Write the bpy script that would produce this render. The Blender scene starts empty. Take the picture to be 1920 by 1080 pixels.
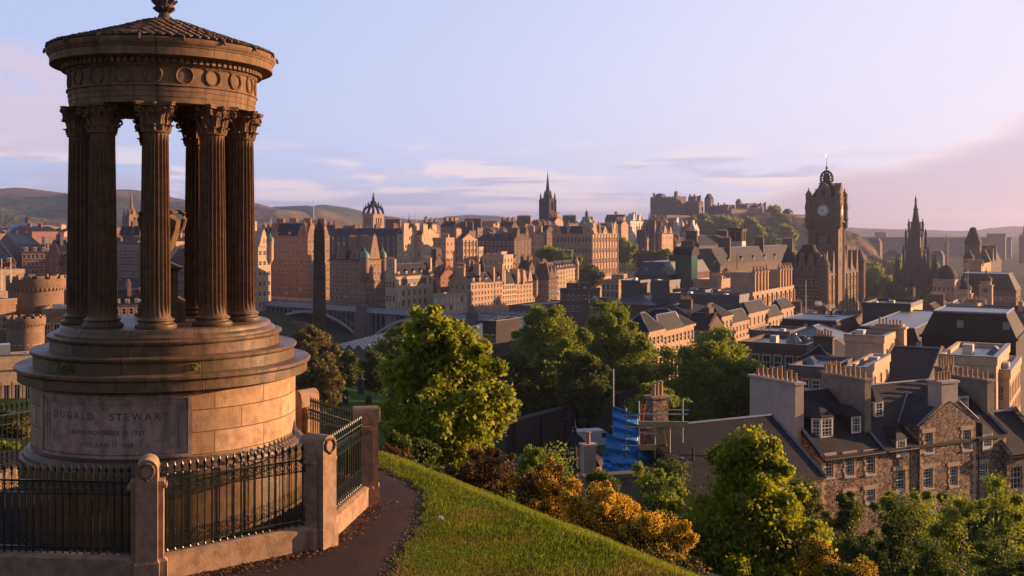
import bpy, math, random
import numpy as np
from mathutils import Vector, Matrix
PI = math.pi; R = math.radians
random.seed(7); rng = np.random.default_rng(7)
scene = bpy.context.scene
# ------------------------------------------------------------ camera
F = 1960.0; HZ = 432.0
cam_d = bpy.data.cameras.new('camera'); cam = bpy.data.objects.new('camera', cam_d)
scene.collection.objects.link(cam); scene.camera = cam
cam_d.sensor_width = 36; cam_d.lens = 36 * F / 1920; cam_d.clip_start = 0.1; cam_d.clip_end = 30000
cam_d.shift_y = -(540 - HZ) / 1920
cam.location = (0, 0, 0); cam.rotation_euler = (PI / 2, 0, 0)
# ------------------------------------------------------------ sun, exposure
SUN_AZ, SUN_EL = R(72), R(10)          # clockwise from the view axis (+Y), above the horizon
SD = Vector((math.sin(SUN_AZ) * math.cos(SUN_EL), math.cos(SUN_AZ) * math.cos(SUN_EL), math.sin(SUN_EL)))
sl = bpy.data.lights.new('sun', 'SUN'); sun = bpy.data.objects.new('sun', sl); scene.collection.objects.link(sun)
sl.energy = 5.0; sl.angle = R(0.5); sl.color = (1.0, 0.585, 0.30)
sun.rotation_euler = (-SD).to_track_quat('-Z', 'Y').to_euler()
sun.location = (60, 30, 60)
vs = scene.view_settings
vs.view_transform = 'Standard'; vs.look = 'None'; vs.gamma = 1; vs.exposure = 1.05; vs.use_curve_mapping = False
scene.render.engine = 'CYCLES'
cy = scene.cycles
cy.use_denoising = True; cy.max_bounces = 6; cy.diffuse_bounces = 2; cy.glossy_bounces = 2
cy.transmission_bounces = 3; cy.transparent_max_bounces = 6; cy.volume_bounces = 0; cy.caustics_reflective = False
cy.caustics_refractive = False; cy.use_adaptive_sampling = True; cy.adaptive_threshold = 0.02
# ------------------------------------------------------------ node helper
class E:
    """a value in a node tree, with arithmetic"""
    def __init__(s, nt, sock): s.nt, s.s = nt, sock
    def _m(s, op, *a, clamp=False):
        n = s.nt.nodes.new('ShaderNodeMath'); n.operation = op; n.use_clamp = clamp
        for i, v in enumerate((s,) + a):
            if isinstance(v, E): s.nt.links.new(v.s, n.inputs[i])
            else: n.inputs[i].default_value = v
        return E(s.nt, n.outputs[0])
    def __add__(s, o): return s._m('ADD', o)
    def __sub__(s, o): return s._m('SUBTRACT', o)
    def __mul__(s, o): return s._m('MULTIPLY', o)
    def __truediv__(s, o): return s._m('DIVIDE', o)
    def mod(s, o): return s._m('FLOORED_MODULO', o)
    def mx(s, o): return s._m('MAXIMUM', o)
    def mn(s, o): return s._m('MINIMUM', o)
    def ab(s): return s._m('ABSOLUTE')
    def pw(s, o): return s._m('POWER', o)
    def step(s, a, b):
        n = s.nt.nodes.new('ShaderNodeMapRange'); n.interpolation_type = 'SMOOTHSTEP'
        s.nt.links.new(s.s, n.inputs[0])
        for i, v in ((1, a), (2, b)):
            if isinstance(v, E): s.nt.links.new(v.s, n.inputs[i])
            else: n.inputs[i].default_value = v
        return E(s.nt, n.outputs[0])
def sep(nt, v):
    n = nt.nodes.new('ShaderNodeSeparateXYZ'); nt.links.new(v, n.inputs[0]); return [E(nt, o) for o in n.outputs]
def comb(nt, x, y, z):
    n = nt.nodes.new('ShaderNodeCombineXYZ')
    for i, v in enumerate((x, y, z)):
        if isinstance(v, E): nt.links.new(v.s, n.inputs[i])
        else: n.inputs[i].default_value = v
    return n.outputs[0]
def noise(nt, vec, scale, detail=3, rough=0.55, dist=0.0):
    n = nt.nodes.new('ShaderNodeTexNoise'); n.inputs['Scale'].default_value = scale
    n.inputs['Detail'].default_value = detail; n.inputs['Roughness'].default_value = rough; n.inputs['Distortion'].default_value = dist
    if vec is not None: nt.links.new(vec, n.inputs['Vector'])
    return E(nt, n.outputs['Fac'])
def mixc(nt, f, a, b, mode='MIX'):
    n = nt.nodes.new('ShaderNodeMix'); n.data_type = 'RGBA'; n.blend_type = mode
    if isinstance(f, E): nt.links.new(f.s, n.inputs[0])
    else: n.inputs[0].default_value = f
    for i, v in ((6, a), (7, b)):
        if isinstance(v, tuple): n.inputs[i].default_value = v + (1,) if len(v) == 3 else v
        else: nt.links.new(v, n.inputs[i])
    return n.outputs[2]
# ------------------------------------------------------------ sky
w = bpy.data.worlds.new('World'); scene.world = w; w.use_nodes = True
nt = w.node_tree; nt.nodes.clear()
out = nt.nodes.new('ShaderNodeOutputWorld'); bg = nt.nodes.new('ShaderNodeBackground'); nt.links.new(bg.outputs[0], out.inputs[0])
tc = nt.nodes.new('ShaderNodeTexCoord')
sky = nt.nodes.new('ShaderNodeTexSky'); sky.sky_type = 'NISHITA'; sky.sun_disc = False
sky.sun_elevation = SUN_EL; sky.sun_rotation = SUN_AZ; sky.altitude = 100; sky.air_density = 1.0; sky.dust_density = 0.6; sky.ozone_density = 2.0
x, y, z = sep(nt, tc.outputs['Generated'])
az = x._m('ARCTAN2', y)                       # 0 along the view axis, positive to the right
# evening air: the physical sky, paled with altitude haze and warmed towards the sun side
base = mixc(nt, 0.85, sky.outputs[0], mixc(nt, az.step(-0.25, 0.66), (4.9, 6.1, 9.9), (8.2, 8.3, 10.8)))
side = az.step(-0.55, 0.75)
low = z.step(0.42, -0.02)
pale = mixc(nt, side, (6.6, 7.2, 9.6), (8.7, 8.3, 10.0))
col = mixc(nt, low * (side * 0.45 + 0.5), base, pale)
glow = (side.pw(1.3) * z.step(0.5, 0.02)) * 0.75
col = mixc(nt, glow, col, (8.9, 8.3, 9.4))
# cloud banks near the horizon
cv = comb(nt, az * 3.2, z * 15.0, az * 0.6)
n1 = noise(nt, cv, 2.2, 6, 0.58, 0.3); n2 = noise(nt, comb(nt, az * 2.0, z * 30.0, 3.3), 2.0, 5, 0.55, 0.2)
edge = (az - 0.25) * 0.28 + 0.040 + (n1 - 0.5) * 0.05
bank = z.step(edge + 0.006, edge - 0.006) * az.step(0.10, 0.24)
bankcol = mixc(nt, z.step(-0.01, 0.09), (6.4, 5.2, 5.9), (6.7, 5.8, 7.1))
bankcol = mixc(nt, z.step(edge - 0.022, edge + 0.004) * 0.8, bankcol, (9.8, 8.6, 9.2))
lowc = (n1 - (z - 0.012).ab() * 2.2).step(0.34, 0.44) * z.step(0.095, 0.05)
lowcol = mixc(nt, n2.step(0.44, 0.54), (6.1, 5.9, 7.8), (10.3, 8.6, 9.0))
puff = (noise(nt, comb(nt, az * 4.0, z * 12.0, 8.1), 1.6, 5, 0.6, 0.2) - (z - 0.10).ab() * 3.2).step(0.28, 0.44) * az.step(-0.32, -0.42)
wisp = n2.step(0.54, 0.66) * (z - 0.055).ab().step(0.03, 0.004) * 0.6
col = mixc(nt, puff * 0.75, col, (7.8, 6.3, 7.2))
col = mixc(nt, wisp, col, (8.0, 6.4, 7.4))
col = mixc(nt, lowc * 0.9, col, lowcol)
col = mixc(nt, bank * 0.95, col, bankcol)
zen = mixc(nt, 0.35, sky.outputs[0], (2.6, 2.9, 4.4))          # the sky overhead and behind is deeper
away = (z.step(0.22, 0.62)._m('MAXIMUM', az.ab().step(0.9, 2.2) * z.step(-0.3, 0.1))) * 0.85
col = mixc(nt, away, col, zen)
nt.links.new(col, bg.inputs[0]); bg.inputs[1].default_value = 0.05
# ------------------------------------------------------------ geometry helpers
COL = scene.collection
def P(px, py, Y): return Vector(((px - 960) / F * Y, Y, (HZ - py) / F * Y))
def link(o, parent=None):
    COL.objects.link(o)
    if parent is not None: o.parent = parent
    return o
def tag(o, label=None, cat=None, group=None, kind=None):
    for k, v in (('label', label), ('category', cat), ('group', group), ('kind', kind)):
        if v: o[k] = v
    return o
def thing(name, label, cat, loc=(0, 0, 0), rz=0.0, group=None):
    o = bpy.data.objects.new(name, None); o.empty_display_size = 0.3; COL.objects.link(o)
    o.location = loc; o.rotation_euler = (0, 0, rz); return tag(o, label, cat, group)
class MB:
    def __init__(s): s.v = []; s.f = []; s.m = []
    def add(s, vs, fs, m=0):
        b = len(s.v); s.v.extend([tuple(v) for v in vs]); s.f.extend([tuple(i + b for i in f) for f in fs]); s.m.extend([m] * len(fs)); return s
    def box(s, x0, x1, y0, y1, z0, z1, m=0):
        return s.add([(x0, y0, z0), (x1, y0, z0), (x1, y1, z0), (x0, y1, z0), (x0, y0, z1), (x1, y0, z1), (x1, y1, z1), (x0, y1, z1)],
                     [(0, 3, 2, 1), (4, 5, 6, 7), (0, 1, 5, 4), (1, 2, 6, 5), (2, 3, 7, 6), (3, 0, 4, 7)], m)
    def frus(s, cx, cy, z0, z1, a0, b0, a1, b1, m=0):   # rectangular frustum with half sizes
        return s.add([(cx - a0, cy - b0, z0), (cx + a0, cy - b0, z0), (cx + a0, cy + b0, z0), (cx - a0, cy + b0, z0),
                      (cx - a1, cy - b1, z1), (cx + a1, cy - b1, z1), (cx + a1, cy + b1, z1), (cx - a1, cy + b1, z1)],
                     [(0, 3, 2, 1), (4, 5, 6, 7), (0, 1, 5, 4), (1, 2, 6, 5), (2, 3, 7, 6), (3, 0, 4, 7)], m)
    def lathe(s, prof, n=32, c=(0, 0), a0=0.0, a1=2 * PI, cap=True, m=0):
        full = abs(a1 - a0 - 2 * PI) < 1e-6; k = n if full else n + 1
        vs = [(c[0] + r * math.sin(a0 + (a1 - a0) * i / n), c[1] - r * math.cos(a0 + (a1 - a0) * i / n), zz) for (r, zz) in prof for i in range(k)]
        fs = []
        for j in range(len(prof) - 1):
            for i in range(n):
                i2 = (i + 1) % k
                fs.append((j * k + i, j * k + i2, (j + 1) * k + i2, (j + 1) * k + i))
        if cap and full:
            fs.append(tuple(reversed(range(k)))); fs.append(tuple((len(prof) - 1) * k + i for i in range(k)))
        return s.add(vs, fs, m)
    def tube(s, pts, r, n=6, m=0):
        pts = [Vector(p) for p in pts]; rs = r if isinstance(r, (list, tuple)) else [r] * len(pts); vs = []; fs = []
        for i, p in enumerate(pts):
            d = (pts[min(i + 1, len(pts) - 1)] - pts[max(i - 1, 0)]).normalized()
            u = d.cross(Vector((0, 0, 1)));
            if u.length < 0.05: u = d.cross(Vector((0, 1, 0)))
            u.normalize(); v = d.cross(u)
            vs += [p + (u * math.cos(2 * PI * k / n) + v * math.sin(2 * PI * k / n)) * rs[i] for k in range(n)]
        for i in range(len(pts) - 1):
            for k in range(n): fs.append((i * n + k, i * n + (k + 1) % n, (i + 1) * n + (k + 1) % n, (i + 1) * n + k))
        fs.append(tuple(reversed(range(n)))); fs.append(tuple((len(pts) - 1) * n + k for k in range(n)))
        return s.add(vs, fs, m)
    def prism(s, poly, z0, z1, m=0):
        n = len(poly)
        return s.add([(p[0], p[1], z0) for p in poly] + [(p[0], p[1], z1) for p in poly],
                     [tuple(reversed(range(n))), tuple(range(n, 2 * n))] + [(i, (i + 1) % n, n + (i + 1) % n, n + i) for i in range(n)], m)
    def slab(s, pts, t, m=0):     # planar polygon thickened downwards
        n = len(pts); pts = [Vector(p) for p in pts]
        return s.add(pts + [p - Vector((0, 0, t)) for p in pts], [tuple(range(n)), tuple(reversed(range(n, 2 * n)))] + [(i, n + i, n + (i + 1) % n, (i + 1) % n) for i in range(n)], m)
    def ring(s, c, u, v, R0, r, n=16, k=6, m=0, a0=0, a1=2 * PI):
        c, u, v = Vector(c), Vector(u), Vector(v); full = abs(a1 - a0 - 2 * PI) < 1e-6
        w_ = u.cross(v).normalized(); vs = []; cnt = n if full else n + 1
        for i in range(cnt):
            a = a0 + (a1 - a0) * i / n; d = u * math.cos(a) + v * math.sin(a)
            for j in range(k):
                b = 2 * PI * j / k; vs.append(c + d * (R0 + r * math.cos(b)) + w_ * (r * math.sin(b)))
        fs = []
        for i in range(n):
            i2 = (i + 1) % cnt
            for j in range(k): fs.append((i * k + j, i2 * k + j, i2 * k + (j + 1) % k, i * k + (j + 1) % k))
        return s.add(vs, fs, m)
    def mesh(s, name, mats, smooth=False):
        me = bpy.data.meshes.new(name); me.from_pydata(s.v, [], s.f); 
        for mt in (mats if isinstance(mats, (list, tuple)) else [mats]): me.materials.append(mt)
        if len(me.polygons):
            me.polygons.foreach_set('material_index', s.m)
            me.validate(); 
            import bmesh
            b = bmesh.new(); b.from_mesh(me); bmesh.ops.recalc_face_normals(b, faces=b.faces); b.to_mesh(me); b.free()
            if smooth:
                me.polygons.foreach_set('use_smooth', [True] * len(me.polygons))
                try: me.set_sharp_from_angle(angle=R(35))
                except Exception: pass
        me.update(); return me
    def build(s, name, mats, parent=None, smooth=False, loc=None, rz=None):
        o = bpy.data.objects.new(name, s.mesh(name, mats, smooth)); link(o, parent)
        if loc is not None: o.location = loc
        if rz is not None: o.rotation_euler = (0, 0, rz)
        return o
def inst(name, me, parent, loc, rz=0.0, sc=None):
    o = bpy.data.objects.new(name, me); link(o, parent); o.location = loc
    o.rotation_euler = (0, 0, rz) if not isinstance(rz, (tuple, list)) else rz
    if sc is not None: o.scale = sc
    return o
def fast_mesh(name, V, Fq, mats, smooth=False, mi=None):
    """numpy vertices and equal-sided faces -> mesh"""
    me = bpy.data.meshes.new(name); n, k = Fq.shape
    me.vertices.add(len(V)); me.vertices.foreach_set('co', np.ascontiguousarray(V, dtype=np.float32).ravel())
    me.loops.add(n * k); me.loops.foreach_set('vertex_index', np.ascontiguousarray(Fq, dtype=np.int32).ravel())
    me.polygons.add(n); me.polygons.foreach_set('loop_start', np.arange(0, n * k, k, dtype=np.int32))
    for mt in (mats if isinstance(mats, (list, tuple)) else [mats]): me.materials.append(mt)
    if mi is not None: me.polygons.foreach_set('material_index', np.ascontiguousarray(mi, dtype=np.int32))
    if smooth: me.polygons.foreach_set('use_smooth', np.ones(n, dtype=bool))
    me.update(calc_edges=True); return me
def copy_tree(o, parent=None):
    c = o.copy(); COL.objects.link(c); c.parent = parent
    for ch in list(o.children): copy_tree(ch, c)
    return c
# ------------------------------------------------------------ materials
def mat(name):
    m = bpy.data.materials.new(name); m.use_nodes = True; nt = m.node_tree; b = nt.nodes['Principled BSDF']
    return m, nt, b
def coord(nt, kind='Object'):
    n = nt.nodes.new('ShaderNodeTexCoord'); return n.outputs[kind]
def bump(nt, b, h, strength=0.4, dist=0.02):
    n = nt.nodes.new('ShaderNodeBump'); n.inputs['Strength'].default_value = strength; n.inputs['Distance'].default_value = dist
    nt.links.new(h.s if isinstance(h, E) else h, n.inputs['Height']); nt.links.new(n.outputs[0], b.inputs['Normal'])
def bricks(nt, vec, bw, bh, c1, c2, mort, msize=0.02):
    n = nt.nodes.new('ShaderNodeTexBrick'); nt.links.new(vec, n.inputs['Vector'])
    n.inputs['Scale'].default_value = 1; n.inputs['Brick Width'].default_value = bw; n.inputs['Row Height'].default_value = bh
    n.inputs['Mortar Size'].default_value = msize; n.inputs['Mortar Smooth'].default_value = 0.3
    n.inputs['Color1'].default_value = c1 + (1,); n.inputs['Color2'].default_value = c2 + (1,); n.inputs['Mortar'].default_value = mort + (1,)
    return n
def dim(c, k): return tuple(v * k for v in c)
def stone(name, c, var=0.35, bw=0.9, bh=0.35, soot=0.35, rough=0.9, grain=6.0, mort=0.6, cyl=0, ms=0.02, b2=0.78):
    """squared masonry with joints, stone-to-stone tone, soot streaks; cyl = radius for round walls"""
    m, nt, b = mat(name); oc = coord(nt); x, y, z = sep(nt, oc)
    if cyl: u = x._m('ARCTAN2', y * -1.0) * cyl
    else: u = x + y
    vec = comb(nt, u, z, 0.0)
    br = bricks(nt, vec, bw, bh, c, dim(c, b2), dim(c, mort), ms)
    big = noise(nt, oc, 0.22, 4, 0.6); streak = noise(nt, comb(nt, u * 1.6, z * 0.28, 0.0), 1.0, 5, 0.65); fine = noise(nt, oc, grain, 4, 0.7)
    c1 = mixc(nt, (big.step(0.35, 0.7)) * var, br.outputs[0], dim((c[0], c[1] * 0.93, c[2] * 0.85), 1.35))
    c2 = mixc(nt, streak.step(0.48, 0.72) * soot, c1, dim((c[0] * .85, c[1] * .85, c[2] * .9), 0.32))
    c3 = mixc(nt, fine.step(0.3, 0.75) * 0.35, c2, dim(c, 0.5))
    nt.links.new(c3, b.inputs['Base Color']); b.inputs['Roughness'].default_value = rough
    h = E(nt, br.outputs['Fac']) * -1.0 + fine * 0.7
    bump(nt, b, h, 0.5, 0.03); return m
def plain(name, c, rough=0.7, metal=0.0, var=0.25, scale=1.5, bmp=0.0, spec=None, tone=0.6):
    m, nt, b = mat(name); oc = coord(nt); n = noise(nt, oc, scale, 4, 0.65)
    nt.links.new(mixc(nt, n.step(0.3, 0.72) * var, c, dim(c, tone)), b.inputs['Base Color'])
    b.inputs['Roughness'].default_value = rough; b.inputs['Metallic'].default_value = metal
    if bmp: bump(nt, b, noise(nt, oc, scale * 6, 3, 0.6), bmp, 0.02)
    if spec is not None: b.inputs['Specular IOR Level'].default_value = spec
    return m
def slate(name, c, wet=0.55, bw=0.5, bh=0.28, tilt='z'):
    m, nt, b = mat(name); oc = coord(nt); x, y, z = sep(nt, oc)
    vec = comb(nt, x + y, z * 1.5, 0.0)
    br = bricks(nt, vec, bw, bh, c, dim(c, 0.6), dim(c, 0.35), 0.02)
    big = noise(nt, oc, 0.5, 4, 0.6)
    nt.links.new(mixc(nt, big.step(0.35, 0.7) * 0.5, br.outputs[0], dim(c, 1.6)), b.inputs['Base Color'])
    b.inputs['Roughness'].default_value = wet; b.inputs['Specular IOR Level'].default_value = .2
    bump(nt, b, E(nt, br.outputs['Fac']) * -1.0 + big * 0.3, 0.5, 0.03); return m
M = {}
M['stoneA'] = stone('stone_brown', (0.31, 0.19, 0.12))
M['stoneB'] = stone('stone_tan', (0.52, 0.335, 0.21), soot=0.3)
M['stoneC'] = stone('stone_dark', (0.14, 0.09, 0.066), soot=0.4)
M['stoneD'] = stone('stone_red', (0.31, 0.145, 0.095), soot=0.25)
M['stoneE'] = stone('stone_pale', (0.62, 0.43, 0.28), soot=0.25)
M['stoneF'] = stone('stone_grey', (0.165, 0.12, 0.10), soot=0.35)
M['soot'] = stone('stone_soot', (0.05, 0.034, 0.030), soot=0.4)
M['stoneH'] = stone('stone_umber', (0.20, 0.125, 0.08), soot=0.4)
M['white'] = plain('white_render', (0.62, 0.55, 0.50), 0.8)
M['slate'] = slate('slate', (0.017, 0.018, 0.025), 0.7)
M['slateB'] = slate('slate_brown', (0.022, 0.018, 0.018), 0.75)
M['lead'] = plain('lead', (0.17, 0.18, 0.21), 0.4, 0.2, 0.5, 0.6)
M['felt'] = plain('wet_flat_roof', (0.06, 0.06, 0.072), 0.4, 0.0, 0.5, 0.4)
M['grey'] = plain('grey_cladding', (0.085, 0.075, 0.08), 0.6, 0.0, 0.4, 0.4)
M['copper'] = plain('green_copper', (0.10, 0.21, 0.15), 0.6, 0.1, 0.4, 1.0)
M['trim'] = plain('white_paint', (0.72, 0.68, 0.62), 0.5, 0.0, 0.25, 3.0)
M['dark'] = plain('dark_opening', (0.02, 0.018, 0.02), 0.6)
M['iron'] = plain('black_iron', (0.03, 0.03, 0.03), 0.4, 0.4)
M['pot'] = plain('clay_pot', (0.42, 0.24, 0.13), 0.8, 0.0, 0.5, 2.0)
M['wood'] = plain('scaffold_board', (0.42, 0.27, 0.13), 0.8, 0.0, 0.4, 3.0)
M['red'] = plain('red_cloth', (0.6, 0.04, 0.03), 0.8)
M['steel'] = plain('galvanised_steel', (0.45, 0.45, 0.46), 0.4, 0.6, 0.3, 2.0)
def glassmat():
    m, nt, b = mat('window_glass'); oc = coord(nt, 'Object')
    oi = nt.nodes.new('ShaderNodeObjectInfo'); r = E(nt, oi.outputs['Random'])
    nt.links.new(mixc(nt, r.step(0.55, 1.0) * 0.6, (0.012, 0.013, 0.018), (0.07, 0.06, 0.055)), b.inputs['Base Color'])
    b.inputs['Roughness'].default_value = 0.08; b.inputs['Specular IOR Level'].default_value = 0.8
    bump(nt, b, noise(nt, oc, 1.2, 2), 0.06, 0.05)
    return m
M['glass'] = glassmat()
# ------------------------------------------------------------ terrain
MC = (-5.655, 17.0); GZ = -4.57      # monument axis and the level it stands on
_ctl = []
def ctl(px, Y, z): _ctl.append(((px - 960) / F * Y, Y, z))
for a in [(1540, 60, -19), (1900, 60, -19), (1200, 62, -19), (900, 60, -16), (600, 60, -13), (300, 60, -11), (0, 60, -10), (2300, 60, -16), (-400, 60, -9),
          (1540, 80, -23), (1900, 84, -23.5), (1200, 84, -24), (900, 85, -22), (600, 85, -19), (300, 90, -16), (0, 90, -14), (2300, 90, -20),
          (1300, 130, -31), (1700, 130, -32), (1050, 135, -27.5), (1100, 118, -26.5), (680, 150, -26), (600, 165, -25.5), (350, 160, -26), (50, 150, -24), (2200, 150, -28),
          (900, 180, -32), (1200, 200, -36), (1700, 220, -36), (600, 230, -40), (300, 230, -34), (0, 220, -32), (2300, 230, -34),
          (700, 300, -51), (900, 320, -50), (500, 340, -52), (300, 340, -50), (100, 340, -45), (1200, 330, -40), (1600, 350, -38), (2100, 350, -36),
          (700, 400, -52), (560, 420, -52), (900, 430, -50), (1150, 450, -46), (1400, 450, -36), (1600, 460, -36), (1900, 450, -36), (200, 430, -40), (2400, 450, -36),
          (500, 480, -36), (800, 500, -36), (1000, 560, -44), (1150, 620, -44), (1300, 650, -45), (1600, 620, -42), (1800, 600, -38), (200, 520, -34),
          (600, 620, -24), (900, 640, -26), (1150, 760, -30), (1350, 800, -36), (1650, 800, -46), (1900, 800, -42), (200, 650, -26),
          (300, 1000, -22), (700, 1000, -20), (1050, 1000, -18), (1250, 1100, -10), (1500, 1100, -25), (1650, 1100, -44), (1900, 1150, -42), (2300, 1000, -42), (-300, 800, -25),
          (-200, 1600, -20), (300, 1600, -18), (900, 1600, -22), (1500, 1600, -32), (2000, 1600, -40),
          (0, 3000, -15), (500, 3000, -12), (960, 3000, -15), (1500, 3000, -20), (2000, 3000, -18), (-500, 3000, -15), (2600, 3000, -20)]: ctl(*a)
_C = np.array(_ctl)
def gz(X, Y):
    X = np.asarray(X, dtype=float); Y = np.asarray(Y, dtype=float)
    Rr = np.sqrt(X * X + Y * Y) + 1e-3
    # far field: distance-weighted mean of the control heights in (bearing, log range)
    A = np.arctan2(X, Y) * 1.6; L = np.log(np.maximum(Rr, 40))
    ca = np.arctan2(_C[:, 0], _C[:, 1]) * 1.6; cl = np.log(np.hypot(_C[:, 0], _C[:, 1]))
    num = np.zeros_like(Rr); den = np.zeros_like(Rr)
    for i in range(len(_C)):
        d2 = (A - ca[i]) ** 2 + (L - cl[i]) ** 2 + 0.0015; wt = 1 / d2 ** 1.6; num += wt * _C[i, 2]; den += wt
    far = num / den
    # near hill: level shelf round the monument, lawn rising to the viewer, drop beyond the crest
    lev = GZ + 0.21 * np.clip(13.6 - Y, 0, 40) + 0.05 * np.clip(-9.5 - X, 0, 30) * 0
    cx, cyy = 2.6, 13.3                                   # crest line through (2.6,13.3) and (-2.2,20.6)
    nx, ny = 0.836, 0.549
    s = (X - cx) * nx + (Y - cyy) * ny
    s2 = np.maximum(s, (Y - 21.5) + np.clip(-X - 3, 0, 8) * -0.2); s2 = np.maximum(s2, -0.9 * (X + 12.5) )
    sp = np.clip(s2, 0, None)
    lev = lev + 0.13 * np.clip(-(X - cx) * 0 - np.abs(np.clip(s, -4, 0) + 2) + 2, 0, 2) * 0 
    near = lev - 0.30 * sp - 0.16 * np.minimum(sp, 7) + 0.0
    t = np.clip((Rr - 26) / (62 - 26), 0, 1); t = t * t * (3 - 2 * t)
    back = np.clip(-Y / 30, 0, 1)
    h = near * (1 - t) + far * t
    h = np.maximum(h, -19) * (Rr < 50) + h * (Rr >= 50) if False else h
    return h * (1 - back) + np.maximum(h, -3) * back
def gz1(X, Y): return float(gz(np.array([X]), np.array([Y]))[0])
def groundmat():
    m, nt, b = mat('ground_earth'); oc = coord(nt); n = noise(nt, oc, 0.03, 5, 0.6); n2_ = noise(nt, oc, 1.3, 4, 0.6); n3 = noise(nt, oc, 0.004, 4, 0.6)
    c = mixc(nt, n.step(0.42, 0.6), (0.035, 0.055, 0.016), (0.07, 0.065, 0.04)); c = mixc(nt, n2_.step(0.4, 0.65) * 0.6, c, (0.025, 0.04, 0.012))
    c = mixc(nt, n3.step(0.5, 0.6) * 0.6, c, (0.11, 0.09, 0.05))
    nt.links.new(c, b.inputs['Base Color']); b.inputs['Roughness'].default_value = 0.95; b.inputs['Specular IOR Level'].default_value = .05
    bump(nt, b, n2_, 0.6, 0.2); return m
M['ground'] = groundmat()
_rad = np.concatenate([np.linspace(0.5, 30, 70), np.geomspace(30.6, 9500, 130)])
_az = np.concatenate([np.linspace(-PI, -0.62, 40, endpoint=False), np.linspace(-0.62, 0.62, 190, endpoint=False), np.linspace(0.62, PI, 41)])
RR, AA = np.meshgrid(_rad, _az, indexing='ij'); XX = RR * np.sin(AA); YY = RR * np.cos(AA); ZZ = gz(XX, YY)
nr, na = RR.shape; V = np.stack([XX.ravel(), YY.ravel(), ZZ.ravel()], 1)
ii, jj = np.meshgrid(np.arange(nr - 1), np.arange(na - 1), indexing='ij'); a0 = (ii * na + jj).ravel()
Fq = np.stack([a0, a0 + 1, a0 + na + 1, a0 + na], 1)
V = np.vstack([V, [[0, 0, gz1(0, 0.5)]]])
tag(link(bpy.data.objects.new('ground', fast_mesh('ground', V, Fq[:, ::-1], M['ground'], True))), kind='structure')
# path: dark tarmac round the railing, its right edge curving along the lawn
def asph():
    m, nt, b = mat('path_tarmac'); oc = coord(nt); n = noise(nt, oc, 40, 3, 0.7); k = noise(nt, oc, 1.2, 5, 0.6); lf = noise(nt, oc, 16, 2, 0.5)
    c = mixc(nt, n.step(0.35, 0.7), (0.030, 0.019, 0.019), (0.06, 0.04, 0.036)); c = mixc(nt, k.step(0.45, 0.62) * 0.6, c, (0.06, 0.034, 0.024))
    nt.links.new(c, b.inputs['Base Color']); b.inputs['Roughness'].default_value = 0.9; b.inputs['Specular IOR Level'].default_value = .2; bump(nt, b, n, 0.8, 0.01); return m
M['path'] = asph()
def edge_x(Y):
    pts = [(5, -1.9), (12.5, -1.62), (13.9, -1.60), (14.8, -1.58), (15.8, -1.45), (17.0, -1.42), (18.1, -1.5), (19.0, -1.85), (20.0, -2.5), (21.0, -4.2), (22, -6.5)]
    for (a, b), (c, d) in zip(pts, pts[1:]):
        if a <= Y <= c: return b + (d - b) * (Y - a) / (c - a) + 0.03 * math.sin(Y * 9) + 0.02 * math.sin(Y * 23)
    return pts[-1][1]
mb = MB(); n = 90; k = 40
for i in range(n + 1):
    Yv = 5 + 16.6 * i / n; xr = edge_x(Yv)
    for j in range(k + 1):
        Xv = -12.5 + (xr + 12.5) * j / k; mb.v.append((Xv, Yv, gz1(Xv, Yv) + 0.02 - 0.03 * (j == k)))
for i in range(n):
    for j in range(k): mb.f.append((i * (k + 1) + j, i * (k + 1) + j + 1, (i + 1) * (k + 1) + j + 1, (i + 1) * (k + 1) + j)); mb.m.append(0)
tag(mb.build('path', M['path'], smooth=True), kind='structure')
# ------------------------------------------------------------ far hills
def hillmat():
    m, nt, b = mat('hill_cover'); oc = coord(nt); x, y, z = sep(nt, oc)
    n = noise(nt, oc, 0.0022, 6, 0.6, 0.5); f = noise(nt, oc, 0.009, 5, 0.65)
    c = mixc(nt, n.step(0.48, 0.62), (0.085, 0.095, 0.035), (0.21, 0.14, 0.065)); c = mixc(nt, f.step(0.5, 0.58) * 0.8, c, (0.03, 0.042, 0.02))  # dark patches put shadow on the hills into the colour
    c = mixc(nt, (z + n * 120).step(120, 165) * 0.8, c, (0.13, 0.09, 0.055))
    nt.links.new(c, b.inputs['Base Color']); b.inputs['Roughness'].default_value = 1.0; b.inputs['Specular IOR Level'].default_value = .02; bump(nt, b, f, 1.0, 25.0); return m
M['hill'] = hillmat()
from mathutils import noise as mn
def ridge(name, Y, prof, depth, seed, base=-30):
    """a hill range: skyline given as picture heights, real slopes on both sides"""
    xs = np.linspace(prof[0][0], prof[-1][0], 150); ys = np.interp(xs, [p[0] for p in prof], [p[1] for p in prof]); V = []; rows = 46
    for r in range(rows):
        t = (r / (rows - 1)) * 2 - 1; yy = Y + t * depth; sh = math.cos(t * PI / 2) ** 1.25
        for i, x_ in enumerate(xs):
            top = (HZ - ys[i]) / F * Y; X = (x_ - 960) / F * Y
            nn = mn.fractal(Vector((X * 0.002 + seed, yy * 0.002, 0)), 1.0, 2.1, 5) * 45 * (abs(t) ** 0.5) * sh
            gul = abs(mn.noise(Vector((X * 0.003 + seed, yy * 0.0016, 5)))) * -75 * min(1, abs(t) * 3) * sh
            V.append((X, yy, base + (top - base) * sh + nn + gul))
    ii, jj = np.meshgrid(np.arange(rows - 1), np.arange(149), indexing='ij'); a = (ii * 150 + jj).ravel()
    o = bpy.data.objects.new(name, fast_mesh(name, np.array(V), np.stack([a, a + 1, a + 151, a + 150], 1), M['hill'], True)); return tag(link(o), kind='structure')
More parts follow.
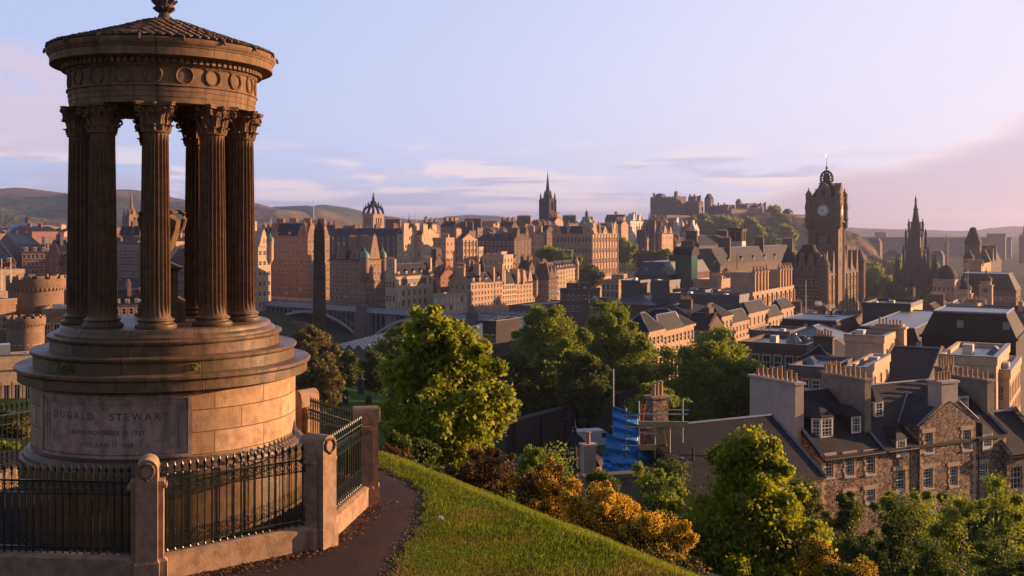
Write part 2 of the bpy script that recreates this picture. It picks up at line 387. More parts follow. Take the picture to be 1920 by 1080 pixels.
ridge('hills', 2820, [(-900, 380), (-300, 352), (-100, 345), (0, 352), (40, 350), (80, 360), (130, 367), (180, 362), (220, 356), (250, 355), (300, 364), (345, 376), (400, 380), (440, 371), (480, 380), (520, 392), (560, 396), (620, 420), (700, 440)], 900, 1.0)
ridge('hills', 3120, [(380, 440), (460, 400), (520, 387), (560, 387), (600, 390), (640, 392), (680, 403), (720, 418), (800, 436)], 780, 4.0)
ridge('hills', 3360, [(480, 440), (520, 400), (560, 392), (610, 384), (650, 390), (700, 402), (760, 412), (850, 417), (950, 425), (1040, 437)], 780, 9.0)
ridge('hills', 4560, [(740, 440), (800, 412), (840, 403), (880, 401), (930, 403), (970, 411), (1050, 422), (1150, 436)], 720, 12.0)
ridge('hills', 4440, [(1400, 436), (1480, 426), (1600, 427), (1700, 430), (1800, 432), (1860, 430), (1950, 425), (2100, 428), (2500, 430)], 720, 17.0)
ridge('hills', 1900, [(-500, 400), (-100, 385), (20, 398), (90, 408), (160, 420), (260, 440)], 300, 21.0)
# ------------------------------------------------------------ haze: the evening air between the camera and the hills
def hazemat():
    m = bpy.data.materials.new('haze_air'); m.use_nodes = True; nt = m.node_tree; nt.nodes.clear()
    o = nt.nodes.new('ShaderNodeOutputMaterial'); v = nt.nodes.new('ShaderNodeVolumePrincipled')
    v.inputs['Color'].default_value = (0.72, 0.74, 1.0, 1); v.inputs['Density'].default_value = HAZE; v.inputs['Anisotropy'].default_value = 0.7
    nt.links.new(v.outputs[0], o.inputs['Volume']); return m
HAZE = 0.00014
mb = MB().box(-9700, 9700, -9700, 9700, -130, 150)
tag(mb.build('haze', hazemat()), kind='stuff')
# ------------------------------------------------------------ monument
def mstone(name, c, joints=None, soot=0.5, moss=0.0, wet=0.85):
    m, nt, b = mat(name); oc = coord(nt); x, y, z = sep(nt, oc)
    big = noise(nt, oc, 1.3, 5, 0.62, 0.4); fine = noise(nt, oc, 28, 4, 0.7); mid = noise(nt, oc, 6, 5, 0.6)
    u = x._m('ARCTAN2', y * -1.0) * 2.0
    drip = noise(nt, comb(nt, u * 3.0, z * 0.45, 0.0), 1.5, 5, 0.65)
    colr = mixc(nt, big.step(0.35, 0.65) * 0.7, c, dim((c[0], c[1] * 0.95, c[2] * 0.9), 1.25))
    h = fine * 0.5 + mid * 0.6
    if joints:
        br = bricks(nt, comb(nt, u, z + 0.02, 0.0), joints[0], joints[1], (1.05, 1.0, 0.98), (0.70, 0.62, 0.55), (0.30, 0.27, 0.25), 0.008)
        colr = mixc(nt, 1.0, colr, br.outputs[0], 'MULTIPLY'); h = h + E(nt, br.outputs['Fac']) * -3.0
    colr = mixc(nt, drip.step(0.47, 0.70) * soot, colr, dim(c, 0.22))
    colr = mixc(nt, mid.step(0.40, 0.66) * 0.6, colr, dim((c[0], c[1] * 0.92, c[2] * 0.9), 0.5))
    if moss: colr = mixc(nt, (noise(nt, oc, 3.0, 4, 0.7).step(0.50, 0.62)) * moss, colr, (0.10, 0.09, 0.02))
    nt.links.new(colr, b.inputs['Base Color']); rr_ = big * .5 + (wet - .2); nt.links.new(rr_.s, b.inputs['Roughness']); b.inputs['Specular IOR Level'].default_value = .3
    bump(nt, b, h, 0.8, 0.014); return m
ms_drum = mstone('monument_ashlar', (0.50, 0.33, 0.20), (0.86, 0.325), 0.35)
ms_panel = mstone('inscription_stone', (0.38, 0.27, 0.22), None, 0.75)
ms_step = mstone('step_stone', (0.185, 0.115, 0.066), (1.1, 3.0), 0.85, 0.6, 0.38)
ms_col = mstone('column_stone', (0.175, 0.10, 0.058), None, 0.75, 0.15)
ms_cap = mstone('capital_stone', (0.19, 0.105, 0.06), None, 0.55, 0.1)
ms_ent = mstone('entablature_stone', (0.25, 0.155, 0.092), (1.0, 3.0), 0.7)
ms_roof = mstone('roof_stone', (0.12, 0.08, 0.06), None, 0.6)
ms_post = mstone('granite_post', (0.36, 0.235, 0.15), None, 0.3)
ms_let = plain('letter_shadow', (0.13, 0.095, 0.08), 0.95)
mon = thing('monument', 'circular stone monument with fluted columns and domed roof, inside an iron railing', 'monument', (MC[0], MC[1], 0))
mon.location = (MC[0], MC[1], 0)
# podium
Zt = -1.474
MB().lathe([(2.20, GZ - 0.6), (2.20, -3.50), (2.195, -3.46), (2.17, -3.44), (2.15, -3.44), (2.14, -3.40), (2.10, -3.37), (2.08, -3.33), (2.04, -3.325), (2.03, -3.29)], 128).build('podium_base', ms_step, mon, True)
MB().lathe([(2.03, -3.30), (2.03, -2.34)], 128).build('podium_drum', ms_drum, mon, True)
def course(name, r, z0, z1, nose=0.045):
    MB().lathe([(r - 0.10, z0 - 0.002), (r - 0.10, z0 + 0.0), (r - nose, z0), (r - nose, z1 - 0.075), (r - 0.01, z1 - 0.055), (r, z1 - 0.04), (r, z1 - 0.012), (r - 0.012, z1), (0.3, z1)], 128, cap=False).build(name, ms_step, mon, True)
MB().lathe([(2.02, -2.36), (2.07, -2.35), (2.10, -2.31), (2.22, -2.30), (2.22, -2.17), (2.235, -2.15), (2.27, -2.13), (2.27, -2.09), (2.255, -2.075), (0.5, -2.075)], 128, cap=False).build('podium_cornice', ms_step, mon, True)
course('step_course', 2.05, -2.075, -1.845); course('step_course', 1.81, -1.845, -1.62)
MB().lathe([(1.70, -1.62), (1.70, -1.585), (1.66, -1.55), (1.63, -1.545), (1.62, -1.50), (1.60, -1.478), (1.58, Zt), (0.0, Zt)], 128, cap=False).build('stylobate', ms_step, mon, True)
# inscription panel
def arcbox(mb, r0, r1, a0, a1, z0, z1, n=24, m=0):
    vs = []; fs = []
    for i in range(n + 1):
        a = a0 + (a1 - a0) * i / n
        for r, zz in ((r0, z0), (r1, z0), (r1, z1), (r0, z1)): vs.append((r * math.sin(a), -r * math.cos(a), zz))
    for i in range(n):
        for k in range(4): fs.append((i * 4 + k, i * 4 + (k + 1) % 4, (i + 1) * 4 + (k + 1) % 4, (i + 1) * 4 + k))
    fs += [(0, 1, 2, 3), (n * 4 + 3, n * 4 + 2, n * 4 + 1, n * 4)]
    mb.add(vs, fs, m); return mb
pa, pb = R(-40.5), R(27.5)
panel = arcbox(MB(), 2.0, 2.036, pa, pb, -3.285, -2.35).build('inscription_panel', ms_panel, mon)
fr = MB()
for (w0, rr) in ((0.0, 2.085), (0.028, 2.066), (0.045, 2.052)):
    e = w0 * 1.2; t = 0.03
    arcbox(fr, 2.03, rr, pa + e, pb - e, -3.27 + w0 * 2.0, -3.27 + w0 * 2.0 + 0.045); arcbox(fr, 2.03, rr, pa + e, pb - e, -2.37 - w0 * 1.8 - 0.05, -2.37 - w0 * 1.8)
    arcbox(fr, 2.03, rr - 0.002, pa + e, pa + e + t, -3.265 + w0 * 2.0, -2.38 - w0 * 1.8, 4); arcbox(fr, 2.03, rr - 0.002, pb - e - t, pb - e, -3.265 + w0 * 2.0, -2.38 - w0 * 1.8, 4)
fr.build('panel_frame', ms_panel, panel)
def bent_text(body, size, zc, ac, parent, sp=1.1, xs=1.0):
    cu = bpy.data.curves.new('t', 'FONT'); cu.body = body; cu.size = size; cu.align_x = 'CENTER'; cu.space_character = sp; cu.extrude = 0.0
    cu.resolution_u = 3; cu.offset = size * 0.012
    to = bpy.data.objects.new('t', cu); COL.objects.link(to); dg = bpy.context.evaluated_depsgraph_get()
    me = bpy.data.meshes.new_from_object(to.evaluated_get(dg)); bpy.data.objects.remove(to)
    r = 2.0385
    for v in me.vertices:
        a = ac + v.co.x * xs / r; zz = zc + v.co.y; v.co = (r * math.sin(a), -r * math.cos(a), zz)
    me.materials.append(ms_let); o = bpy.data.objects.new('inscription', me); link(o, parent)
bent_text('DUGALD   STEWART', 0.150, -2.725, R(-7), panel, 1.42, 0.97)
bent_text('BORN NOVEMBER 22 1753', 0.088, -2.935, R(-6.5), panel, 1.1)
bent_text('DIED JUNE 11 1828', 0.088, -3.105, R(-6.5), panel, 1.1)
for o_ in mon.children: o_.location.x = 0.06
# columns
def flute_shaft():
    mb = MB(); nf = 20; per = 8; n = nf * per; lv = 14
    z0, z1 = Zt + 0.165, 1.48
    for j in range(lv + 1):
        t = j / lv; zz = z0 + (z1 - z0) * t; r = 0.212 - 0.030 * t ** 1.4
        for i in range(n):
            ph = (i % per) / per; d = 0.036 * math.sin(PI * max(0, (ph - 0.14) / 0.86)) ** 0.7 if ph > 0.14 else 0.0
            if j == 0 or j == lv: d = 0
            rr = r - d; a = 2 * PI * i / n; mb.v.append((rr * math.sin(a), rr * math.cos(a), zz if not (j in (1, lv - 1)) else zz + (0.16 if j == 1 else -0.17) * (-0.0)))
    for j in range(lv):
        for i in range(n): mb.f.append((j * n + i, j * n + (i + 1) % n, (j + 1) * n + (i + 1) % n, (j + 1) * n + i)); mb.m.append(0)
    return mb
def spiral(c, u, v, r0, turns=1.4, n=20):
    return [Vector(c) + (Vector(u) * math.cos(2 * PI * turns * i / n) + Vector(v) * math.sin(2 * PI * turns * i / n)) * (r0 * (1 - 0.85 * i / n)) for i in range(n + 1)]
def capital_mb():
    mb = MB(); z0 = 1.48; z1 = 1.915
    mb.lathe([(0.205, z0 - 0.012), (0.215, z0), (0.205, z0 + 0.014), (0.187, z0 + 0.02), (0.19, z0 + 0.16), (0.20, z0 + 0.28), (0.235, z0 + 0.37), (0.25, z0 + 0.385)], 32)
    def leaf(a, zb, h, wd, out, rb):
        c, s_ = math.cos(a), math.sin(a); vs = []; N = 7
        for i in range(N):
            t = i / (N - 1); ww = wd * (1 - 0.35 * t - 0.45 * t ** 4) * (1 + 0.16 * (i % 2)); r = rb + out * t ** 2.2 + (0.02 if i == N - 1 else 0)
            zz = zb + h * (t if t < 0.85 else 0.85 - (t - 0.85) * 0.9)
            for q in (-1, -0.4, 0, 0.4, 1):
                rr = r + 0.012 * (1 - abs(q)) + 0.016 * (q == 0); X = ww * q; vs.append((s_ * rr + c * X, -c * rr + s_ * X, zz - 0.012 * abs(q) * t))
        fs = [(i * 5 + k, i * 5 + k + 1, (i + 1) * 5 + k + 1, (i + 1) * 5 + k) for i in range(N - 1) for k in range(4)]
        b = len(vs); vs2 = [(v[0] * 0.93, v[1] * 0.93, v[2] - 0.004) for v in vs]; mb.add(vs + vs2, fs + [tuple(reversed([q + b for q in f])) for f in fs])
    for k in range(12): leaf(2 * PI * k / 12, z0 + 0.02, 0.115, 0.046, 0.035, 0.195)
    for k in range(8): leaf(2 * PI * (k + .5) / 8, z0 + 0.09, 0.21, 0.055, 0.075, 0.20)
    for k in range(4):
        a = PI / 4 + k * PI / 2; d = Vector((math.sin(a), -math.cos(a), 0)); Z = Vector((0, 0, 1)); t = Vector((math.cos(a), math.sin(a), 0))
        for sgn in (-1, 1):
            o = t * 0.02 * sgn
            mb.tube([d * 0.19 + Z * (z0 + 0.17) + o * 2, d * 0.215 + Z * (z0 + 0.26) + o * 2, d * 0.26 + Z * (z0 + 0.33) + o] + [Vector((0, 0, 0)) + o * .8 + p for p in spiral(d * 0.315 + Z * (z0 + 0.315), d * -1, Z, 0.056)], [0.024, 0.024, 0.023] + [0.021 * (1 - 0.4 * i / 20) for i in range(21)], 6)
        a2 = k * PI / 2; d2 = Vector((math.sin(a2), -math.cos(a2), 0)); t2 = Vector((math.cos(a2), math.sin(a2), 0))
        for sgn in (-1, 1):
            mb.tube([d2 * 0.20 + t2 * 0.11 * sgn + Z * (z0 + 0.20)] + spiral(d2 * 0.235 + t2 * 0.05 * sgn + Z * (z0 + 0.30), t2 * sgn, Z, 0.042), 0.013, 5)
        mb.tube([d2 * 0.24 + Z * (z0 + 0.34), d2 * 0.275 + Z * (z0 + 0.40), d2 * 0.28 + Z * (z1 - 0.005)], [0.02, 0.045, 0.03], 7)
    ab = []                                      # abacus with hollowed sides
    for k in range(4):
        a = PI / 4 + k * PI / 2; c1 = Vector((math.sin(a), -math.cos(a))); n_ = Vector((math.cos(a), math.sin(a)))
        ab += [c1 * 0.385 - n_ * 0.032, c1 * 0.385 + n_ * 0.032]
        a3 = a + PI / 4; m3 = Vector((math.sin(a3), -math.cos(a3)))
        c2 = Vector((math.sin(a + PI / 2), -math.cos(a + PI / 2)))
        for q in (0.25, 0.5, 0.75): ab.append((c1 * (1 - q) + c2 * q) * 0.385 - m3 * (0.035 * math.sin(PI * q)))
    mb.prism(ab, z1 - 0.05, z1 - 0.018); mb.prism([p * 1.04 for p in ab], z1 - 0.018, z1 + 0.006)
    return mb
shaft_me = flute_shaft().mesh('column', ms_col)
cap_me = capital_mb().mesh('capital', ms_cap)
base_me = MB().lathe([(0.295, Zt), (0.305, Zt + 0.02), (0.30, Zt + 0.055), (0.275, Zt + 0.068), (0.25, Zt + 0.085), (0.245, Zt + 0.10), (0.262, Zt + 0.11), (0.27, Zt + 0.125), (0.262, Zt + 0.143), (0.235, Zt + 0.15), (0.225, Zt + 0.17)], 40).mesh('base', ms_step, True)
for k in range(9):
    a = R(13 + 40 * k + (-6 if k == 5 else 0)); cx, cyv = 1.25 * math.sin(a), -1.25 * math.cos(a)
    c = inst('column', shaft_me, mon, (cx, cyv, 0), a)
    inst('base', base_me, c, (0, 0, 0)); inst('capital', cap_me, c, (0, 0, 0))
# entablature
zb = 1.921
ent = MB().lathe([(1.02, zb), (1.43, zb), (1.43, zb + 0.085), (1.44, zb + 0.088), (1.44, zb + 0.17), (1.45, zb + 0.173), (1.45, zb + 0.235), (1.475, zb + 0.25), (1.475, zb + 0.27), (1.43, zb + 0.285), (1.43, zb + 0.53), (1.45, zb + 0.545), (1.47, zb + 0.56), (1.475, zb + 0.58), (1.49, zb + 0.585), (1.49, zb + 0.66), (1.30, zb + 0.66)], 160, cap=False)
ent.lathe([(1.02, zb), (1.02, zb + 0.3), (0.0, zb + 0.42)], 96, cap=False)
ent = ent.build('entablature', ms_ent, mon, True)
dn = MB()
for k in range(96):
    a = 2 * PI * k / 96; arcbox(dn, 1.47, 1.545, a, a + 2 * PI / 96 * 0.6, zb + 0.583, zb + 0.655, 1)
dn.build('dentil_band', ms_ent, ent)
MB().lathe([(1.48, zb + 0.658), (1.55, zb + 0.66), (1.56, zb + 0.67), (1.715, zb + 0.675), (1.715, zb + 0.79), (1.73, zb + 0.80), (1.735, zb + 0.82), (1.75, zb + 0.83), (1.77, zb + 0.87), (1.775, zb + 0.915), (1.74, zb + 0.93), (0.5, zb + 1.0)], 160, cap=False).build('cornice', ms_ent, mon, True)
def wreath_mb():
    mb = MB(); mb.ring((0, 0, 0), (1, 0, 0), (0, 0, 1), 0.088, 0.016, 28, 7)
    for i in range(22):
        a = 2 * PI * i / 22; p = Vector((math.cos(a) * 0.088, -0.012, math.sin(a) * 0.088)); t = Vector((-math.sin(a), -0.1, math.cos(a))) * 0.02
        mb.tube([p - t, p, p + t * 1.2], [0.006, 0.013, 0.002], 4)
    mb.tube([(0, -0.01, -0.09), (-0.02, -0.012, -0.125)], [0.012, 0.006], 5); mb.tube([(0, -0.01, -0.09), (0.025, -0.012, -0.12)], [0.012, 0.006], 5)
    mb.tube([(-0.06, -0.01, 0.07), (-0.095, -0.012, 0.10)], [0.01, 0.006], 5); mb.tube([(0.06, -0.01, 0.07), (0.095, -0.012, 0.10)], [0.01, 0.006], 5)
    return mb
wr_me = wreath_mb().mesh('wreath', ms_cap)
for k in range(20):
    a = R(12 + 18 * k); inst('wreath', wr_me, ent, (1.435 * math.sin(a), -1.435 * math.cos(a), zb + 0.41), a, (1.42, 1, 1.42))
# tiled cone roof: overlapping leaf-tiles in rings, lumpy ribs at the eaves
rf = MB(); NR = 15
rf.lathe([(1.74, zb + 0.92), (1.2, zb + 1.10), (0.6, zb + 1.30), (0.16, zb + 1.46)], 96, cap=False)
for j in range(NR):
    r0 = 1.73 - 1.45 * j / NR; r1 = r0 - 0.15; zz = lambda r: zb + 0.935 + (1.79 - r) * 0.335 + 0.04 * (1 - r / 1.79) ** 3
    cnt = max(14, int(2 * PI * r0 / 0.13))
    for k in range(cnt):
        a = 2 * PI * (k + 0.5 * (j % 2)) / cnt; h = PI / cnt * 0.86; sx = random.uniform(-.006, .006)
        q = [(r1, -h), (r1, h), (r0 - 0.02, h), (r0 + 0.02, 0), (r0 - 0.02, -h)]
        up = [0.004, 0.004, 0.026, 0.034, 0.026]
        vs = [((r) * math.sin(a + b), -(r) * math.cos(a + b), zz(r) + u + sx) for (r, b), u in zip(q, up)]
        rf.add(vs + [(v[0], v[1], v[2] - 0.035) for v in vs], [(0, 1, 2, 3, 4), (2, 7, 8, 3), (3, 8, 9, 4), (1, 6, 7, 2), (0, 4, 9, 5)])
for k in range(18):
    a = R(20 * k + 7); d = Vector((math.sin(a), -math.cos(a), 0)); rf.tube([d * 1.56 + Vector((0, 0, zb + 1.01)), d * 1.72 + Vector((0, 0, zb + 0.965)), d * 1.79 + Vector((0, 0, zb + 0.925)), d * 1.81 + Vector((0, 0, zb + 0.87))], [0.015, 0.026, 0.028, 0.015], 7)
rf = rf.build('roof', ms_roof, mon)
fn = MB().lathe([(0.20, zb + 1.40), (0.14, zb + 1.46), (0.12, zb + 1.52), (0.085, zb + 1.58), (0.08, zb + 1.64), (0.125, zb + 1.70), (0.15, zb + 1.80), (0.135, zb + 1.88), (0.10, zb + 1.95), (0.13, zb + 2.1), (0.14, zb + 2.35), (0.20, zb + 2.42), (0.10, zb + 2.6), (0.02, zb + 2.9)], 24)
for (zc, rr, nn, hh) in ((1.66, 0.12, 9, 0.10), (1.78, 0.155, 9, 0.11), (1.47, 0.15, 9, 0.10), (2.36, 0.15, 8, 0.12)):
    for k in range(nn):
        a = 2 * PI * k / nn + zc * 3; d = Vector((math.sin(a), -math.cos(a), 0)); fn.tube([d * (rr - 0.05) + Vector((0, 0, zb + zc - hh * .4)), d * rr + Vector((0, 0, zb + zc)), d * (rr + 0.05) + Vector((0, 0, zb + zc + hh * .35)), d * (rr + 0.055) + Vector((0, 0, zb + zc + hh * .15))], [0.02, 0.03, 0.02, 0.008], 6)
fn.build('finial', ms_roof, mon, True)
# urn on its pedestal
urn = thing('stone_urn', 'large two handled stone urn on a square pedestal, between the columns', 'urn', (MC[0] - 0.05, MC[1] + 0.05, Zt))
pd = MB().box(-0.36, 0.36, -0.36, 0.36, 0, 0.42).frus(0, 0, 0.42, 0.50, 0.36, 0.36, 0.25, 0.25).box(-0.245, 0.245, -0.245, 0.245, 0.50, 1.06).frus(0, 0, 1.06, 1.12, 0.25, 0.25, 0.31, 0.31).box(-0.31, 0.31, -0.31, 0.31, 1.12, 1.15).frus(0, 0, 1.15, 1.28, 0.27, 0.27, 0.08, 0.08)
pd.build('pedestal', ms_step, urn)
ub = MB().lathe([(0.12, 1.26), (0.06, 1.32), (0.05, 1.38), (0.10, 1.42), (0.18, 1.54), (0.235, 1.72), (0.27, 1.92), (0.29, 2.10), (0.27, 2.14), (0.22, 2.18), (0.21, 2.24), (0.25, 2.28), (0.25, 2.31), (0.16, 2.37), (0.05, 2.43), (0.03, 2.47)], 40).build('vase', ms_col, urn, True)
for s_ in (-1, 1):
    MB().tube([(0.18 * s_, 0, 2.30), (0.28 * s_, 0, 2.31), (0.335 * s_, 0, 2.27), (0.345 * s_, 0, 2.16), (0.32 * s_, 0, 2.02), (0.26 * s_, 0, 1.86)], [0.04, 0.045, 0.045, 0.045, 0.045, 0.04], 8).build('handle', ms_col, urn, True)
urn.rotation_euler = (0, 0, R(18)); urn.scale = (1, 1, .77)
# ------------------------------------------------------------ railing enclosure: nine stone posts, panels of spear-topped bars
iron = plain('painted_iron', (0.030, 0.045, 0.042), 0.28, 0.5, 0.5, 8.0, 0.1)
def ipt(px, pyt, K=5782.0):
    Yv = K / (pyt - HZ); return Vector(((px - 960) / F * Yv, Yv))
posts = [ipt(277, 858), ipt(597, 815), ipt(684, 763), ipt(572, 731), Vector((-5.95, 20.35)), Vector((-8.0, 20.05)), Vector((-9.25, 18.1)), Vector((-9.0, 15.5)), Vector((-7.12, 13.78))]
ZP = -4.25; ZTOP = -2.95
def post_mb():
    sh = MB(); bs = MB()
    w_, d_ = 0.13, 0.17         # half width along the rail (front lobe), half depth
    bs.box(-0.25, 0.25, -0.155, 0.17, -0.6, 0.30); bs.box(-0.155, 0.155, -0.245, -0.157, -0.6, 0.303)
    bs.frus(0, 0.007, 0.30, 0.335, 0.25, 0.162, 0.215, 0.135); bs.frus(0, -0.19, 0.303, 0.34, 0.155, 0.05, 0.135, 0.035)
    sh.box(-0.20, 0.20, -0.12, 0.135, 0.33, 1.24); sh.box(-0.24, 0.24, -0.14, 0.155, 1.24, 1.29)
    sh.box(-0.215, 0.215, -0.125, 0.14, 1.29, 1.33)
    # the round-headed block in front, running through to the back
    n = 16; pr = [(0.135 * math.cos(PI * i / n), 1.50 + 0.135 * math.sin(PI * i / n)) for i in range(n + 1)]
    poly = [(-0.135, 0.33), (0.135, 0.33)] + pr
    vs = [(p[0], -0.225, p[1]) for p in poly] + [(p[0], 0.20, p[1]) for p in poly]; k = len(poly)
    sh.add(vs, [tuple(range(k)), tuple(reversed(range(k, 2 * k)))] + [(i, k + i, k + (i + 1) % k, (i + 1) % k) for i in range(k)])
    return sh, bs
psh, pbs = post_mb(); psh_me = psh.mesh('shaft', ms_post); pbs_me = pbs.mesh('base', ms_post)
pl = ['at the left front with a wreath and a rust stain', 'at the right front with a lit wreath', 'at the far right corner beside the path', 'at the back right partly behind the drum',
      'hidden at the back of the ring', 'at the back left behind the drum', 'at the far left back', 'at the far left', 'at the left edge of the picture']
n9 = len(posts); C2 = Vector((MC[0], MC[1]))
for i, p in enumerate(posts):
    d = (p - C2); ang = math.atan2(d.x, -d.y)
    o = thing('stone_post', 'round headed stone railing post ' + pl[i], 'stone post', (p.x, p.y, GZ), ang, 'stone posts of the monument railing')
    s_ = inst('shaft', psh_me, o, (0, 0, 0)); inst('base', pbs_me, o, (0, 0, 0)); inst('wreath', wr_me, s_, (0, -0.232, 1.49), 0, (1.05, 1, 1.05))
def bar_mb(big=False):
    b = MB(); r = 0.0135 if big else 0.0095
    b.tube([(0, 0, 0.02), (0, 0, 1.02)], r, 6)
    b.lathe([(0.01, 1.0), (0.02, 1.012), (0.012, 1.03), (0.022, 1.045), (0.012, 1.058), (0.016, 1.075), (0.026, 1.10), (0.018, 1.135), (0.004, 1.17), (0.0, 1.172)], 6)
    b.lathe([(0.012, 0.0), (0.02, 0.015), (0.01, 0.04)], 6)
    return b
bar_me = bar_mb().mesh('bar', iron, True); bigbar_me = bar_mb(True).mesh('bar', iron, True)
def band(mb, L, z0, z1, nb):
    st = L / nb
    for i in range(nb):
        c = (i + 0.5) * st; h = (z1 - z0)
        mb.ring((c, 0, z0 + h * .5), (1, 0, 0), (0, 0, 1), min(st * 0.36, h * .28), 0.006, 10, 4)
        mb.ring((c - st * .25, 0, z0 + h * .14), (1, 0, 0), (0, 0, 1), st * 0.17, 0.005, 8, 4); mb.ring((c + st * .25, 0, z0 + h * .14), (1, 0, 0), (0, 0, 1), st * 0.17, 0.005, 8, 4)
        mb.ring((c - st * .25, 0, z0 + h * .86), (1, 0, 0), (0, 0, 1), st * 0.17, 0.005, 8, 4); mb.ring((c + st * .25, 0, z0 + h * .86), (1, 0, 0), (0, 0, 1), st * 0.17, 0.005, 8, 4)
        mb.tube([(c, 0, z0), (c, 0, z1)], [0.006, 0.014], 4); mb.lathe([(0.0, z1 - .02), (0.018, z1), (0.0, z1 + 0.03)], 5, (c, 0))
    return mb
rl = ['at the left front, in shade', 'at the centre front with lit scroll bands', 'on the right with lit scrollwork beside the path', 'sloping away at the back right', 'behind the drum', 'behind the drum on the left', 'at the back left', 'at the far left, seen beyond the drum', 'at the left edge of the picture']
for i in range(n9):
    a, b = posts[i - 1 if i > 0 else n9 - 1], posts[i]
    d = b - a; L = d.length; ang = math.atan2(d.y, d.x); a2 = a + d / L * 0.2; Ln = L - 0.4
    o = thing('iron_railing', 'iron railing', 'railing', (a2.x, a2.y, ZP), ang, 'railing panels round the monument')
    o['label'] = 'spear topped iron railing panel ' + ['at the left front, in shade', 'at the centre front with lit scroll bands', 'on the right with lit scrollwork beside the path', 'sloping away at the back right', 'behind the drum', 'behind the drum on the left', 'at the back left', 'at the far left, seen beyond the drum', 'at the left edge of the picture'][i]
    nb = 20
    for k in range(nb): inst('bar', bigbar_me if k % 4 == 2 else bar_me, o, ((k + 0.5) * Ln / nb, 0, 0.03))
    MB().box(0, Ln, -0.012, 0.012, 0.80, 0.815).box(0, Ln, -0.018, 0.018, 0.965, 0.985).build('rail', iron, o)
    MB().box(0, Ln, -0.012, 0.012, 0.10, 0.115).build('rail', iron, o)
    band(MB(), Ln, 0.815, 0.965, nb).build('scroll_band', iron, o); band(MB(), Ln, 0.115, 0.31, nb).build('scroll_band', iron, o)
    MB().box(-0.02, Ln + 0.02, -0.13, 0.13, GZ - ZP - 0.5, 0.0).frus(Ln / 2, 0, 0.0, 0.03, Ln / 2, 0.13, Ln / 2, 0.06).build('plinth', ms_post, o)
# ------------------------------------------------------------ building kit
def hit(px, X0, Y0, dx, dy):
    k = (px - 960) / F; return (k * Y0 - X0) / (dx - k * dy)
def wall(mb, ox, oy, ux, uy, nx, ny, wd, z0, z1, rects, dep=0.2, m=0):
    """a wall face with real openings and reveals; rects = (u0,u1,z0,z1)"""
    us = sorted({0.0, wd} | {r[0] for r in rects} | {r[1] for r in rects}); zs = sorted({z0, z1} | {r[2] for r in rects} | {r[3] for r in rects})
    def pt(u, zz, d=0): return (ox + ux * u - nx * d, oy + uy * u - ny * d, zz)
    for a, b in zip(us, us[1:]):
        run = None
        for c, d in zip(zs, zs[1:]):
            hole = any(r[0] - 1e-6 <= a and b <= r[1] + 1e-6 and r[2] - 1e-6 <= c and d <= r[3] + 1e-6 for r in rects)
            if not hole: mb.add([pt(a, c), pt(b, c), pt(b, d), pt(a, d)], [(0, 1, 2, 3)], m)
    for (a, b, c, d) in rects:
        mb.add([pt(a, c), pt(b, c), pt(b, d), pt(a, d), pt(a, c, dep), pt(b, c, dep), pt(b, d, dep), pt(a, d, dep)],
               [(0, 1, 5, 4), (1, 2, 6, 5), (2, 3, 7, 6), (3, 0, 4, 7)], m)
_wc = {}
def win_me(w_, h, sur='stoneE', bars=(2, 2), arch=False, lit_blind=False, fr=0.07):
    key = (round(w_, 2), round(h, 2), sur, bars, arch, lit_blind)
    if key in _wc: return _wc[key]
    mb = MB(); y = 0.16                      # local: x along wall, -y outwards, z up, origin bottom centre on the wall face
    mb.add([(-w_ / 2, y, 0), (w_ / 2, y, 0), (w_ / 2, y, h), (-w_ / 2, y, h)], [(0, 1, 2, 3)], 3 if lit_blind else 1)  # pale blind panes carry the brightness of lit windows in their colour
    for (a, b, c, d) in ((-w_ / 2, -w_ / 2 + fr, 0, h), (w_ / 2 - fr, w_ / 2, 0, h), (-w_ / 2 + fr, w_ / 2 - fr, 0, fr), (-w_ / 2 + fr, w_ / 2 - fr, h - fr, h), (-w_ / 2 + fr, w_ / 2 - fr, h / 2 - fr / 2, h / 2 + fr / 2)):
        mb.box(a, b, y - 0.06, y - 0.004, c, d, 0)
    nx_, nz_ = bars
    for i in range(1, nx_): u = -w_ / 2 + w_ * i / nx_; mb.box(u - 0.018, u + 0.018, y - 0.045, y - 0.003, fr, h - fr, 0)
    for i in range(1, nz_): 
        if abs(i / nz_ - 0.5) > 0.01: mb.box(-w_ / 2 + fr, w_ / 2 - fr, y - 0.043, y - 0.003, h * i / nz_ - 0.018, h * i / nz_ + 0.018, 0)
    if sur:
        s_ = 0.14; mb.box(-w_ / 2 - s_, -w_ / 2, -0.025, 0.02, 0, h, 2); mb.box(w_ / 2, w_ / 2 + s_, -0.025, 0.02, 0, h, 2)
        mb.box(-w_ / 2 - s_, w_ / 2 + s_, -0.045, 0.02, h, h + 0.2, 2); mb.box(-w_ / 2 - s_, w_ / 2 + s_, -0.07, 0.02, -0.14, 0, 2)
    me = mb.mesh('window', [M['trim'], M['glass'], M[sur] if sur else M['trim'], M['white']]); _wc[key] = me; return me
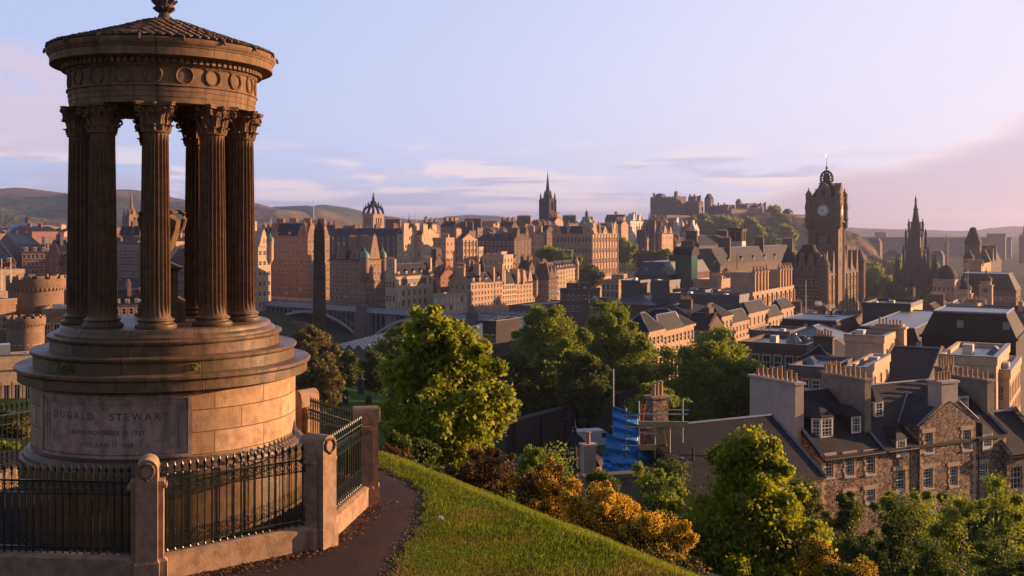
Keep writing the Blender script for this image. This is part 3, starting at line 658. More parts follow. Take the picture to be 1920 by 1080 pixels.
def roofshape(mb, W, L, z, rh, kind, ov=0.35, m=0, inset=None):
    t = 0.18
    if kind == 'gy':      # ridge runs along the left face (local y); gables on the right face
        mb.add([(-ov, -ov * .3, z - 0.1), (-ov, L + ov * .3, z - 0.1), (W / 2, L + ov * .3, z + rh), (W / 2, -ov * .3, z + rh), (W + ov, -ov * .3, z - 0.1), (W + ov, L + ov * .3, z - 0.1)], [(0, 3, 2, 1), (3, 4, 5, 2)], m)
        mb.add([(-ov, -ov * .3, z - 0.1 - t), (-ov, L + ov * .3, z - 0.1 - t), (W / 2, L + ov * .3, z + rh - t), (W / 2, -ov * .3, z + rh - t), (W + ov, -ov * .3, z - 0.1 - t), (W + ov, L + ov * .3, z - 0.1 - t)], [(0, 1, 2, 3), (3, 2, 5, 4)], m)
    elif kind == 'gx':
        mb.add([(-ov * .3, -ov, z - 0.1), (W + ov * .3, -ov, z - 0.1), (W + ov * .3, L / 2, z + rh), (-ov * .3, L / 2, z + rh), (-ov * .3, L + ov, z - 0.1), (W + ov * .3, L + ov, z - 0.1)], [(0, 1, 2, 3), (3, 2, 5, 4)], m)
        mb.add([(-ov * .3, -ov, z - 0.1 - t), (W + ov * .3, -ov, z - 0.1 - t), (W + ov * .3, L / 2, z + rh - t), (-ov * .3, L / 2, z + rh - t), (-ov * .3, L + ov, z - 0.1 - t), (W + ov * .3, L + ov, z - 0.1 - t)], [(0, 3, 2, 1), (3, 4, 5, 2)], m)
    elif kind == 'hip':
        i = min(W, L) / 2
        if L >= W: r1, r2 = (W / 2, i), (W / 2, L - i)
        else: r1, r2 = (i, L / 2), (W - i, L / 2)
        v = [(-ov, -ov, z), (W + ov, -ov, z), (W + ov, L + ov, z), (-ov, L + ov, z), (r1[0], r1[1], z + rh), (r2[0], r2[1], z + rh)]
        if L >= W: fs = [(0, 1, 4), (1, 2, 5, 4), (2, 3, 5), (3, 0, 4, 5), (0, 3, 2, 1)]
        else: fs = [(0, 1, 5, 4), (1, 2, 5), (2, 3, 4, 5), (3, 0, 4), (0, 3, 2, 1)]
        mb.add(v, fs, m)
    elif kind == 'mansard':
        i = inset or rh * 0.45; mb.add([(-ov * .2, -ov * .2, z), (W, -ov * .2, z), (W, L, z), (-ov * .2, L, z), (i, i, z + rh), (W - i, i, z + rh), (W - i, L - i, z + rh), (i, L - i, z + rh)],
               [(0, 1, 5, 4), (1, 2, 6, 5), (2, 3, 7, 6), (3, 0, 4, 7), (0, 3, 2, 1)], m)
        mb.add([(i, i, z + rh + .01), (W - i, i, z + rh + .01), (W - i, L - i, z + rh + .01), (i, L - i, z + rh + .01)], [(0, 1, 2, 3)], m + 1)
def chimney(parent, x, y, z0, h, wx, wy, n, m='stoneA', near=False):
    mb = MB().box(x - wx / 2, x + wx / 2, y - wy / 2, y + wy / 2, z0, z0 + h)
    mb.box(x - wx / 2 - .12, x + wx / 2 + .12, y - wy / 2 - .12, y + wy / 2 + .12, z0 + h, z0 + h + 0.18)
    for i in range(n if not near else 0):
        t = (i + 0.5) / n - 0.5; hh = 0.75 + 0.25 * ((i * 7) % 3) / 2
        px_, py_ = (x + t * wx * 0.92, y) if wx > wy else (x, y + t * wy * 0.92)
        mb.lathe([(0.17, z0 + h + .18), (0.14, z0 + h + .18 + hh * .8), (0.18, z0 + h + .18 + hh)], 6, (px_, py_), m=1)
    o = mb.build('chimney', [M[m], M['pot']], parent)
    if near:
        for i in range(n):
            t = (i + 0.5) / n - 0.5; hh = random.choice((.5, .62, .62, .78, .95)); r = 0.115 + 0.035 * random.random(); zz = z0 + h + .18
            px_, py_ = (x + t * wx * 0.94, y) if wx > wy else (x, y + t * wy * 0.94)
            p = MB().lathe([(r + .02, zz - 0.02), (r + .02, zz + .06), (r, zz + .08), (r - .015, zz + hh - .08), (r + .02, zz + hh - .05), (r + .02, zz + hh), (r - .03, zz + hh), (r - .03, zz + hh - .2)], 12, (px_, py_), cap=False)
            p.build('chimney_pot', M['pot'], o, True)
    return o
BL = {}
def bld(key, name, label, Y, xl, xc, xr, yt, yb, wm='stoneA', roof='gy', rh=4.5, rm='slate', lw=None, rw=None, ww=1.15, wh=1.9, chim=(), dorm=(0, 0), yaw=30,
        group=None, cat='building', L=None, W=None, gab=(), tur=(), sur='stoneE', bars=(2, 2), crown=True, cs=(3.2, 1.0, 2.0, 6), dep=None, lit_blind=0.0, dm=None, cornice=True, wtop=1.3, pil=0):
    t = R(yaw); X0 = (xc - 960) / F * Y
    if L is None: L = max(2.0, hit(xl, X0, Y, -math.cos(t), math.sin(t)))
    if W is None: W = max(2.0, hit(xr, X0, Y, math.sin(t), math.cos(t)))
    z1 = (HZ - yt) / F * Y; zv = (HZ - yb) / F * Y; z0 = min(zv, gz1(X0, Y), gz1(X0 + W * math.sin(t), Y + W * math.cos(t)), gz1(X0 - L * math.cos(t), Y + L * math.sin(t))) - 0.6
    root = thing(name, label, cat, (X0, Y, z0), PI / 2 - t, group); H = z1 - z0; hv = z1 - zv
    wb = MB(); wins = []
    def grid(side, wd, spec):
        if not spec: return []
        c, r = spec[0], spec[1]; w_ = min(ww, wd / c * 0.62); vis = hv - wtop * .55; h_ = min(wh, vis / r * 0.68); out = []
        for i in range(c):
            for j in range(r):
                u = wd * (i + 0.5) / c; zc = H - wtop * .55 - vis * (j + 0.5) / r
                out.append((u - w_ / 2, u + w_ / 2, zc - h_ / 2, zc + h_ / 2)); wins.append((side, u, zc - h_ / 2, w_, h_))
        return out
    rl_ = grid('l', L, lw); rr_ = grid('r', W, rw)
    wall(wb, 0, 0, 0, 1, -1, 0, L, 0, H, rl_); wall(wb, 0, 0, 1, 0, 0, -1, W, 0, H, rr_)
    wb.add([(W, 0, 0), (W, L, 0), (W, L, H), (W, 0, H)], [(0, 1, 2, 3)]); wb.add([(0, L, 0), (W, L, 0), (W, L, H), (0, L, H)], [(1, 0, 3, 2)])
    if roof == 'gy':
        for yy, o_ in ((0, 1), (L, -1)): wb.add([(0, yy, H), (W, yy, H), (W / 2, yy, H + rh)], [(0, 1, 2)])
    if roof == 'gx':
        for xx in (0, W): wb.add([(xx, 0, H), (xx, L, H), (xx, L / 2, H + rh)], [(0, 2, 1)])
    if crown and roof in ('gy', 'gx'):            # raised skews on the gables
        if roof == 'gy': rails = [((-.3, yy, H - .05), (W / 2, yy, H + rh + .25), (W + .3, yy, H - .05)) for yy in (0.05, L - .05)]
        else: rails = [((xx, -.3, H - .05), (xx, L / 2, H + rh + .25), (xx, L + .3, H - .05)) for xx in (0.05, W - .05)]
        for a, b, c in rails: wb.tube([a, b], 0.24, 4); wb.tube([b, c], 0.24, 4)
    if roof == 'flat' :
        wb.add([(0, 0, H), (W, 0, H), (W, L, H), (0, L, H)], [(0, 1, 2, 3)])
    if pil:
        for side, wd, spec in (('l', L, lw), ('r', W, rw)):
            if not spec: continue
            for i in range(spec[0] + 1):
                u = min(wd - .3, max(.3, wd * i / spec[0])); q = (u - .28, u + .28)
                if side == 'r': wb.box(q[0], q[1], -.45 - .02 * (i % 2), -.003, .2, H - .5)
                else: wb.box(-.45 - .02 * (i % 2), -.003, q[0], q[1], .2, H - .5)
    wo = wb.build('wall', M[wm], root)
    rb = MB()
    if roof == 'flat':
        rb.box(0.35, W - .35, 0.35, L - .35, H + 0.005, H + .12)
        MB().box(-.12, W + .12, -.12, .3, H - .25, H + .6).box(-.12, .3, .302, L + .12, H - .25, H + .6).box(W - .3, W + .12, .302, L + .12, H - .25, H + .6).box(.302, W - .302, L - .3, L + .12, H - .25, H + .6).build('parapet', M[wm], root)
        rb.build('roof', M[rm if rm != 'slate' else 'felt'], root)
        MB().box(-.16, W + .16, -.16, .34, H + .603, H + .68).box(-.16, .34, .343, L + .16, H + .603, H + .68).build('coping', M['lead'], root)
        rg = random.Random(hash(key) % 9999 if False else sum(map(ord, key)))
        if Y < 420:
            for k in range(min(6, int(W * L / 60) + 1)):
                vx, vy = rg.uniform(.15, .85) * W, rg.uniform(.15, .85) * L; kk = rg.random(); v = MB()
                if kk < .4: v.box(vx - .8, vx + .8, vy - .5, vy + .5, H + .13, H + rg.uniform(.7, 1.3))
                elif kk < .7: v.lathe([(.22, H + .1), (.22, H + 1.2), (.35, H + 1.25), (.35, H + 1.45)], 8, (vx, vy))
                else: v.frus(vx, vy, H + .12, H + .9, 1.1, .8, .7, .1)
                v.build('roof_vent', M['steel' if kk < .5 else 'lead'], root)
    else:
        roofshape(rb, W, L, H, rh, roof); ro = rb.build('roof', [M[rm], M['lead']], root)
        if cornice: MB().box(-.3, W + .3, -.3, -.003, H - .45, H - .05).box(-.3, -.003, -.003, L + .3, H - .45, H - .05).build('cornice', M[wm], root)
    if roof in ('gx', 'gy', 'hip', 'mansard') and Y < 700:
        rr2 = MB(); zt2 = H + rh + .06
        if roof == 'gy': rr2.tube([(W / 2, 0, zt2), (W / 2, L, zt2)], .16, 4)
        elif roof == 'gx': rr2.tube([(0, L / 2, zt2), (W, L / 2, zt2)], .16, 4)
        elif roof == 'hip':
            i2 = min(W, L) / 2; e1, e2 = ((W / 2, i2), (W / 2, L - i2)) if L >= W else ((i2, L / 2), (W - i2, L / 2)); rr2.tube([(e1[0], e1[1], zt2), (e2[0], e2[1], zt2)], .16, 4)
            for c0, c1 in (((0, 0), e1), ((W, 0), e1 if L >= W else e2), ((0, L), e2 if L >= W else e1), ((W, L), e2)): rr2.tube([(c0[0], c0[1], H + .1), (c1[0], c1[1], zt2)], .13, 4)
        else:
            i2 = rh * .45; q4 = [(i2, i2), (W - i2, i2), (W - i2, L - i2), (i2, L - i2)]
            for c0, c1 in zip(q4, q4[1:] + q4[:1]): rr2.tube([(c0[0], c0[1], zt2), (c1[0], c1[1], zt2)], .2, 4)
        rr2.build('ridge', M['lead'], root)
    if Y < 350 and roof in ('gy', 'mansard') and L > 9:
        for k in range(int(L / 5)):
            yy = (k + .5) * 5 + 1.2 * ((k * 7) % 3 - 1); run = W / 2 if roof == 'gy' else rh * .45; a_, b_ = .35, .35 + min(.35, 1.1 / math.hypot(run, rh))
            if yy + .5 < L: MB().slab([(run * a_ - .06, yy - .45, H + rh * a_ + .06), (run * b_ - .06, yy - .45, H + rh * b_ + .06), (run * b_ - .06, yy + .45, H + rh * b_ + .06), (run * a_ - .06, yy + .45, H + rh * a_ + .06)], .08).build('skylight', M['lead'], root)
    # horizontal string courses
    if hv > 9 and cornice:
        sc_ = MB()
        for q in (0.36, 0.7): zz = H - hv * q; sc_.box(-.1, W, -.1, -.002, zz, zz + .22).box(-.1, -.002, -.002, L, zz, zz + .22)
        sc_.build('string_course', M[wm], root)
    for (side, u, zz, w_, h_) in wins:
        me = win_me(w_, h_, sur, bars, lit_blind=(random.random() < lit_blind))
        if side == 'l': inst('window', me, root, (0, u, zz), -PI / 2)
        else: inst('window', me, root, (u, 0, zz), 0)
    def rz_(x, y):
        if roof == 'gy': return H + rh * (1 - abs(x - W / 2) / (W / 2))
        if roof == 'gx': return H + rh * (1 - abs(y - L / 2) / (L / 2))
        if roof == 'hip': return H + rh * min(1, min(x, W - x, y, L - y) / (min(W, L) / 2))
        if roof == 'mansard': return H + rh * min(1, min(x, W - x, y, L - y) / (rh * .45))
        return H
    for c in chim:
        fx, fy = c[0], c[1]; sz = c[2] if len(c) > 2 else cs; al = sz[4] if len(sz) > 4 else ('x' if roof == 'gy' else 'y')
        x, y = fx * W, fy * L; wx, wy = (sz[0], sz[1]) if al == 'x' else (sz[1], sz[0]); top = H + (rh if roof != 'flat' else 0) + sz[2]
        zb = min(rz_(x, y), rz_(max(0, x - wx / 2), y), rz_(min(W, x + wx / 2), y), rz_(x, max(0, y - wy / 2)), rz_(x, min(L, y + wy / 2))) - 0.5
        chimney(root, x, y, zb, top - zb, wx, wy, sz[3], wm if dm is None else dm)
    def dormer(side, u, wd=1.5, hd=1.9, m='stoneE'):
        mb = MB(); run = {'gy': W / 2, 'gx': L / 2, 'hip': min(W, L) / 2, 'mansard': rh * .45}.get(roof, 3); dd = min(run, run * (hd + .3) / rh)
        mb.box(-wd / 2, wd / 2, 0.0, dd, 0, hd); mb.add([(-wd / 2 - .12, -.1, hd), (wd / 2 + .12, -.1, hd), (0, -.1, hd + wd * .6), (-wd / 2 - .12, dd + .4, hd), (wd / 2 + .12, dd + .4, hd), (0, dd + .9, hd + wd * .6)], [(0, 1, 2), (0, 2, 5, 3), (1, 4, 5, 2)], 1)
        loc, rz0 = ((0.25, u, H), -PI / 2) if side == 'l' else ((u, 0.25, H), 0)
        d = mb.build('dormer', [M[m], M[rm]], root, loc=loc, rz=rz0); inst('window', win_me(wd * .55, hd * .7, None), d, (0, -0.2, hd * .12))
    for i in range(dorm[0]): dormer('l', L * (i + .5) / dorm[0])
    for i in range(dorm[1]): dormer('r', W * (i + .5) / dorm[1])
    for (side, fc, wd, hg) in gab:               # wallhead gables
        mb = MB(); u = (L if side == 'l' else W) * fc; run = rh * 0.9 + 1
        mb.add([(-wd / 2, 0, 0), (wd / 2, 0, 0), (wd * .12, 0, hg), (-wd * .12, 0, hg), (-wd / 2, run, 0), (wd / 2, run, 0), (wd * .1, run, hg), (-wd * .1, run, hg)], [(0, 1, 2, 3), (4, 7, 6, 5), (2, 1, 5, 6), (0, 3, 7, 4), (3, 2, 6, 7)])
        mb.box(-.25, .25, -.02, .4, hg, hg + .9); mb.box(-wd * .06, wd * .06, -.02, .0, hg * .2, hg * .5, 1)
        loc, rz0 = ((-.06, u, H - .02), -PI / 2) if side == 'l' else ((u, -.06, H - .02), 0)
        mb.build('gable', [M[wm], M['dark']], root, loc=loc, rz=rz0)
    for (fx, fy, r, dn, up, ch, tm) in tur:
        x, y = fx * W, fy * L
        o = MB().lathe([(r * .4, H - dn - r), (r, H - dn), (r, H + up - .3), (r * 1.12, H + up)], 14, (x, y)).build('turret', M[wm], root, True)
        if tm == 'copper': pr = [(r * 1.15, H + up), (r * 1.1, H + up + ch * .35), (r * .75, H + up + ch * .65), (r * .2, H + up + ch * .85), (.08, H + up + ch * 1.25), (0.0, H + up + ch * 1.3)]
        else: pr = [(r * 1.2, H + up), (r * .55, H + up + ch * .55), (0.0, H + up + ch)]
        MB().lathe(pr, 14, (x, y)).build('turret_roof', M[tm], o, True)
    BL[key] = dict(root=root, W=W, L=L, H=H, z0=z0, rh=rh); return root
OT = 'old town tenements on the ridge'
big = (4.5, 1.2, 2.2, 8)
# --- South Bridge and High Street
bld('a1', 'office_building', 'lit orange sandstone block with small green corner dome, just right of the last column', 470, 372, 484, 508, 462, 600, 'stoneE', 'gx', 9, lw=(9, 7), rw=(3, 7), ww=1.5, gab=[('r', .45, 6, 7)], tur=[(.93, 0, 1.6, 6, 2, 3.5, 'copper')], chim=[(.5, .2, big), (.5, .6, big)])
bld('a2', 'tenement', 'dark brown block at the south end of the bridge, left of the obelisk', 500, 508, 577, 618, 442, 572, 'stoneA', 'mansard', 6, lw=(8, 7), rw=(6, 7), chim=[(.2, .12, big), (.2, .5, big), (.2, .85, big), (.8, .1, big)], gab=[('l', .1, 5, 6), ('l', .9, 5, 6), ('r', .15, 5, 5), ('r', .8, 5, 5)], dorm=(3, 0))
bld('a3', 'tenement', 'long dark seven storey range behind the obelisk, right end beside lit gable walls', 600, 590, 755, 788, 440, 495, 'stoneC', 'gy', 3.6, lw=(16, 5), rw=(4, 4), chim=[(.5, .02, big), (.5, .18, big), (.5, .38, big), (.5, .62, big), (.5, .85, big)], lit_blind=.1)
bld('a4', 'tenement', 'lit tan tenement of white sash windows, second lit end wall of the dark range', 606, 779, 791, 823, 440, 498, 'stoneE', 'gy', 3.6, lw=(1, 4), rw=(4, 4), lit_blind=.6, chim=[(.2, .1, big), (.8, .3, big), (.5, .9, big)])
bld('a4b', 'tenement', 'pale lit tenement end wall with four rows of windows under the skyline chimneys', 598, 744, 757, 786, 438, 498, 'stoneE', 'gy', 3.6, lw=(1, 4), rw=(4, 4), lit_blind=.6, chim=[(.15, .1, big), (.9, .2, big)])
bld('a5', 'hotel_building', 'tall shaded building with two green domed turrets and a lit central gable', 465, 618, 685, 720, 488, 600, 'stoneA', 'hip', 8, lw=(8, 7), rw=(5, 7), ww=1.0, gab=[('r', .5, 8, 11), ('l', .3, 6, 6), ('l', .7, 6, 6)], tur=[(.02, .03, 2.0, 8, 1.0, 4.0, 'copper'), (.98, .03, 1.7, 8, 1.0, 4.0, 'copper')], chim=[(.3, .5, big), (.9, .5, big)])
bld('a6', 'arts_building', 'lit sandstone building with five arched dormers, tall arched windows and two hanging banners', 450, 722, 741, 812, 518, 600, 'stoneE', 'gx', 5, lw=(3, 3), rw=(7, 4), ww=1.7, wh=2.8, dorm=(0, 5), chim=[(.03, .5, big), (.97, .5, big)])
b = BL['a6']
for fx, q in ((.07, .30), (.93, .62)): MB().box(b['W'] * fx - 1.3, b['W'] * fx + 1.3, -.28, -.12, b['H'] - 17, b['H'] - 5.5).build('banner', plain('banner_cloth%d' % int(q * 100), (.55, .42 + q * .1, .40 - q * .3), .8, 0, .8, .5), b['root'])
MB().box(b['W'] * .25, b['W'] * .75, -.22, -.12, b['H'] - 3.6, b['H'] - 1.6).build('sign_board', M['grey'], b['root'])
bld('a7', 'tenement', 'broad polygonal lit block with flat roof, left of the pedimented tower', 535, 812, 836, 857, 448, 510, 'stoneB', 'flat', 0, lw=(3, 4), rw=(3, 4), chim=[(.5, .5, big)])
bld('a8', 'office_building', 'tall lit block with a triangular pediment and pointed windows, centre left of the skyline', 520, 853, 867, 894, 449, 518, 'stoneB', 'gy', 3.0, pil=1, lw=(2, 5), rw=(4, 5), ww=1.3, wh=2.4, chim=[(.1, .8, big)])
bld('a9', 'tenement', 'narrow pale tenement tucked right of the pedimented block', 545, 893, 898, 906, 465, 500, 'stoneE', 'flat', 0, rw=(2, 3))
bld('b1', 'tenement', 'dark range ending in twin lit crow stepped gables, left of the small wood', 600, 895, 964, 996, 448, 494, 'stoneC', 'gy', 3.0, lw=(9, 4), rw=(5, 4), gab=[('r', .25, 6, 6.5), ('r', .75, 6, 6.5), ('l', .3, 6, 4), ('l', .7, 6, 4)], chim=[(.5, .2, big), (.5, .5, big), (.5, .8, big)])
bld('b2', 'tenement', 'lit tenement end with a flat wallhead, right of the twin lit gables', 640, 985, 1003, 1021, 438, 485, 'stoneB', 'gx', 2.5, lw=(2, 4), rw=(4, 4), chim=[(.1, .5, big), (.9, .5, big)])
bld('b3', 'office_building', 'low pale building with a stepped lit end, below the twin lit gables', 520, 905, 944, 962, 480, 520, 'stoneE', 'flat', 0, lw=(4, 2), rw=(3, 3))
bld('b4', 'office_building', 'small pale stair block rising over its neighbour, below the twin lit gables', 530, 935, 940, 950, 474, 515, 'stoneE', 'flat', 0, rw=(2, 2))
# --- Cockburn Street and Market Street
bld('c0', 'office_building', 'low flat roofed block with two rows of large lit windows, beside the bridge', 440, 812, 836, 883, 554, 585, 'stoneE', 'flat', 0, lw=(2, 2), rw=(7, 2), ww=2.2, wh=2.2, lit_blind=.9)
bld('c1', 'tenement', 'lit four storey tenement, leftmost of the street row above the station', 455, 842, 883, 907, 530, 580, 'stoneB', 'gx', 4, lw=(4, 4), rw=(4, 4), chim=[(.03, .5, big), (.97, .3, (3, 1.2, 3.5, 6))], dorm=(0, 2))
bld('c2', 'tenement', 'lit tenement between two tall chimneys, second of the street row above the station', 470, 895, 907, 942, 529, 576, 'stoneB', 'gx', 4, lw=(1, 3), rw=(6, 4), chim=[(.5, .5, big), (.98, .3, (3, 1.2, 3.5, 6))], dorm=(0, 3))
bld('c3', 'tenement', 'warm lit tenement of even windows, third of the street row above the station', 486, 935, 942, 968, 532, 573, 'stoneE', 'gx', 4, rw=(6, 4), chim=[(.02, .5, big), (.98, .5, big)])
bld('c4', 'tenement', 'lit tenement with three steep gables and a corner turret, right end of the street row', 500, 960, 968, 1003, 532, 570, 'stoneB', 'gx', 4, rw=(6, 4), gab=[('r', .15, 5, 5.5), ('r', .45, 5, 5.5), ('r', .75, 5, 5.5)], tur=[(1, 0, 1.5, 6, 1, 4, 'slate')], chim=[(.3, .5, big)])
bld('c5', 'house', 'small red stone house with a stepped gable above the low flat roofed block', 480, 822, 826, 856, 520, 555, 'stoneD', 'gy', 5, lw=(2, 2), rw=(3, 2), chim=[(.5, .3, big)])
bld('c6', 'tenement', 'shaded brown tenement behind the low flat roofed block', 470, 842, 872, 886, 522, 560, 'stoneA', 'gx', 4, lw=(5, 3), rw=(2, 3), chim=[(.5, .5, big)])
bld('c7', 'tenement', 'tenement with a tall conical slate turret, above the street row', 490, 860, 886, 905, 515, 545, 'stoneA', 'gy', 4, lw=(4, 2), rw=(3, 2), tur=[(.9, 0.0, 2.0, 6, 1.5, 7.5, 'slate')], chim=[(.5, .5, big)])
bld('c8', 'tenement', 'dark steep roofed building with lit pointed gables at the right of the street row', 520, 1003, 1029, 1045, 522, 567, 'stoneC', 'gx', 7, lw=(5, 4), rw=(3, 4), gab=[('l', .25, 5, 8), ('l', .75, 5, 8), ('r', .3, 4, 6), ('r', .75, 4, 6)])
bld('c9', 'tenement', 'lit block with a row of dormers, between the steep gables and the white dormered block', 532, 1032, 1044, 1060, 505, 556, 'stoneB', 'gx', 4, rw=(3, 5), dorm=(0, 3))
bld('c10', 'office_building', 'lit five storey block with white dormers and a pointed corner, below the bank building', 545, 1050, 1060, 1081, 503, 545, 'stoneE', 'gx', 4, rw=(4, 5), dorm=(0, 4), tur=[(1, 0, 1.2, 6, 2, 4, 'stoneE')])
for i, (Y, xl, xc, xr, yt, yb) in enumerate([(560, 906, 925, 936, 500, 530), (545, 940, 958, 972, 508, 535), (560, 972, 992, 1003, 503, 535), (575, 1000, 1018, 1030, 510, 540), (510, 806, 816, 830, 492, 530)]):
    bld('d%d' % i, 'tenement', 'dark slate roofed back tenement with chimneys between the lit street row and the upper range', Y, xl, xc, xr, yt, yb, 'stoneA' if i % 2 else 'stoneC', 'gy', 4, lw=(4, 2), rw=(2, 2), chim=[(.5, .2, big), (.5, .8, big)], group='back tenements')
# --- filler skyline
sk = [(700, 826, 850, 866, 424, 440), (720, 868, 895, 906, 426, 440), (740, 900, 925, 937, 421, 445), (750, 935, 960, 972, 424, 445), (760, 965, 985, 1000, 420, 440), (780, 995, 1012, 1026, 419, 440), (800, 1024, 1040, 1056, 415, 440), (820, 1050, 1070, 1085, 418, 440),
      (700, 640, 668, 680, 430, 440), (690, 600, 628, 640, 432, 445), (680, 560, 588, 600, 430, 445), (660, 520, 545, 556, 433, 445), (720, 490, 512, 522, 436, 450), (760, 722, 745, 752, 426, 440), (780, 755, 775, 790, 428, 440), (790, 790, 815, 826, 425, 440),
      (900, 1085, 1100, 1118, 420, 440), (860, 1120, 1140, 1152, 424, 450), (880, 1150, 1165, 1178, 421, 450), (700, 846, 880, 892, 432, 450), (690, 905, 940, 952, 434, 455), (700, 1000, 1025, 1040, 432, 460)]
for i, (Y, xl, xc, xr, yt, yb) in enumerate(sk):
    bld('s%d' % i, 'tenement', 'distant dark roofed stone tenement with chimneys along the old town skyline', Y, xl, xc, xr, yt, yb, ['stoneA', 'stoneC', 'stoneB', 'stoneF'][i % 4], ['gy', 'gx', 'flat'][i % 3], 3.5, rw=(3, 2) if i % 2 else None, chim=[(.5, .12, big), (.5, .5, big), (.5, .88, big)], group='old town skyline tenements')
# --- the bank on the ridge with its green dome
bld('bank', 'bank_building', 'large lit classical bank with a green central dome and pinnacled corners', 650, 1036, 1110, 1158, 438, 520, 'stoneB', 'mansard', 4.5, lw=(11, 4), rw=(9, 4), ww=1.6, wh=3.0, pil=1, gab=[('r', .1, 8, 7), ('r', .9, 8, 7), ('l', .08, 8, 6), ('l', .9, 8, 5), ('r', .5, 7, 4)], dep=0)
b = BL['bank']; W_, L_, H_ = b['W'], b['L'], b['H']
o = MB().lathe([(3.6, H_ + 2), (3.6, H_ + 5), (3.4, H_ + 5.2), (3.3, H_ + 6.4), (3.5, H_ + 6.6)], 24, (W_ * .32, L_ * .35)).build('drum', M['stoneB'], b['root'], True)
MB().lathe([(3.4, H_ + 6.6), (3.2, H_ + 8.2), (2.5, H_ + 9.8), (1.4, H_ + 10.8), (.9, H_ + 11)], 24, (W_ * .32, L_ * .35)).build('dome', M['copper'], o, True)
MB().lathe([(1.0, H_ + 11), (.9, H_ + 12.8), (1.1, H_ + 13), (0.6, H_ + 14), (.15, H_ + 14.5), (.1, H_ + 16), (0, H_ + 16)], 12, (W_ * .32, L_ * .35)).build('lantern', M['stoneC'], o, True)
for fx, fy in ((.04, .02), (.25, 0), (.75, 0), (.96, .02), (.02, .2), (.02, .6), (.02, .95)):
    MB().lathe([(1.1, H_), (1.1, H_ + 4.5), (1.4, H_ + 4.7), (.9, H_ + 6), (.3, H_ + 7), (.1, H_ + 8.5), (0, H_ + 8.6)], 10, (W_ * fx, L_ * fy)).build('pinnacle', M['stoneB'], b['root'], True)
MB().box(-6, W_ + 2, -6, -.2, -2, H_ * .36).box(-6, -.2, -.199, L_ * .8, -2, H_ * .36).build('terrace', M['stoneB'], b['root'])
# white and rust houses on the castle hill
bld('r1', 'house', 'dark roofed long house left of the white gables, on the skyline', 980, 1134, 1168, 1176, 412, 440, 'stoneC', 'gy', 5, lw=(9, 2), chim=[(.5, .5, big)])
bld('r2', 'house', 'white rendered tall house with gables and a dark roof, left of the twin dark towers', 960, 1172, 1182, 1206, 414, 440, 'white', 'gx', 5, lw=(2, 3), rw=(5, 3), gab=[('r', .3, 7, 7), ('r', .75, 7, 6)], chim=[(.5, .5, big)])
for i, (xl, xc, xr, yt, wm_) in enumerate([(1240, 1252, 1268, 430, 'stoneD'), (1262, 1272, 1286, 425, 'white'), (1280, 1289, 1300, 432, 'stoneD'), (1294, 1301, 1311, 430, 'white')]):
    bld('ram%d' % i, 'house', ['red walled gabled house, leftmost below the castle', 'white gabled house with red roofed bays below the castle', 'small red walled house between two white gables below the castle', 'white gabled house nearest the castle trees'][i], 960, xl, xc, xr, yt, 456, wm_, 'gy', 6, 'slateB', lw=(2, 3), rw=(3, 3), gab=[('l', .5, 6, 6)], chim=[(.5, .9, big)])
# ------------------------------------------------------------ landmarks
def px_w(px, Y): return px / F * Y
# St Giles-like crown steeple
Y = 740; cx = (700 - 960) / F * Y; s = Y / F
st = thing('crown_steeple', 'square church tower topped by an open stone crown, left of centre on the skyline', 'church tower', (cx, Y, -30), R(60 - 8))
hw = 5.3; zt = (HZ - 403) * s + 30; zb_ = 0
mb = MB(); rc = []
for q in (-2.2, 0, 2.2): rc.append((hw + q - .6, hw + q + .6, zt - 7.5, zt - 2.2))
wall(mb, -hw, -hw, 1, 0, 0, -1, 2 * hw, 0, zt, rc, 0.8); wall(mb, -hw, -hw, 0, 1, -1, 0, 2 * hw, 0, zt, rc, 0.8)
mb.add([(hw, -hw, 0), (hw, hw, 0), (hw, hw, zt), (hw, -hw, zt)], [(0, 1, 2, 3)]); mb.add([(-hw, hw, 0), (hw, hw, 0), (hw, hw, zt), (-hw, hw, zt)], [(0, 1, 2, 3)]); mb.add([(-hw, -hw, zt), (hw, -hw, zt), (hw, hw, zt), (-hw, hw, zt)], [(0, 1, 2, 3)])
mb.box(-hw - .3, hw + .3, -hw - .3, hw + .3, zt - .5, zt + .8)
mb.box(-hw + .8, hw - .8, -hw + .9, hw - .9, zt - 9, zt - 1, 1)
mb.build('tower', [M['stoneB'], M['dark']], st)
zc = zt + 7.4
for k in range(8):
    a = k * PI / 4; rr = hw * (1.36 if k % 2 else 1.0); d = Vector((math.sin(a), -math.cos(a), 0)); Z = Vector((0, 0, 1))
    cb = MB().tube([d * rr * .97 + Z * (zt + 0.35), d * rr * .9 + Z * (zt + 2.94), d * rr * .62 + Z * (zt + 5.32), d * rr * .3 + Z * (zt + 6.72), Z * (zt + 7.28)], [1.0, 0.95, 0.85, .8, 1.0], 6)
    for (q, zz) in ((.98, 0.3), (.9, 2.6), (.74, 4.4), (.5, 6.1)): cb.lathe([(.55, zt + zz), (.5, zt + zz + 1.8), (.12, zt + zz + 3.4), (0, zt + zz + 4)], 6, (d.x * rr * q, d.y * rr * q))
    cb.build('crown_rib', M['soot'], st)
MB().lathe([(1.6, zc - 1), (1.7, zc + 2.2), (1.0, zc + 2.8), (.9, zc + 4.5), (.35, zc + 7), (.6, zc + 7.3), (.12, zc + 8.5), (0, zc + 8)], 8).build('spirelet', M['soot'], st)
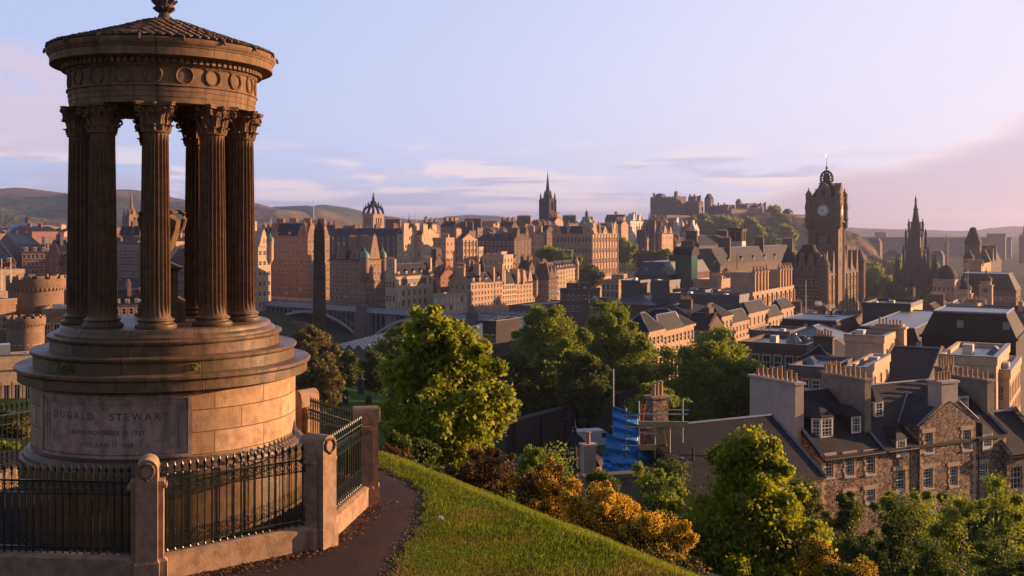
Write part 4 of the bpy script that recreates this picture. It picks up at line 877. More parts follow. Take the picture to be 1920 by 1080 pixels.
def spire(name, label, px, Y, ptop, pshould, pbase, wpx, m='soot', pinn=4, cat='church spire', stages=()):
    s = Y / F; X = (px - 960) * s; zb0 = (HZ - pbase) * s - 8; root = thing(name, label, cat, (X, Y, zb0), R(52)); zz = lambda p: (HZ - p) * s - zb0; hw = wpx * s / 2 / 1.25
    mb = MB(); rcs = [(hw - hw * .35, hw + hw * .35, zz(pshould) - hw * 2.2, zz(pshould) - hw * .6)]
    wall(mb, -hw, -hw, 1, 0, 0, -1, 2 * hw, 0, zz(pshould), rcs, hw * .3); wall(mb, -hw, -hw, 0, 1, -1, 0, 2 * hw, 0, zz(pshould), rcs, hw * .3)
    mb.box(-hw * .8, hw, -hw * .8, hw, 0, zz(pshould)); 
    for sx in (-1, 1):
        for sy in (-1, 1):
            mb.box(min(sx * hw, sx * hw * 1.18), max(sx * hw, sx * hw * 1.18), min(sy * hw, sy * hw * 1.18), max(sy * hw, sy * hw * 1.18), 0, zz(pshould) * .96)
    mb.build('tower', M[m], root)
    sp = MB().lathe([(hw * .54, zz(pshould) - .3), (hw * .5, zz(pshould) + .3), (hw * .25, zz(pshould) + (zz(ptop) - zz(pshould)) * .5), (.08, zz(ptop) - 1), (.35, zz(ptop) - .7), (.06, zz(ptop) - .4), (0, zz(ptop))], 8)
    for k in range(4):
        a = k * PI / 2; d = Vector((math.sin(a), -math.cos(a)));
        for q, hh in ((.18, 1.4),): sp.frus(d.x * hw * .72, d.y * hw * .72, zz(pshould), zz(pshould) + hw * 1.6, hw * .22, hw * .22, 0.02, 0.02)
    sp.build('spire', M[m], root)
    for sx in (-1, 1):
        for sy in (-1, 1): MB().lathe([(hw * .20, zz(pshould) - hw * .8), (hw * .17, zz(pshould) + hw * .1), (hw * .2, zz(pshould) + hw * .15), (0.02, zz(pshould) + hw * 1.2)], 8, (sx * hw * .95, sy * hw * .95)).build('pinnacle', M[m], root)
    return root
spire('church_spire', 'tall black gothic spire with pinnacled tower, highest point of the central skyline', 1027, 925, 319, 372, 415, 25)
spire('church_spire', 'slender brown steeple seen between the second and third columns, in front of the hills', 246, 520, 355, 402, 455, 24, 'stoneA')
spire('church_spire', 'tiny dark spire right of the crown steeple, above the chimneys', 767, 1000, 399, 416, 424, 6)
spire('church_spire', 'thin hazy spire on the far right, in front of the long terrace', 1774, 1200, 436, 452, 480, 8, 'stoneF')
spire('church_spire', 'pale hazy steeple cut by the right edge of the picture', 1920, 1100, 418, 445, 480, 16, 'stoneF')
# ------------------------------------------------------------ Scott-style monument
Y = 610; s = Y / F; X = (1717 - 960) * s; zb0 = (HZ - 568) * s; sm = thing('gothic_monument', 'soot black open gothic spire monument with a wide arched base, right of the clock tower', 'monument', (X, Y, zb0), R(45 - 3))
H = 203 * s
mb = MB(); legs = []
for sx in (-1, 1):
    for sy in (-1, 1):
        c = (sx * 5.2, sy * 5.2)
        lg = MB().box(c[0] - 1.7, c[0] + 1.7, c[1] - 1.7, c[1] + 1.7, 0, 17).frus(c[0], c[1], 17, 19, 1.7, 1.7, .8, .8)
        o_ = (sx * 8.0, sy * 8.0); lg.box(o_[0] - 1.25, o_[0] + 1.25, o_[1] - 1.25, o_[1] + 1.25, 0, 17)
        lg.tube([(sx * 7.6, sy * 7.6, 14), (sx * 6.2, sy * 6.2, 18.5), (sx * 4.4, sy * 4.4, 21)], .6, 5)
        lg.build('pier', M['soot'], sm)
        for dx_, dy_ in ((0, 0), (-sx * 1.8, sy * .6), (sx * .6, -sy * 1.8)):
            MB().lathe([(.9, 16), (.9, 21.5), (1.15, 22), (.75, 23), (.12, 28), (0, 28.5)], 6, (o_[0] + dx_, o_[1] + dy_)).build('pinnacle', M['soot'], sm)
st_ = MB()
for ax in (0, 1):                                        # pointed arches between the piers
    for sg in (-1, 1):
        pr = []
        for i in range(9): t = i / 8; pr.append((-3.5 + 3.5 * math.sin(t * PI / 2), 9 + 6 * (1 - math.cos(t * PI / 2)) ** 0.8 if t else 9))
        pts = pr + [(-p[0], p[1]) for p in reversed(pr[:-1])]
        for (a, b) in zip(pts, pts[1:]):
            q = [(a[0], a[1]), (b[0], b[1]), (b[0], 18), (a[0], 18)]
            for dd in (-.6, .6):
                v = [((u, sg * 5.2 + dd, zz) if ax == 0 else (sg * 5.2 + dd, u, zz)) for u, zz in q]; st_.add(v, [(0, 1, 2, 3)])
            v = [((u, sg * 5.2 + dd, zz) if ax == 0 else (sg * 5.2 + dd, u, zz)) for dd in (-.6, .6) for u, zz in (a, b)]; st_.add(v, [(0, 1, 3, 2)])
st_.frus(0, 0, 18, 19.5, 6.6, 6.6, 6.2, 6.2)
st_.build('arch', M['soot'], sm)
tiers = [(19.5, 31, 4.6, 3.9), (31, 41, 3.6, 3.0), (41, 46.5, 2.4, 2.0)]
for (a, b, w0, w1) in tiers:
    t_ = MB().frus(0, 0, a, b, w0, w0, w1, w1).frus(0, 0, b, b + .8, w1 + .5, w1 + .5, w1 + .3, w1 + .3)
    for q in (-1, 1): t_.box(q * w0 * .4 - .4, q * w0 * .4 + .4, -w0 - .12, -w0 + 1.2, a + 1.5, b - 2.5, 1); t_.box(-w0 - .12, -w0 + 1.2, q * w0 * .4 - .4, q * w0 * .4 + .4, a + 1.5, b - 2.5, 1)
    t_ = t_.build('tier', [M['soot'], M['dark']], sm)
    for sx in (-1, 1):
        for sy in (-1, 1): MB().lathe([(.75, a), (.7, b - 1.5), (.9, b - 1), (.1, b + 2.6), (0, b + 3)], 6, (sx * (w0 + .4), sy * (w0 + .4))).build('pinnacle', M['soot'], t_)
MB().lathe([(2.3, 46.5), (1.2, 54), (1.7, 54.3), (.9, 55.5), (.5, 59), (.8, 59.3), (.15, H - 1), (0, H)], 8).build('spire', M['soot'], sm)
# ------------------------------------------------------------ clock tower hotel
bld('hotel', 'hotel_building', 'massive brown hotel with gabled dormers and pavilion roofs, round the foot of the clock tower', 408, 1478, 1545, 1612, 517, 620, 'stoneH', 'mansard', 8, lw=(8, 5), rw=(10, 5), ww=1.4, wh=2.4, pil=1,
    gab=[('r', f, 4.6, 9) for f in (.08, .25, .58, .75, .92)] + [('l', f, 4.6, 8) for f in (.12, .38, .62, .88)], tur=[(0, 0, 2.2, 12, 4, 5, 'stoneC'), (1, 0, 2.4, 12, 4, 6, 'stoneC'), (0, 1, 2.4, 12, 5, 7, 'slate')], chim=[(.3, .25, (5, 1.5, 3, 8)), (.7, .25, (5, 1.5, 3, 8)), (.3, .75, (5, 1.5, 3, 8))])
b = BL['hotel']
MB().lathe([(6.5, b['H']), (6.3, b['H'] + 4), (5.0, b['H'] + 8), (3.0, b['H'] + 10.5), (2.6, b['H'] + 12)], 16, (7, b['L'] * .55)).build('dome_roof', M['slateB'], b['root'], True)
Y = 425; s = Y / F; tc_ = thing('clock_tower', 'tall brown sandstone clock tower with white dial, corner turrets and an open iron crown', 'clock tower', ((1570 - 960) * s, Y, -38), PI / 2 - R(30))
zz = lambda p: (HZ - p) * s + 38
TW = 11.2; hw = TW / 2
mb = MB()
mb.box(0, TW, 0, TW, 0, zz(417)); mb.box(-.9, TW + .9, -.9, TW + .9, zz(417), zz(414.5)); mb.box(-.4, TW + .4, -.4, TW + .4, zz(414.5), zz(371))
mb.box(-.7, TW + .7, -.7, TW + .7, zz(371), zz(369)); mb.box(-.25, TW + .25, -.25, TW + .25, zz(429), zz(427))
for c in ((0, 0), (TW, 0), (0, TW), (TW, TW)):
    mb.box(c[0] - .5, c[0] + .5, c[1] - .5, c[1] + .5, 0, zz(430))
mb.build('tower_body', M['stoneH'], tc_)
for c in ((-.3, -.3), (TW + .3, -.3), (-.3, TW + .3), (TW + .3, TW + .3)):
    MB().lathe([(.5, zz(430)), (1.5, zz(424)), (1.5, zz(412)), (1.8, zz(410)), (1.45, zz(408)), (1.4, zz(392)), (1.7, zz(391)), (1.5, zz(384)), (1.1, zz(376)), (1.3, zz(375)), (1.25, zz(366)), (1.45, zz(365)), (1.0, zz(360)), (.35, zz(357)), (.15, zz(354)), (.4, zz(353)), (0, zz(351))], 10, c).build('corner_turret', M['stoneH'], tc_, True)
for side in ('l', 'r'):                                   # dials and the gable above each
    cd = MB().lathe([(2.45, 0), (2.45, .25)], 36); cd = MB(); n = 36; r = 2.25
    cd.lathe([(r, 0.0), (r, .22), (r + .25, .3), (r + .35, .1), (r + .35, 0)], 36, cap=False); cd.add([(r * math.sin(2 * PI * i / n), -r * math.cos(2 * PI * i / n), .2) for i in range(n)], [tuple(range(n))], 1)
    for h_ in range(12):
        a = h_ * PI / 6; d = Vector((math.cos(a), math.sin(a), 0)); p = Vector((-d.y, d.x, 0)); cd.add([d * 1.45 + p * .13 + Vector((0, 0, .225)), d * 1.45 - p * .13 + Vector((0, 0, .225)), d * 2.1 - p * .17 + Vector((0, 0, .225)), d * 2.1 + p * .17 + Vector((0, 0, .225))], [(0, 1, 2, 3)], 2)
    def hand(a, L, w_):
        d = Vector((math.sin(a), math.cos(a), 0)); p = Vector((d.y, -d.x, 0)); cd.add([p * w_ + Vector((0, 0, .25)) - d * .3, p * -w_ + Vector((0, 0, .25)) - d * .3, d * L + Vector((0, 0, .25))], [(0, 1, 2)], 2)
    hand(R(278), 1.9, .14); hand(R(233), 1.3, .2)
    loc, rot = ((-.4, hw, zz(394.5)), (PI / 2, 0, -PI / 2)) if side == 'l' else ((hw, -.4, zz(394.5)), (PI / 2, 0, 0))
    cd.build('clock_face', [M['stoneC'], plain('dial_white', (.75, .7, .64), .6), M['iron']], tc_, loc=(0, 0, 0)).matrix_basis = Matrix.Translation(loc) @ (Matrix.Rotation(rot[2], 4, 'Z') @ Matrix.Rotation(rot[0], 4, 'X'))
    pd_ = MB(); poly = [(-2.9, 0), (2.9, 0), (2.9, 2.4), (2.2, 3.2), (1.9, 4.6), (1.2, 5.7), (0, 6.3), (-1.2, 5.7), (-1.9, 4.6), (-2.2, 3.2), (-2.9, 2.4)]
    k = len(poly); pd_.add([(p[0], -.5, p[1]) for p in poly] + [(p[0], 2.4, p[1]) for p in poly], [tuple(range(k)), tuple(reversed(range(k, 2 * k)))] + [(i, (i + 1) % k, k + (i + 1) % k, k + i) for i in range(k)])
    pd_.box(-.8, .8, -.6, -.49, 1.0, 3.6, 1)
    pd_.build('gable', [M['stoneH'], M['dark']], tc_, loc=(0, hw, zz(371)) if side == 'l' else (hw, 0, zz(371)), rz=-PI / 2 if side == 'l' else 0)
    ww_ = MB()
    for q in (-2.6, 0, 2.6):
        ww_.box(q - .55, q + .55, -.06, .05, zz(480), zz(436), 1)
    ww_.box(-4, 4, -.3, 0, zz(424), zz(422.5)); ww_.box(-4, -3.4, -.2, .02, zz(590), zz(430)); ww_.box(3.4, 4, -.2, .02, zz(590), zz(430))
    ww_.build('window_bay', [M['stoneH'], M['dark']], tc_, loc=(-.003, hw, 0) if side == 'l' else (hw, -.003, 0), rz=-PI / 2 if side == 'l' else 0)
    for q in (455, 475, 500): inst('window', win_me(1.1, 2.4, 'stoneB'), tc_, (-.2, hw + (1.6 if q == 475 else -1.6) * 0, zz(q)) if side == 'l' else (hw, -.2, zz(q)), -PI / 2 if side == 'l' else 0)
MB().frus(hw, hw, zz(369), zz(352), 5.2, 5.2, 3.0, 3.0).frus(hw, hw, zz(352), zz(343), 2.9, 2.9, 2.3, 2.3).box(hw - 2.6, hw + 2.6, hw - 2.6, hw + 2.6, zz(343), zz(341.5)).build('roof', M['slateB'], tc_)
cr = MB().lathe([(2.5, zz(341.5)), (2.5, zz(340)), (2.2, zz(339.8))], 16, (hw, hw)); 
for k in range(14):
    a = 2 * PI * k / 14; d = Vector((math.sin(a), -math.cos(a), 0)); c = Vector((hw, hw, 0)); Z = Vector((0, 0, 1))
    cr.tube([c + d * 2.3 + Z * zz(341), c + d * 2.65 + Z * zz(335), c + d * 2.6 + Z * zz(330), c + d * 1.9 + Z * zz(323), c + d * .7 + Z * zz(318.5), c + Z * zz(318)], .26, 4)
    cr.tube([c + d * 1.1 + Z * zz(341), c + d * 1.1 + Z * zz(329)], .35, 4)
for q, r_ in ((338, 2.45), (333, 2.65), (328, 2.5)): cr.ring((hw, hw, zz(q)), (1, 0, 0), (0, 1, 0), r_, .13, 20, 4)
cr.lathe([(1.5, zz(340)), (1.5, zz(329)), (1.2, zz(326)), (.2, zz(322)), (.2, zz(316)), (.6, zz(315)), (.6, zz(314)), (.25, zz(313)), (.45, zz(311)), (.1, zz(309)), (.07, zz(288)), (0, zz(288))], 10, (hw, hw))
cr = cr.build('iron_crown', M['iron'], tc_)
MB().box(hw - 2.2, hw, hw - .03, hw + .03, zz(292), zz(287)).build('flag', M['trim'], cr)
# ------------------------------------------------------------ castle on its rock
def rockmat():
    m, nt, b = mat('castle_rock'); oc = coord(nt); x, y, z = sep(nt, oc); n = noise(nt, comb(nt, x * .05, y * .05, z * .02), 1.0, 6, .65); g = noise(nt, oc, .03, 5, .6)
    c = mixc(nt, n.step(.4, .6), (.27, .18, .13), (.12, .085, .065)); c = mixc(nt, (g - (z + 45) * .0022).step(.42, .50), c, (.05, .065, .02)); nt.links.new(c, b.inputs['Base Color']); b.inputs['Roughness'].default_value = 1; b.inputs['Specular IOR Level'].default_value = .05
    bump(nt, b, n, 1.0, 4.0); return m
M['rock'] = rockmat()
Y0 = 1180; prof = [(1150, 455), (1195, 428), (1220, 411), (1300, 407), (1345, 402), (1400, 398), (1440, 402), (1480, 410), (1520, 424), (1560, 434), (1588, 446), (1606, 470), (1622, 500)]
V = []; xs = np.linspace(1140, 1630, 160); rows = 60
for r in range(rows):
    t = r / (rows - 1) * 2 - 1; yy = Y0 + 20 + t * 190
    for x_ in xs:
        X = (x_ - 960) / F * Y0; top = (HZ - np.interp(x_, [p[0] for p in prof], [p[1] for p in prof])) / F * Y0
        e = min(1, max(0, (1 - abs(t)) * 1.9)) if t < 0 else min(1, (1 - t) * 4); e = e ** 1.5 if e < 1 else 1
        ed = min(1, (x_ - 1140) / 40, (1630 - x_) / 18); nn = mn.fractal(Vector((X * .02, yy * .02, 3)), 1.0, 2.0, 5) * 9 * (1 if e < .98 else .1)
        V.append((X, yy, -48 + (top + 48) * e * max(0, ed) + nn))
ii, jj = np.meshgrid(np.arange(rows - 1), np.arange(159), indexing='ij'); a = (ii * 160 + jj).ravel()
tag(link(bpy.data.objects.new('castle_rock', fast_mesh('castle_rock', np.array(V), np.stack([a, a + 1, a + 161, a + 160], 1), M['rock'], True))), kind='structure')
ca = thing('castle', 'grey brown hilltop castle of battlemented ranges and towers on the rock', 'castle', ((1330 - 960) / F * Y0, Y0, 0), R(50))
s = Y0 / F
def cblock(part, x0, x1, yt, yb, dY=0, cren=0, roof=0, m='stoneF', wins=0, deep=16):
    """castle range given by picture extents, built in the castle's own turned frame"""
    Yc = Y0 + dY; Xm = ((x0 + x1) / 2 - 960) / F * Yc; wd = (x1 - x0) / F * Yc; c, s_ = math.cos(-R(50)), math.sin(-R(50)); dx, dy = Xm - ca.location.x, Yc - Y0
    lx, ly = c * dx - s_ * dy, s_ * dx + c * dy; z1 = (HZ - yt) / F * Yc; z0 = (HZ - yb) / F * Yc - 6
    # visible width of a box turned 50 degrees
    a = wd * .62; b = min(deep, wd * .62) if wd < 30 else deep; a = (wd - b * math.sin(R(50)) * .9) / math.cos(R(50)) if wd >= 30 else a * .95
    mb = MB(); mb.box(-a / 2, a / 2, -b / 2, b / 2, z0, z1)
    if cren:
        n = max(3, int(a / 3.2));
        for i in range(n): u = -a / 2 + a * (i + .25) / n; mb.box(u, u + a / n * .5, -b / 2, -b / 2 + .8, z1, z1 + 1.3)
        n = max(2, int(b / 3.2))
        for i in range(n): u = -b / 2 + b * (i + .25) / n; mb.box(-a / 2, -a / 2 + .8, u, u + b / n * .5, z1 - .01, z1 + 1.3); mb.box(a / 2 - .8, a / 2, u, u + b / n * .5, z1 - .01, z1 + 1.3)
    if wins:
        for i in range(wins):
            u = -a / 2 + a * (i + .5) / wins
            for q in (.25, .5): zq = z1 - (z1 - z0 - 6) * q; mb.box(u - .7, u + .7, -b / 2 - .08, -b / 2 + .1, zq - 1.2, zq + 1.2, 1)
    o = mb.build(part, [M[m], M['dark']], ca, loc=(lx, ly, 0), rz=0)
    if roof:
        MB().add([(-a / 2, -b / 2, z1), (a / 2, -b / 2, z1), (a / 2, b / 2, z1), (-a / 2, b / 2, z1), (-a / 2, 0, z1 + roof), (a / 2, 0, z1 + roof)], [(0, 1, 5, 4), (2, 3, 4, 5), (0, 4, 3), (1, 2, 5), (0, 3, 2, 1)]).build('roof', M['slateB'], o)
    return o
cblock('range', 1222, 1284, 371, 412, 0, 1, 0, wins=7, deep=34); cblock('range', 1226, 1250, 366, 380, 10, 0, 2); cblock('range', 1288, 1314, 370, 410, 10, 1, 0, wins=3); cblock('range', 1282, 1322, 379, 412, 4, 1, 0, wins=5, deep=20)
fl = cblock('tower', 1263, 1272, 361, 400, 5, 1, 0); cblock('turret', 1224, 1229, 362, 380, 0); cblock('turret', 1310, 1315, 366, 380, 8)
cblock('tower', 1319, 1340, 373, 412, -5, 0, 6, wins=2); cblock('tower', 1326, 1333, 366, 380, -5, 1)
cblock('curtain_wall', 1334, 1382, 386, 415, -8, 1, 0, deep=20); cblock('range', 1376, 1438, 384, 408, 10, 1, 0, wins=8, deep=14); cblock('range', 1378, 1392, 378, 390, 6, 0, 3); cblock('turret', 1432, 1437, 379, 398, 8)
cblock('range', 1400, 1432, 389, 402, -14, 0, 3, m='stoneB', wins=4); cblock('battery_wall', 1408, 1458, 407, 432, -55, 1, 0, deep=22); cblock('curtain_wall', 1440, 1486, 409, 430, -30, 1, 0, m='stoneB', deep=18)
cblock('battery_wall', 1452, 1476, 424, 440, -70, 1, 0, m='stoneB'); cblock('gatehouse', 1464, 1490, 398, 412, 0, 0, 4, wins=3); cblock('curtain_wall', 1486, 1530, 414, 430, 0, 1, 0, deep=16); cblock('curtain_wall', 1222, 1345, 404, 425, -30, 0, 0, deep=14)
for i, x_ in enumerate((1230, 1240, 1292, 1300, 1345, 1356, 1412, 1424, 1470, 1482)):
    cblock('chimney', x_, x_ + 4, 364 if x_ < 1310 else (380 if x_ < 1430 else 394), 392, 12)
cblock('curtain_wall', 1345, 1440, 394, 420, -25, 1, 0, deep=12); cblock('curtain_wall', 1430, 1520, 404, 428, -12, 1, 0, deep=12)
o = MB().tube([(0, 0, (HZ - 361) * s), (0, 0, (HZ - 340) * s)], .15, 5).tube([(0, 0, (HZ - 341) * s), (1.4, .4, (HZ - 341.5) * s)], [.5, .1], 4)
o.build('flagpole', M['trim'], fl)
# ------------------------------------------------------------ obelisk
Y = 170; s = Y / F; ob = thing('obelisk', 'tall dark weathered stone obelisk in the graveyard, left of the bridge arch', 'obelisk', ((598.5 - 960) * s, Y, -26), R(12))
zz = lambda p: (HZ - p) * s + 26; k1, k0 = 24.5 * s / 2 / 1.36 * 1.05, 36 * s / 2 / 1.36 * 1.05
ms_ob = stone('obelisk_stone', (0.115, 0.075, 0.054), bw=1.5, bh=.62, soot=.6, mort=.35, b2=.5)
MB().frus(0, 0, 2.6, zz(431), k0, k0, k1, k1).frus(0, 0, zz(431), zz(411), k1, k1, .03, .03).build('shaft', ms_ob, ob)
MB().box(-k0 * 1.25, k0 * 1.25, -k0 * 1.25, k0 * 1.25, .6, 2.6).box(-k0 * 1.6, k0 * 1.6, -k0 * 1.6, k0 * 1.6, -2, .6).build('base', ms_ob, ob)
# ------------------------------------------------------------ bridge
bmt = plain('bridge_paint', (0.24, 0.23, 0.26), .5, .1, .3, .5); bms = stone('bridge_masonry', (0.17, 0.13, 0.115)); brd = plain('road_asphalt', (0.05, .045, .05), .55)
A = Vector((-158, 507)); D = Vector((252, -115)); Ln = D.length; D = D / Ln
br = thing('road_bridge', 'grey iron arched road bridge on stone piers, spanning the valley behind the obelisk', 'bridge', (A.x, A.y, 0), math.atan2(D.y, D.x))
def dz(u): return -31.5 - 7.6 * u / 277.0         # deck level falls to the right
def bx(px):                                      # distance along the bridge seen at picture column px
    return hit(px, A.x, A.y, D.x, D.y)
W2 = 11
dk = MB()
for side in (-1, 1):
    y = -W2 if side < 0 else W2
pts = [-40 + i * 6.0 for i in range(60)]
for a, b in zip(pts, pts[1:]):
    for y0, y1 in ((-W2, W2),):
        dk.add([(a, y0, dz(a) - 1.3), (b, y0, dz(b) - 1.3), (b, y1, dz(b) - 1.3), (a, y1, dz(a) - 1.3), (a, y0, dz(a) - .05), (b, y0, dz(b) - .05), (b, y1, dz(b) - .05), (a, y1, dz(a) - .05)], [(0, 3, 2, 1), (4, 5, 6, 7), (0, 1, 5, 4), (2, 3, 7, 6)])
dk.build('deck', brd, br)
for y in (-W2 - .15, W2 - .15):
    pp = MB()
    for a, b in zip(pts, pts[1:]):
        for (h0, h1, t) in ((-.9, -.55, .5), (-.55, -.2, .3), (1.0, 1.2, .4), (-.2, 1.0, .14)):
            pp.add([(a, y - t / 2, dz(a) + h0), (b, y - t / 2, dz(b) + h0), (b, y + t / 2, dz(b) + h0), (a, y + t / 2, dz(a) + h0), (a, y - t / 2, dz(a) + h1), (b, y - t / 2, dz(b) + h1), (b, y + t / 2, dz(b) + h1), (a, y + t / 2, dz(a) + h1)], [(0, 3, 2, 1), (4, 5, 6, 7), (0, 1, 5, 4), (2, 3, 7, 6)])
        pp.box(a - .22, a + .22, y - .25, y + .25, dz(a) - 1.2, dz(a) + 1.35)
    pp.build('parapet', plain('parapet_paint', (.40, .40, .46), .5), br)
piers = [bx(506), bx(706), bx(706) + (bx(706) - bx(506)) * .92, bx(706) + 2 * (bx(706) - bx(506)) * .92]
for i, u in enumerate(piers):
    pr_ = MB().box(u - 4, u + 4, -W2 - 1.2, W2 + 1.2, -58, dz(u) - 1.4).frus(u, -W2 - 1.0, dz(u) - 12, dz(u) + 1.6, 2.4, 1.2, 2.0, 1.1).frus(u, -W2 - 1.0, dz(u) + 1.6, dz(u) + 2.4, 2.4, 1.4, 2.0, 1.0).frus(u, -W2 - 1.0, dz(u) + 2.4, dz(u) + 5.2, 1.5, 1, .3, .3)
    pr_.build('pier', bms, br)
for a, b in zip(piers, piers[1:]):
    a += 4; b -= 4; n = 30; mid = (a + b) / 2; hs = (b - a) / 2
    zs = dz(mid) - 11.0; rise = 9.0
    def zarc(u, off=0): q = 1 - ((u - mid) / hs) ** 2; return zs + rise * max(0, q) + off
    for y in (-W2 + .4, -3.5, 3.5, W2 - .4):
        ar = MB(); us = [a + (b - a) * i / n for i in range(n + 1)]
        for u, v in zip(us, us[1:]):
            ar.add([(u, y - .45, zarc(u, -.75)), (v, y - .45, zarc(v, -.75)), (v, y + .45, zarc(v, -.75)), (u, y + .45, zarc(u, -.75)), (u, y - .45, zarc(u, .3)), (v, y - .45, zarc(v, .3)), (v, y + .45, zarc(v, .3)), (u, y + .45, zarc(u, .3))], [(0, 3, 2, 1), (4, 5, 6, 7), (0, 1, 5, 4), (2, 3, 7, 6)])
        ar.build('arch_rib', plain('rib_paint', (.42, .38, .38), .5) if y < -W2 + 1 else bmt, br)
    sp_ = MB(); m_ = int((b - a) / 2.3)
    for i in range(m_ + 1):
        u = a + (b - a) * i / m_; h_ = dz(u) - 1.3 - zarc(u, .2)
        if h_ > .5:
            sp_.box(u - .16, u + .16, -W2 + .2, -W2 + .5, zarc(u, .2), dz(u) - 1.3)
            if i < m_ and h_ > 2: sp_.ring((u + (b - a) / m_ / 2, -W2 + .35, dz(u) - 2.5), (1, 0, 0), (0, 0, 1), 1.05, .14, 10, 4, a0=0, a1=PI); sp_.box(u, u + (b - a) / m_, -W2 + .25, -W2 + .45, dz(u) - 1.55, dz(u) - 1.3)
    sp_.build('spandrel_arcade', bmt, br)
# lamps, walkers and cars on the bridge
lamp = MB().lathe([(.22, 0), (.12, .6), (.08, 4.6), (.2, 4.7), (.28, 5.3), (.1, 5.6), (0, 5.9)], 8)
ca_, sa_ = D.x, D.y
def onbr(u, v): return (A.x + u * D.x - v * D.y, A.y + u * D.y + v * D.x)
for i, pxx in enumerate((540, 562, 640, 672, 738, 770)):
    u = bx(pxx); q = onbr(u, -W2 + 1.2 if i % 2 else W2 - 1.2)
    t = thing('street_lamp', 'slim street lamp standing on the arched road bridge', 'street lamp', (q[0], q[1], dz(u) - .05), 0, 'street lamps on the bridge')
    MB().lathe([(.22, 0), (.12, .6), (.08, 4.6)], 8).build('pole', M['iron'], t); MB().lathe([(.08, 4.6), (.22, 4.7), (.3, 5.4), (.1, 5.7), (0, 6)], 8).build('lantern', M['trim'], t)
cloth = [plain('cloth_a', (.5, .45, .4), .9), plain('cloth_b', (.06, .07, .12), .9), plain('cloth_c', (.35, .1, .08), .9)]
skin = plain('skin', (.45, .28, .2), .8)
def person(x, y, z, rz, c, label, group):
    t = thing('person', label, 'person', (x, y, z), rz, group)
    bm_ = MB()
    for sg in (-1, 1): bm_.tube([(sg * .10, .12 * sg, .04), (sg * .10, .05 * sg, .48), (sg * .09, 0, .9)], [.05, .07, .1], 7); bm_.tube([(sg * .2, 0, 1.42), (sg * .27, -.05 * sg, 1.12), (sg * .25, -.16 * sg, .86)], [.06, .05, .04], 6); bm_.box(sg * .10 - .05, sg * .10 + .05, .12 * sg - .17, .12 * sg + .07, 0, .08)
    bm_.lathe([(.15, .85), (.17, .95), (.15, 1.12), (.20, 1.36), (.17, 1.46), (.06, 1.5)], 10); bm_.build('body', c, t, True)
    MB().lathe([(.055, 1.45), (.06, 1.54), (.1, 1.6), (.11, 1.68), (.09, 1.76), (.03, 1.8)], 10).build('head', skin, t, True); return t
for i, pxx in enumerate((548, 553, 628, 636, 655, 662, 686, 742, 750, 755, 762)):
    u = bx(pxx); q = onbr(u, -W2 + 1.4 + (i % 3) * .8); person(q[0], q[1], dz(u) - .05, i * 1.3, cloth[i % 3], 'tiny pedestrian walking on the pavement of the arched bridge', 'pedestrians on the bridge')
def car(x, y, z, rz, c, label, group=None, van=False, name='parked_car', cat='car', sc=1.0):
    t = thing(name, label, cat, (x, y, z), rz, group); t.scale = (sc, sc, sc)
    body = [(-2.15, .3), (-2.2, .75), (-1.7, .88), (-1.0, 1.4), (.7, 1.42), (1.4, .92), (2.1, .78), (2.2, .4), (2.1, .3)] if not van else [(-2.4, .35), (-2.45, 2.0), (-2.3, 2.15), (.9, 2.15), (1.25, 2.0), (1.75, 1.25), (2.4, 1.05), (2.5, .4)]
    k = len(body); hwid = .85 if not van else .95
    MB().add([(p[0], -hwid, p[1]) for p in body] + [(p[0], hwid, p[1]) for p in body], [tuple(range(k)), tuple(reversed(range(k, 2 * k)))] + [(i, (i + 1) % k, k + (i + 1) % k, k + i) for i in range(k)]).build('body', c, t)
    if not van:
        g = MB()
        for sg in (-1, 1): g.add([(-1.45, sg * (hwid + .006), .93), (1.15, sg * (hwid + .006), .95), (.6, sg * (hwid + .006), 1.34), (-.92, sg * (hwid + .006), 1.34)], [(0, 1, 2, 3)])
        g.add([(.76, -.75, 1.4), (.76, .75, 1.4), (1.37, .8, .97), (1.37, -.8, .97)], [(0, 1, 2, 3)]); g.add([(-1.06, -.75, 1.38), (-1.06, .75, 1.38), (-1.66, .8, .92), (-1.66, -.8, .92)], [(0, 1, 2, 3)])
    else:
        g = MB()
        for sg in (-1, 1): g.add([(.65, sg * (hwid + .006), 1.25), (1.6, sg * (hwid + .006), 1.25), (1.2, sg * (hwid + .006), 1.88), (.65, sg * (hwid + .006), 1.88)], [(0, 1, 2, 3)])
        g.add([(1.30, -.85, 1.93), (1.30, .85, 1.93), (1.76, .88, 1.28), (1.76, -.88, 1.28)], [(0, 1, 2, 3)])
    g.build('windows', M['glass'], t)
    for sx in (-1.35, 1.4):
        for sg in (-1, 1):
            w_ = MB().lathe([(.2, -.1), (.33, -.1), (.33, .1), (.2, .1)], 14); o = w_.build('wheel', M['iron'], t); o.matrix_basis = Matrix.Translation((sx, sg * (hwid - .05), .33)) @ Matrix.Rotation(PI / 2, 4, 'X')
    return t
wht = plain('white_vehicle', (.7, .68, .66), .35); drk = plain('dark_vehicle', (.05, .05, .07), .3); slv = plain('silver_vehicle', (.4, .4, .42), .3, .4)
for i, (pxx, c) in enumerate([(606, slv), (720, drk), (745, wht), (780, drk), (800, wht), (815, slv)]):
    u = bx(pxx); q = onbr(u, 3 if i % 2 else -3); car(q[0], q[1], dz(u) - .04, math.atan2(D.y, D.x), c, 'small car driving across the arched bridge', 'cars on the bridge', name='car')
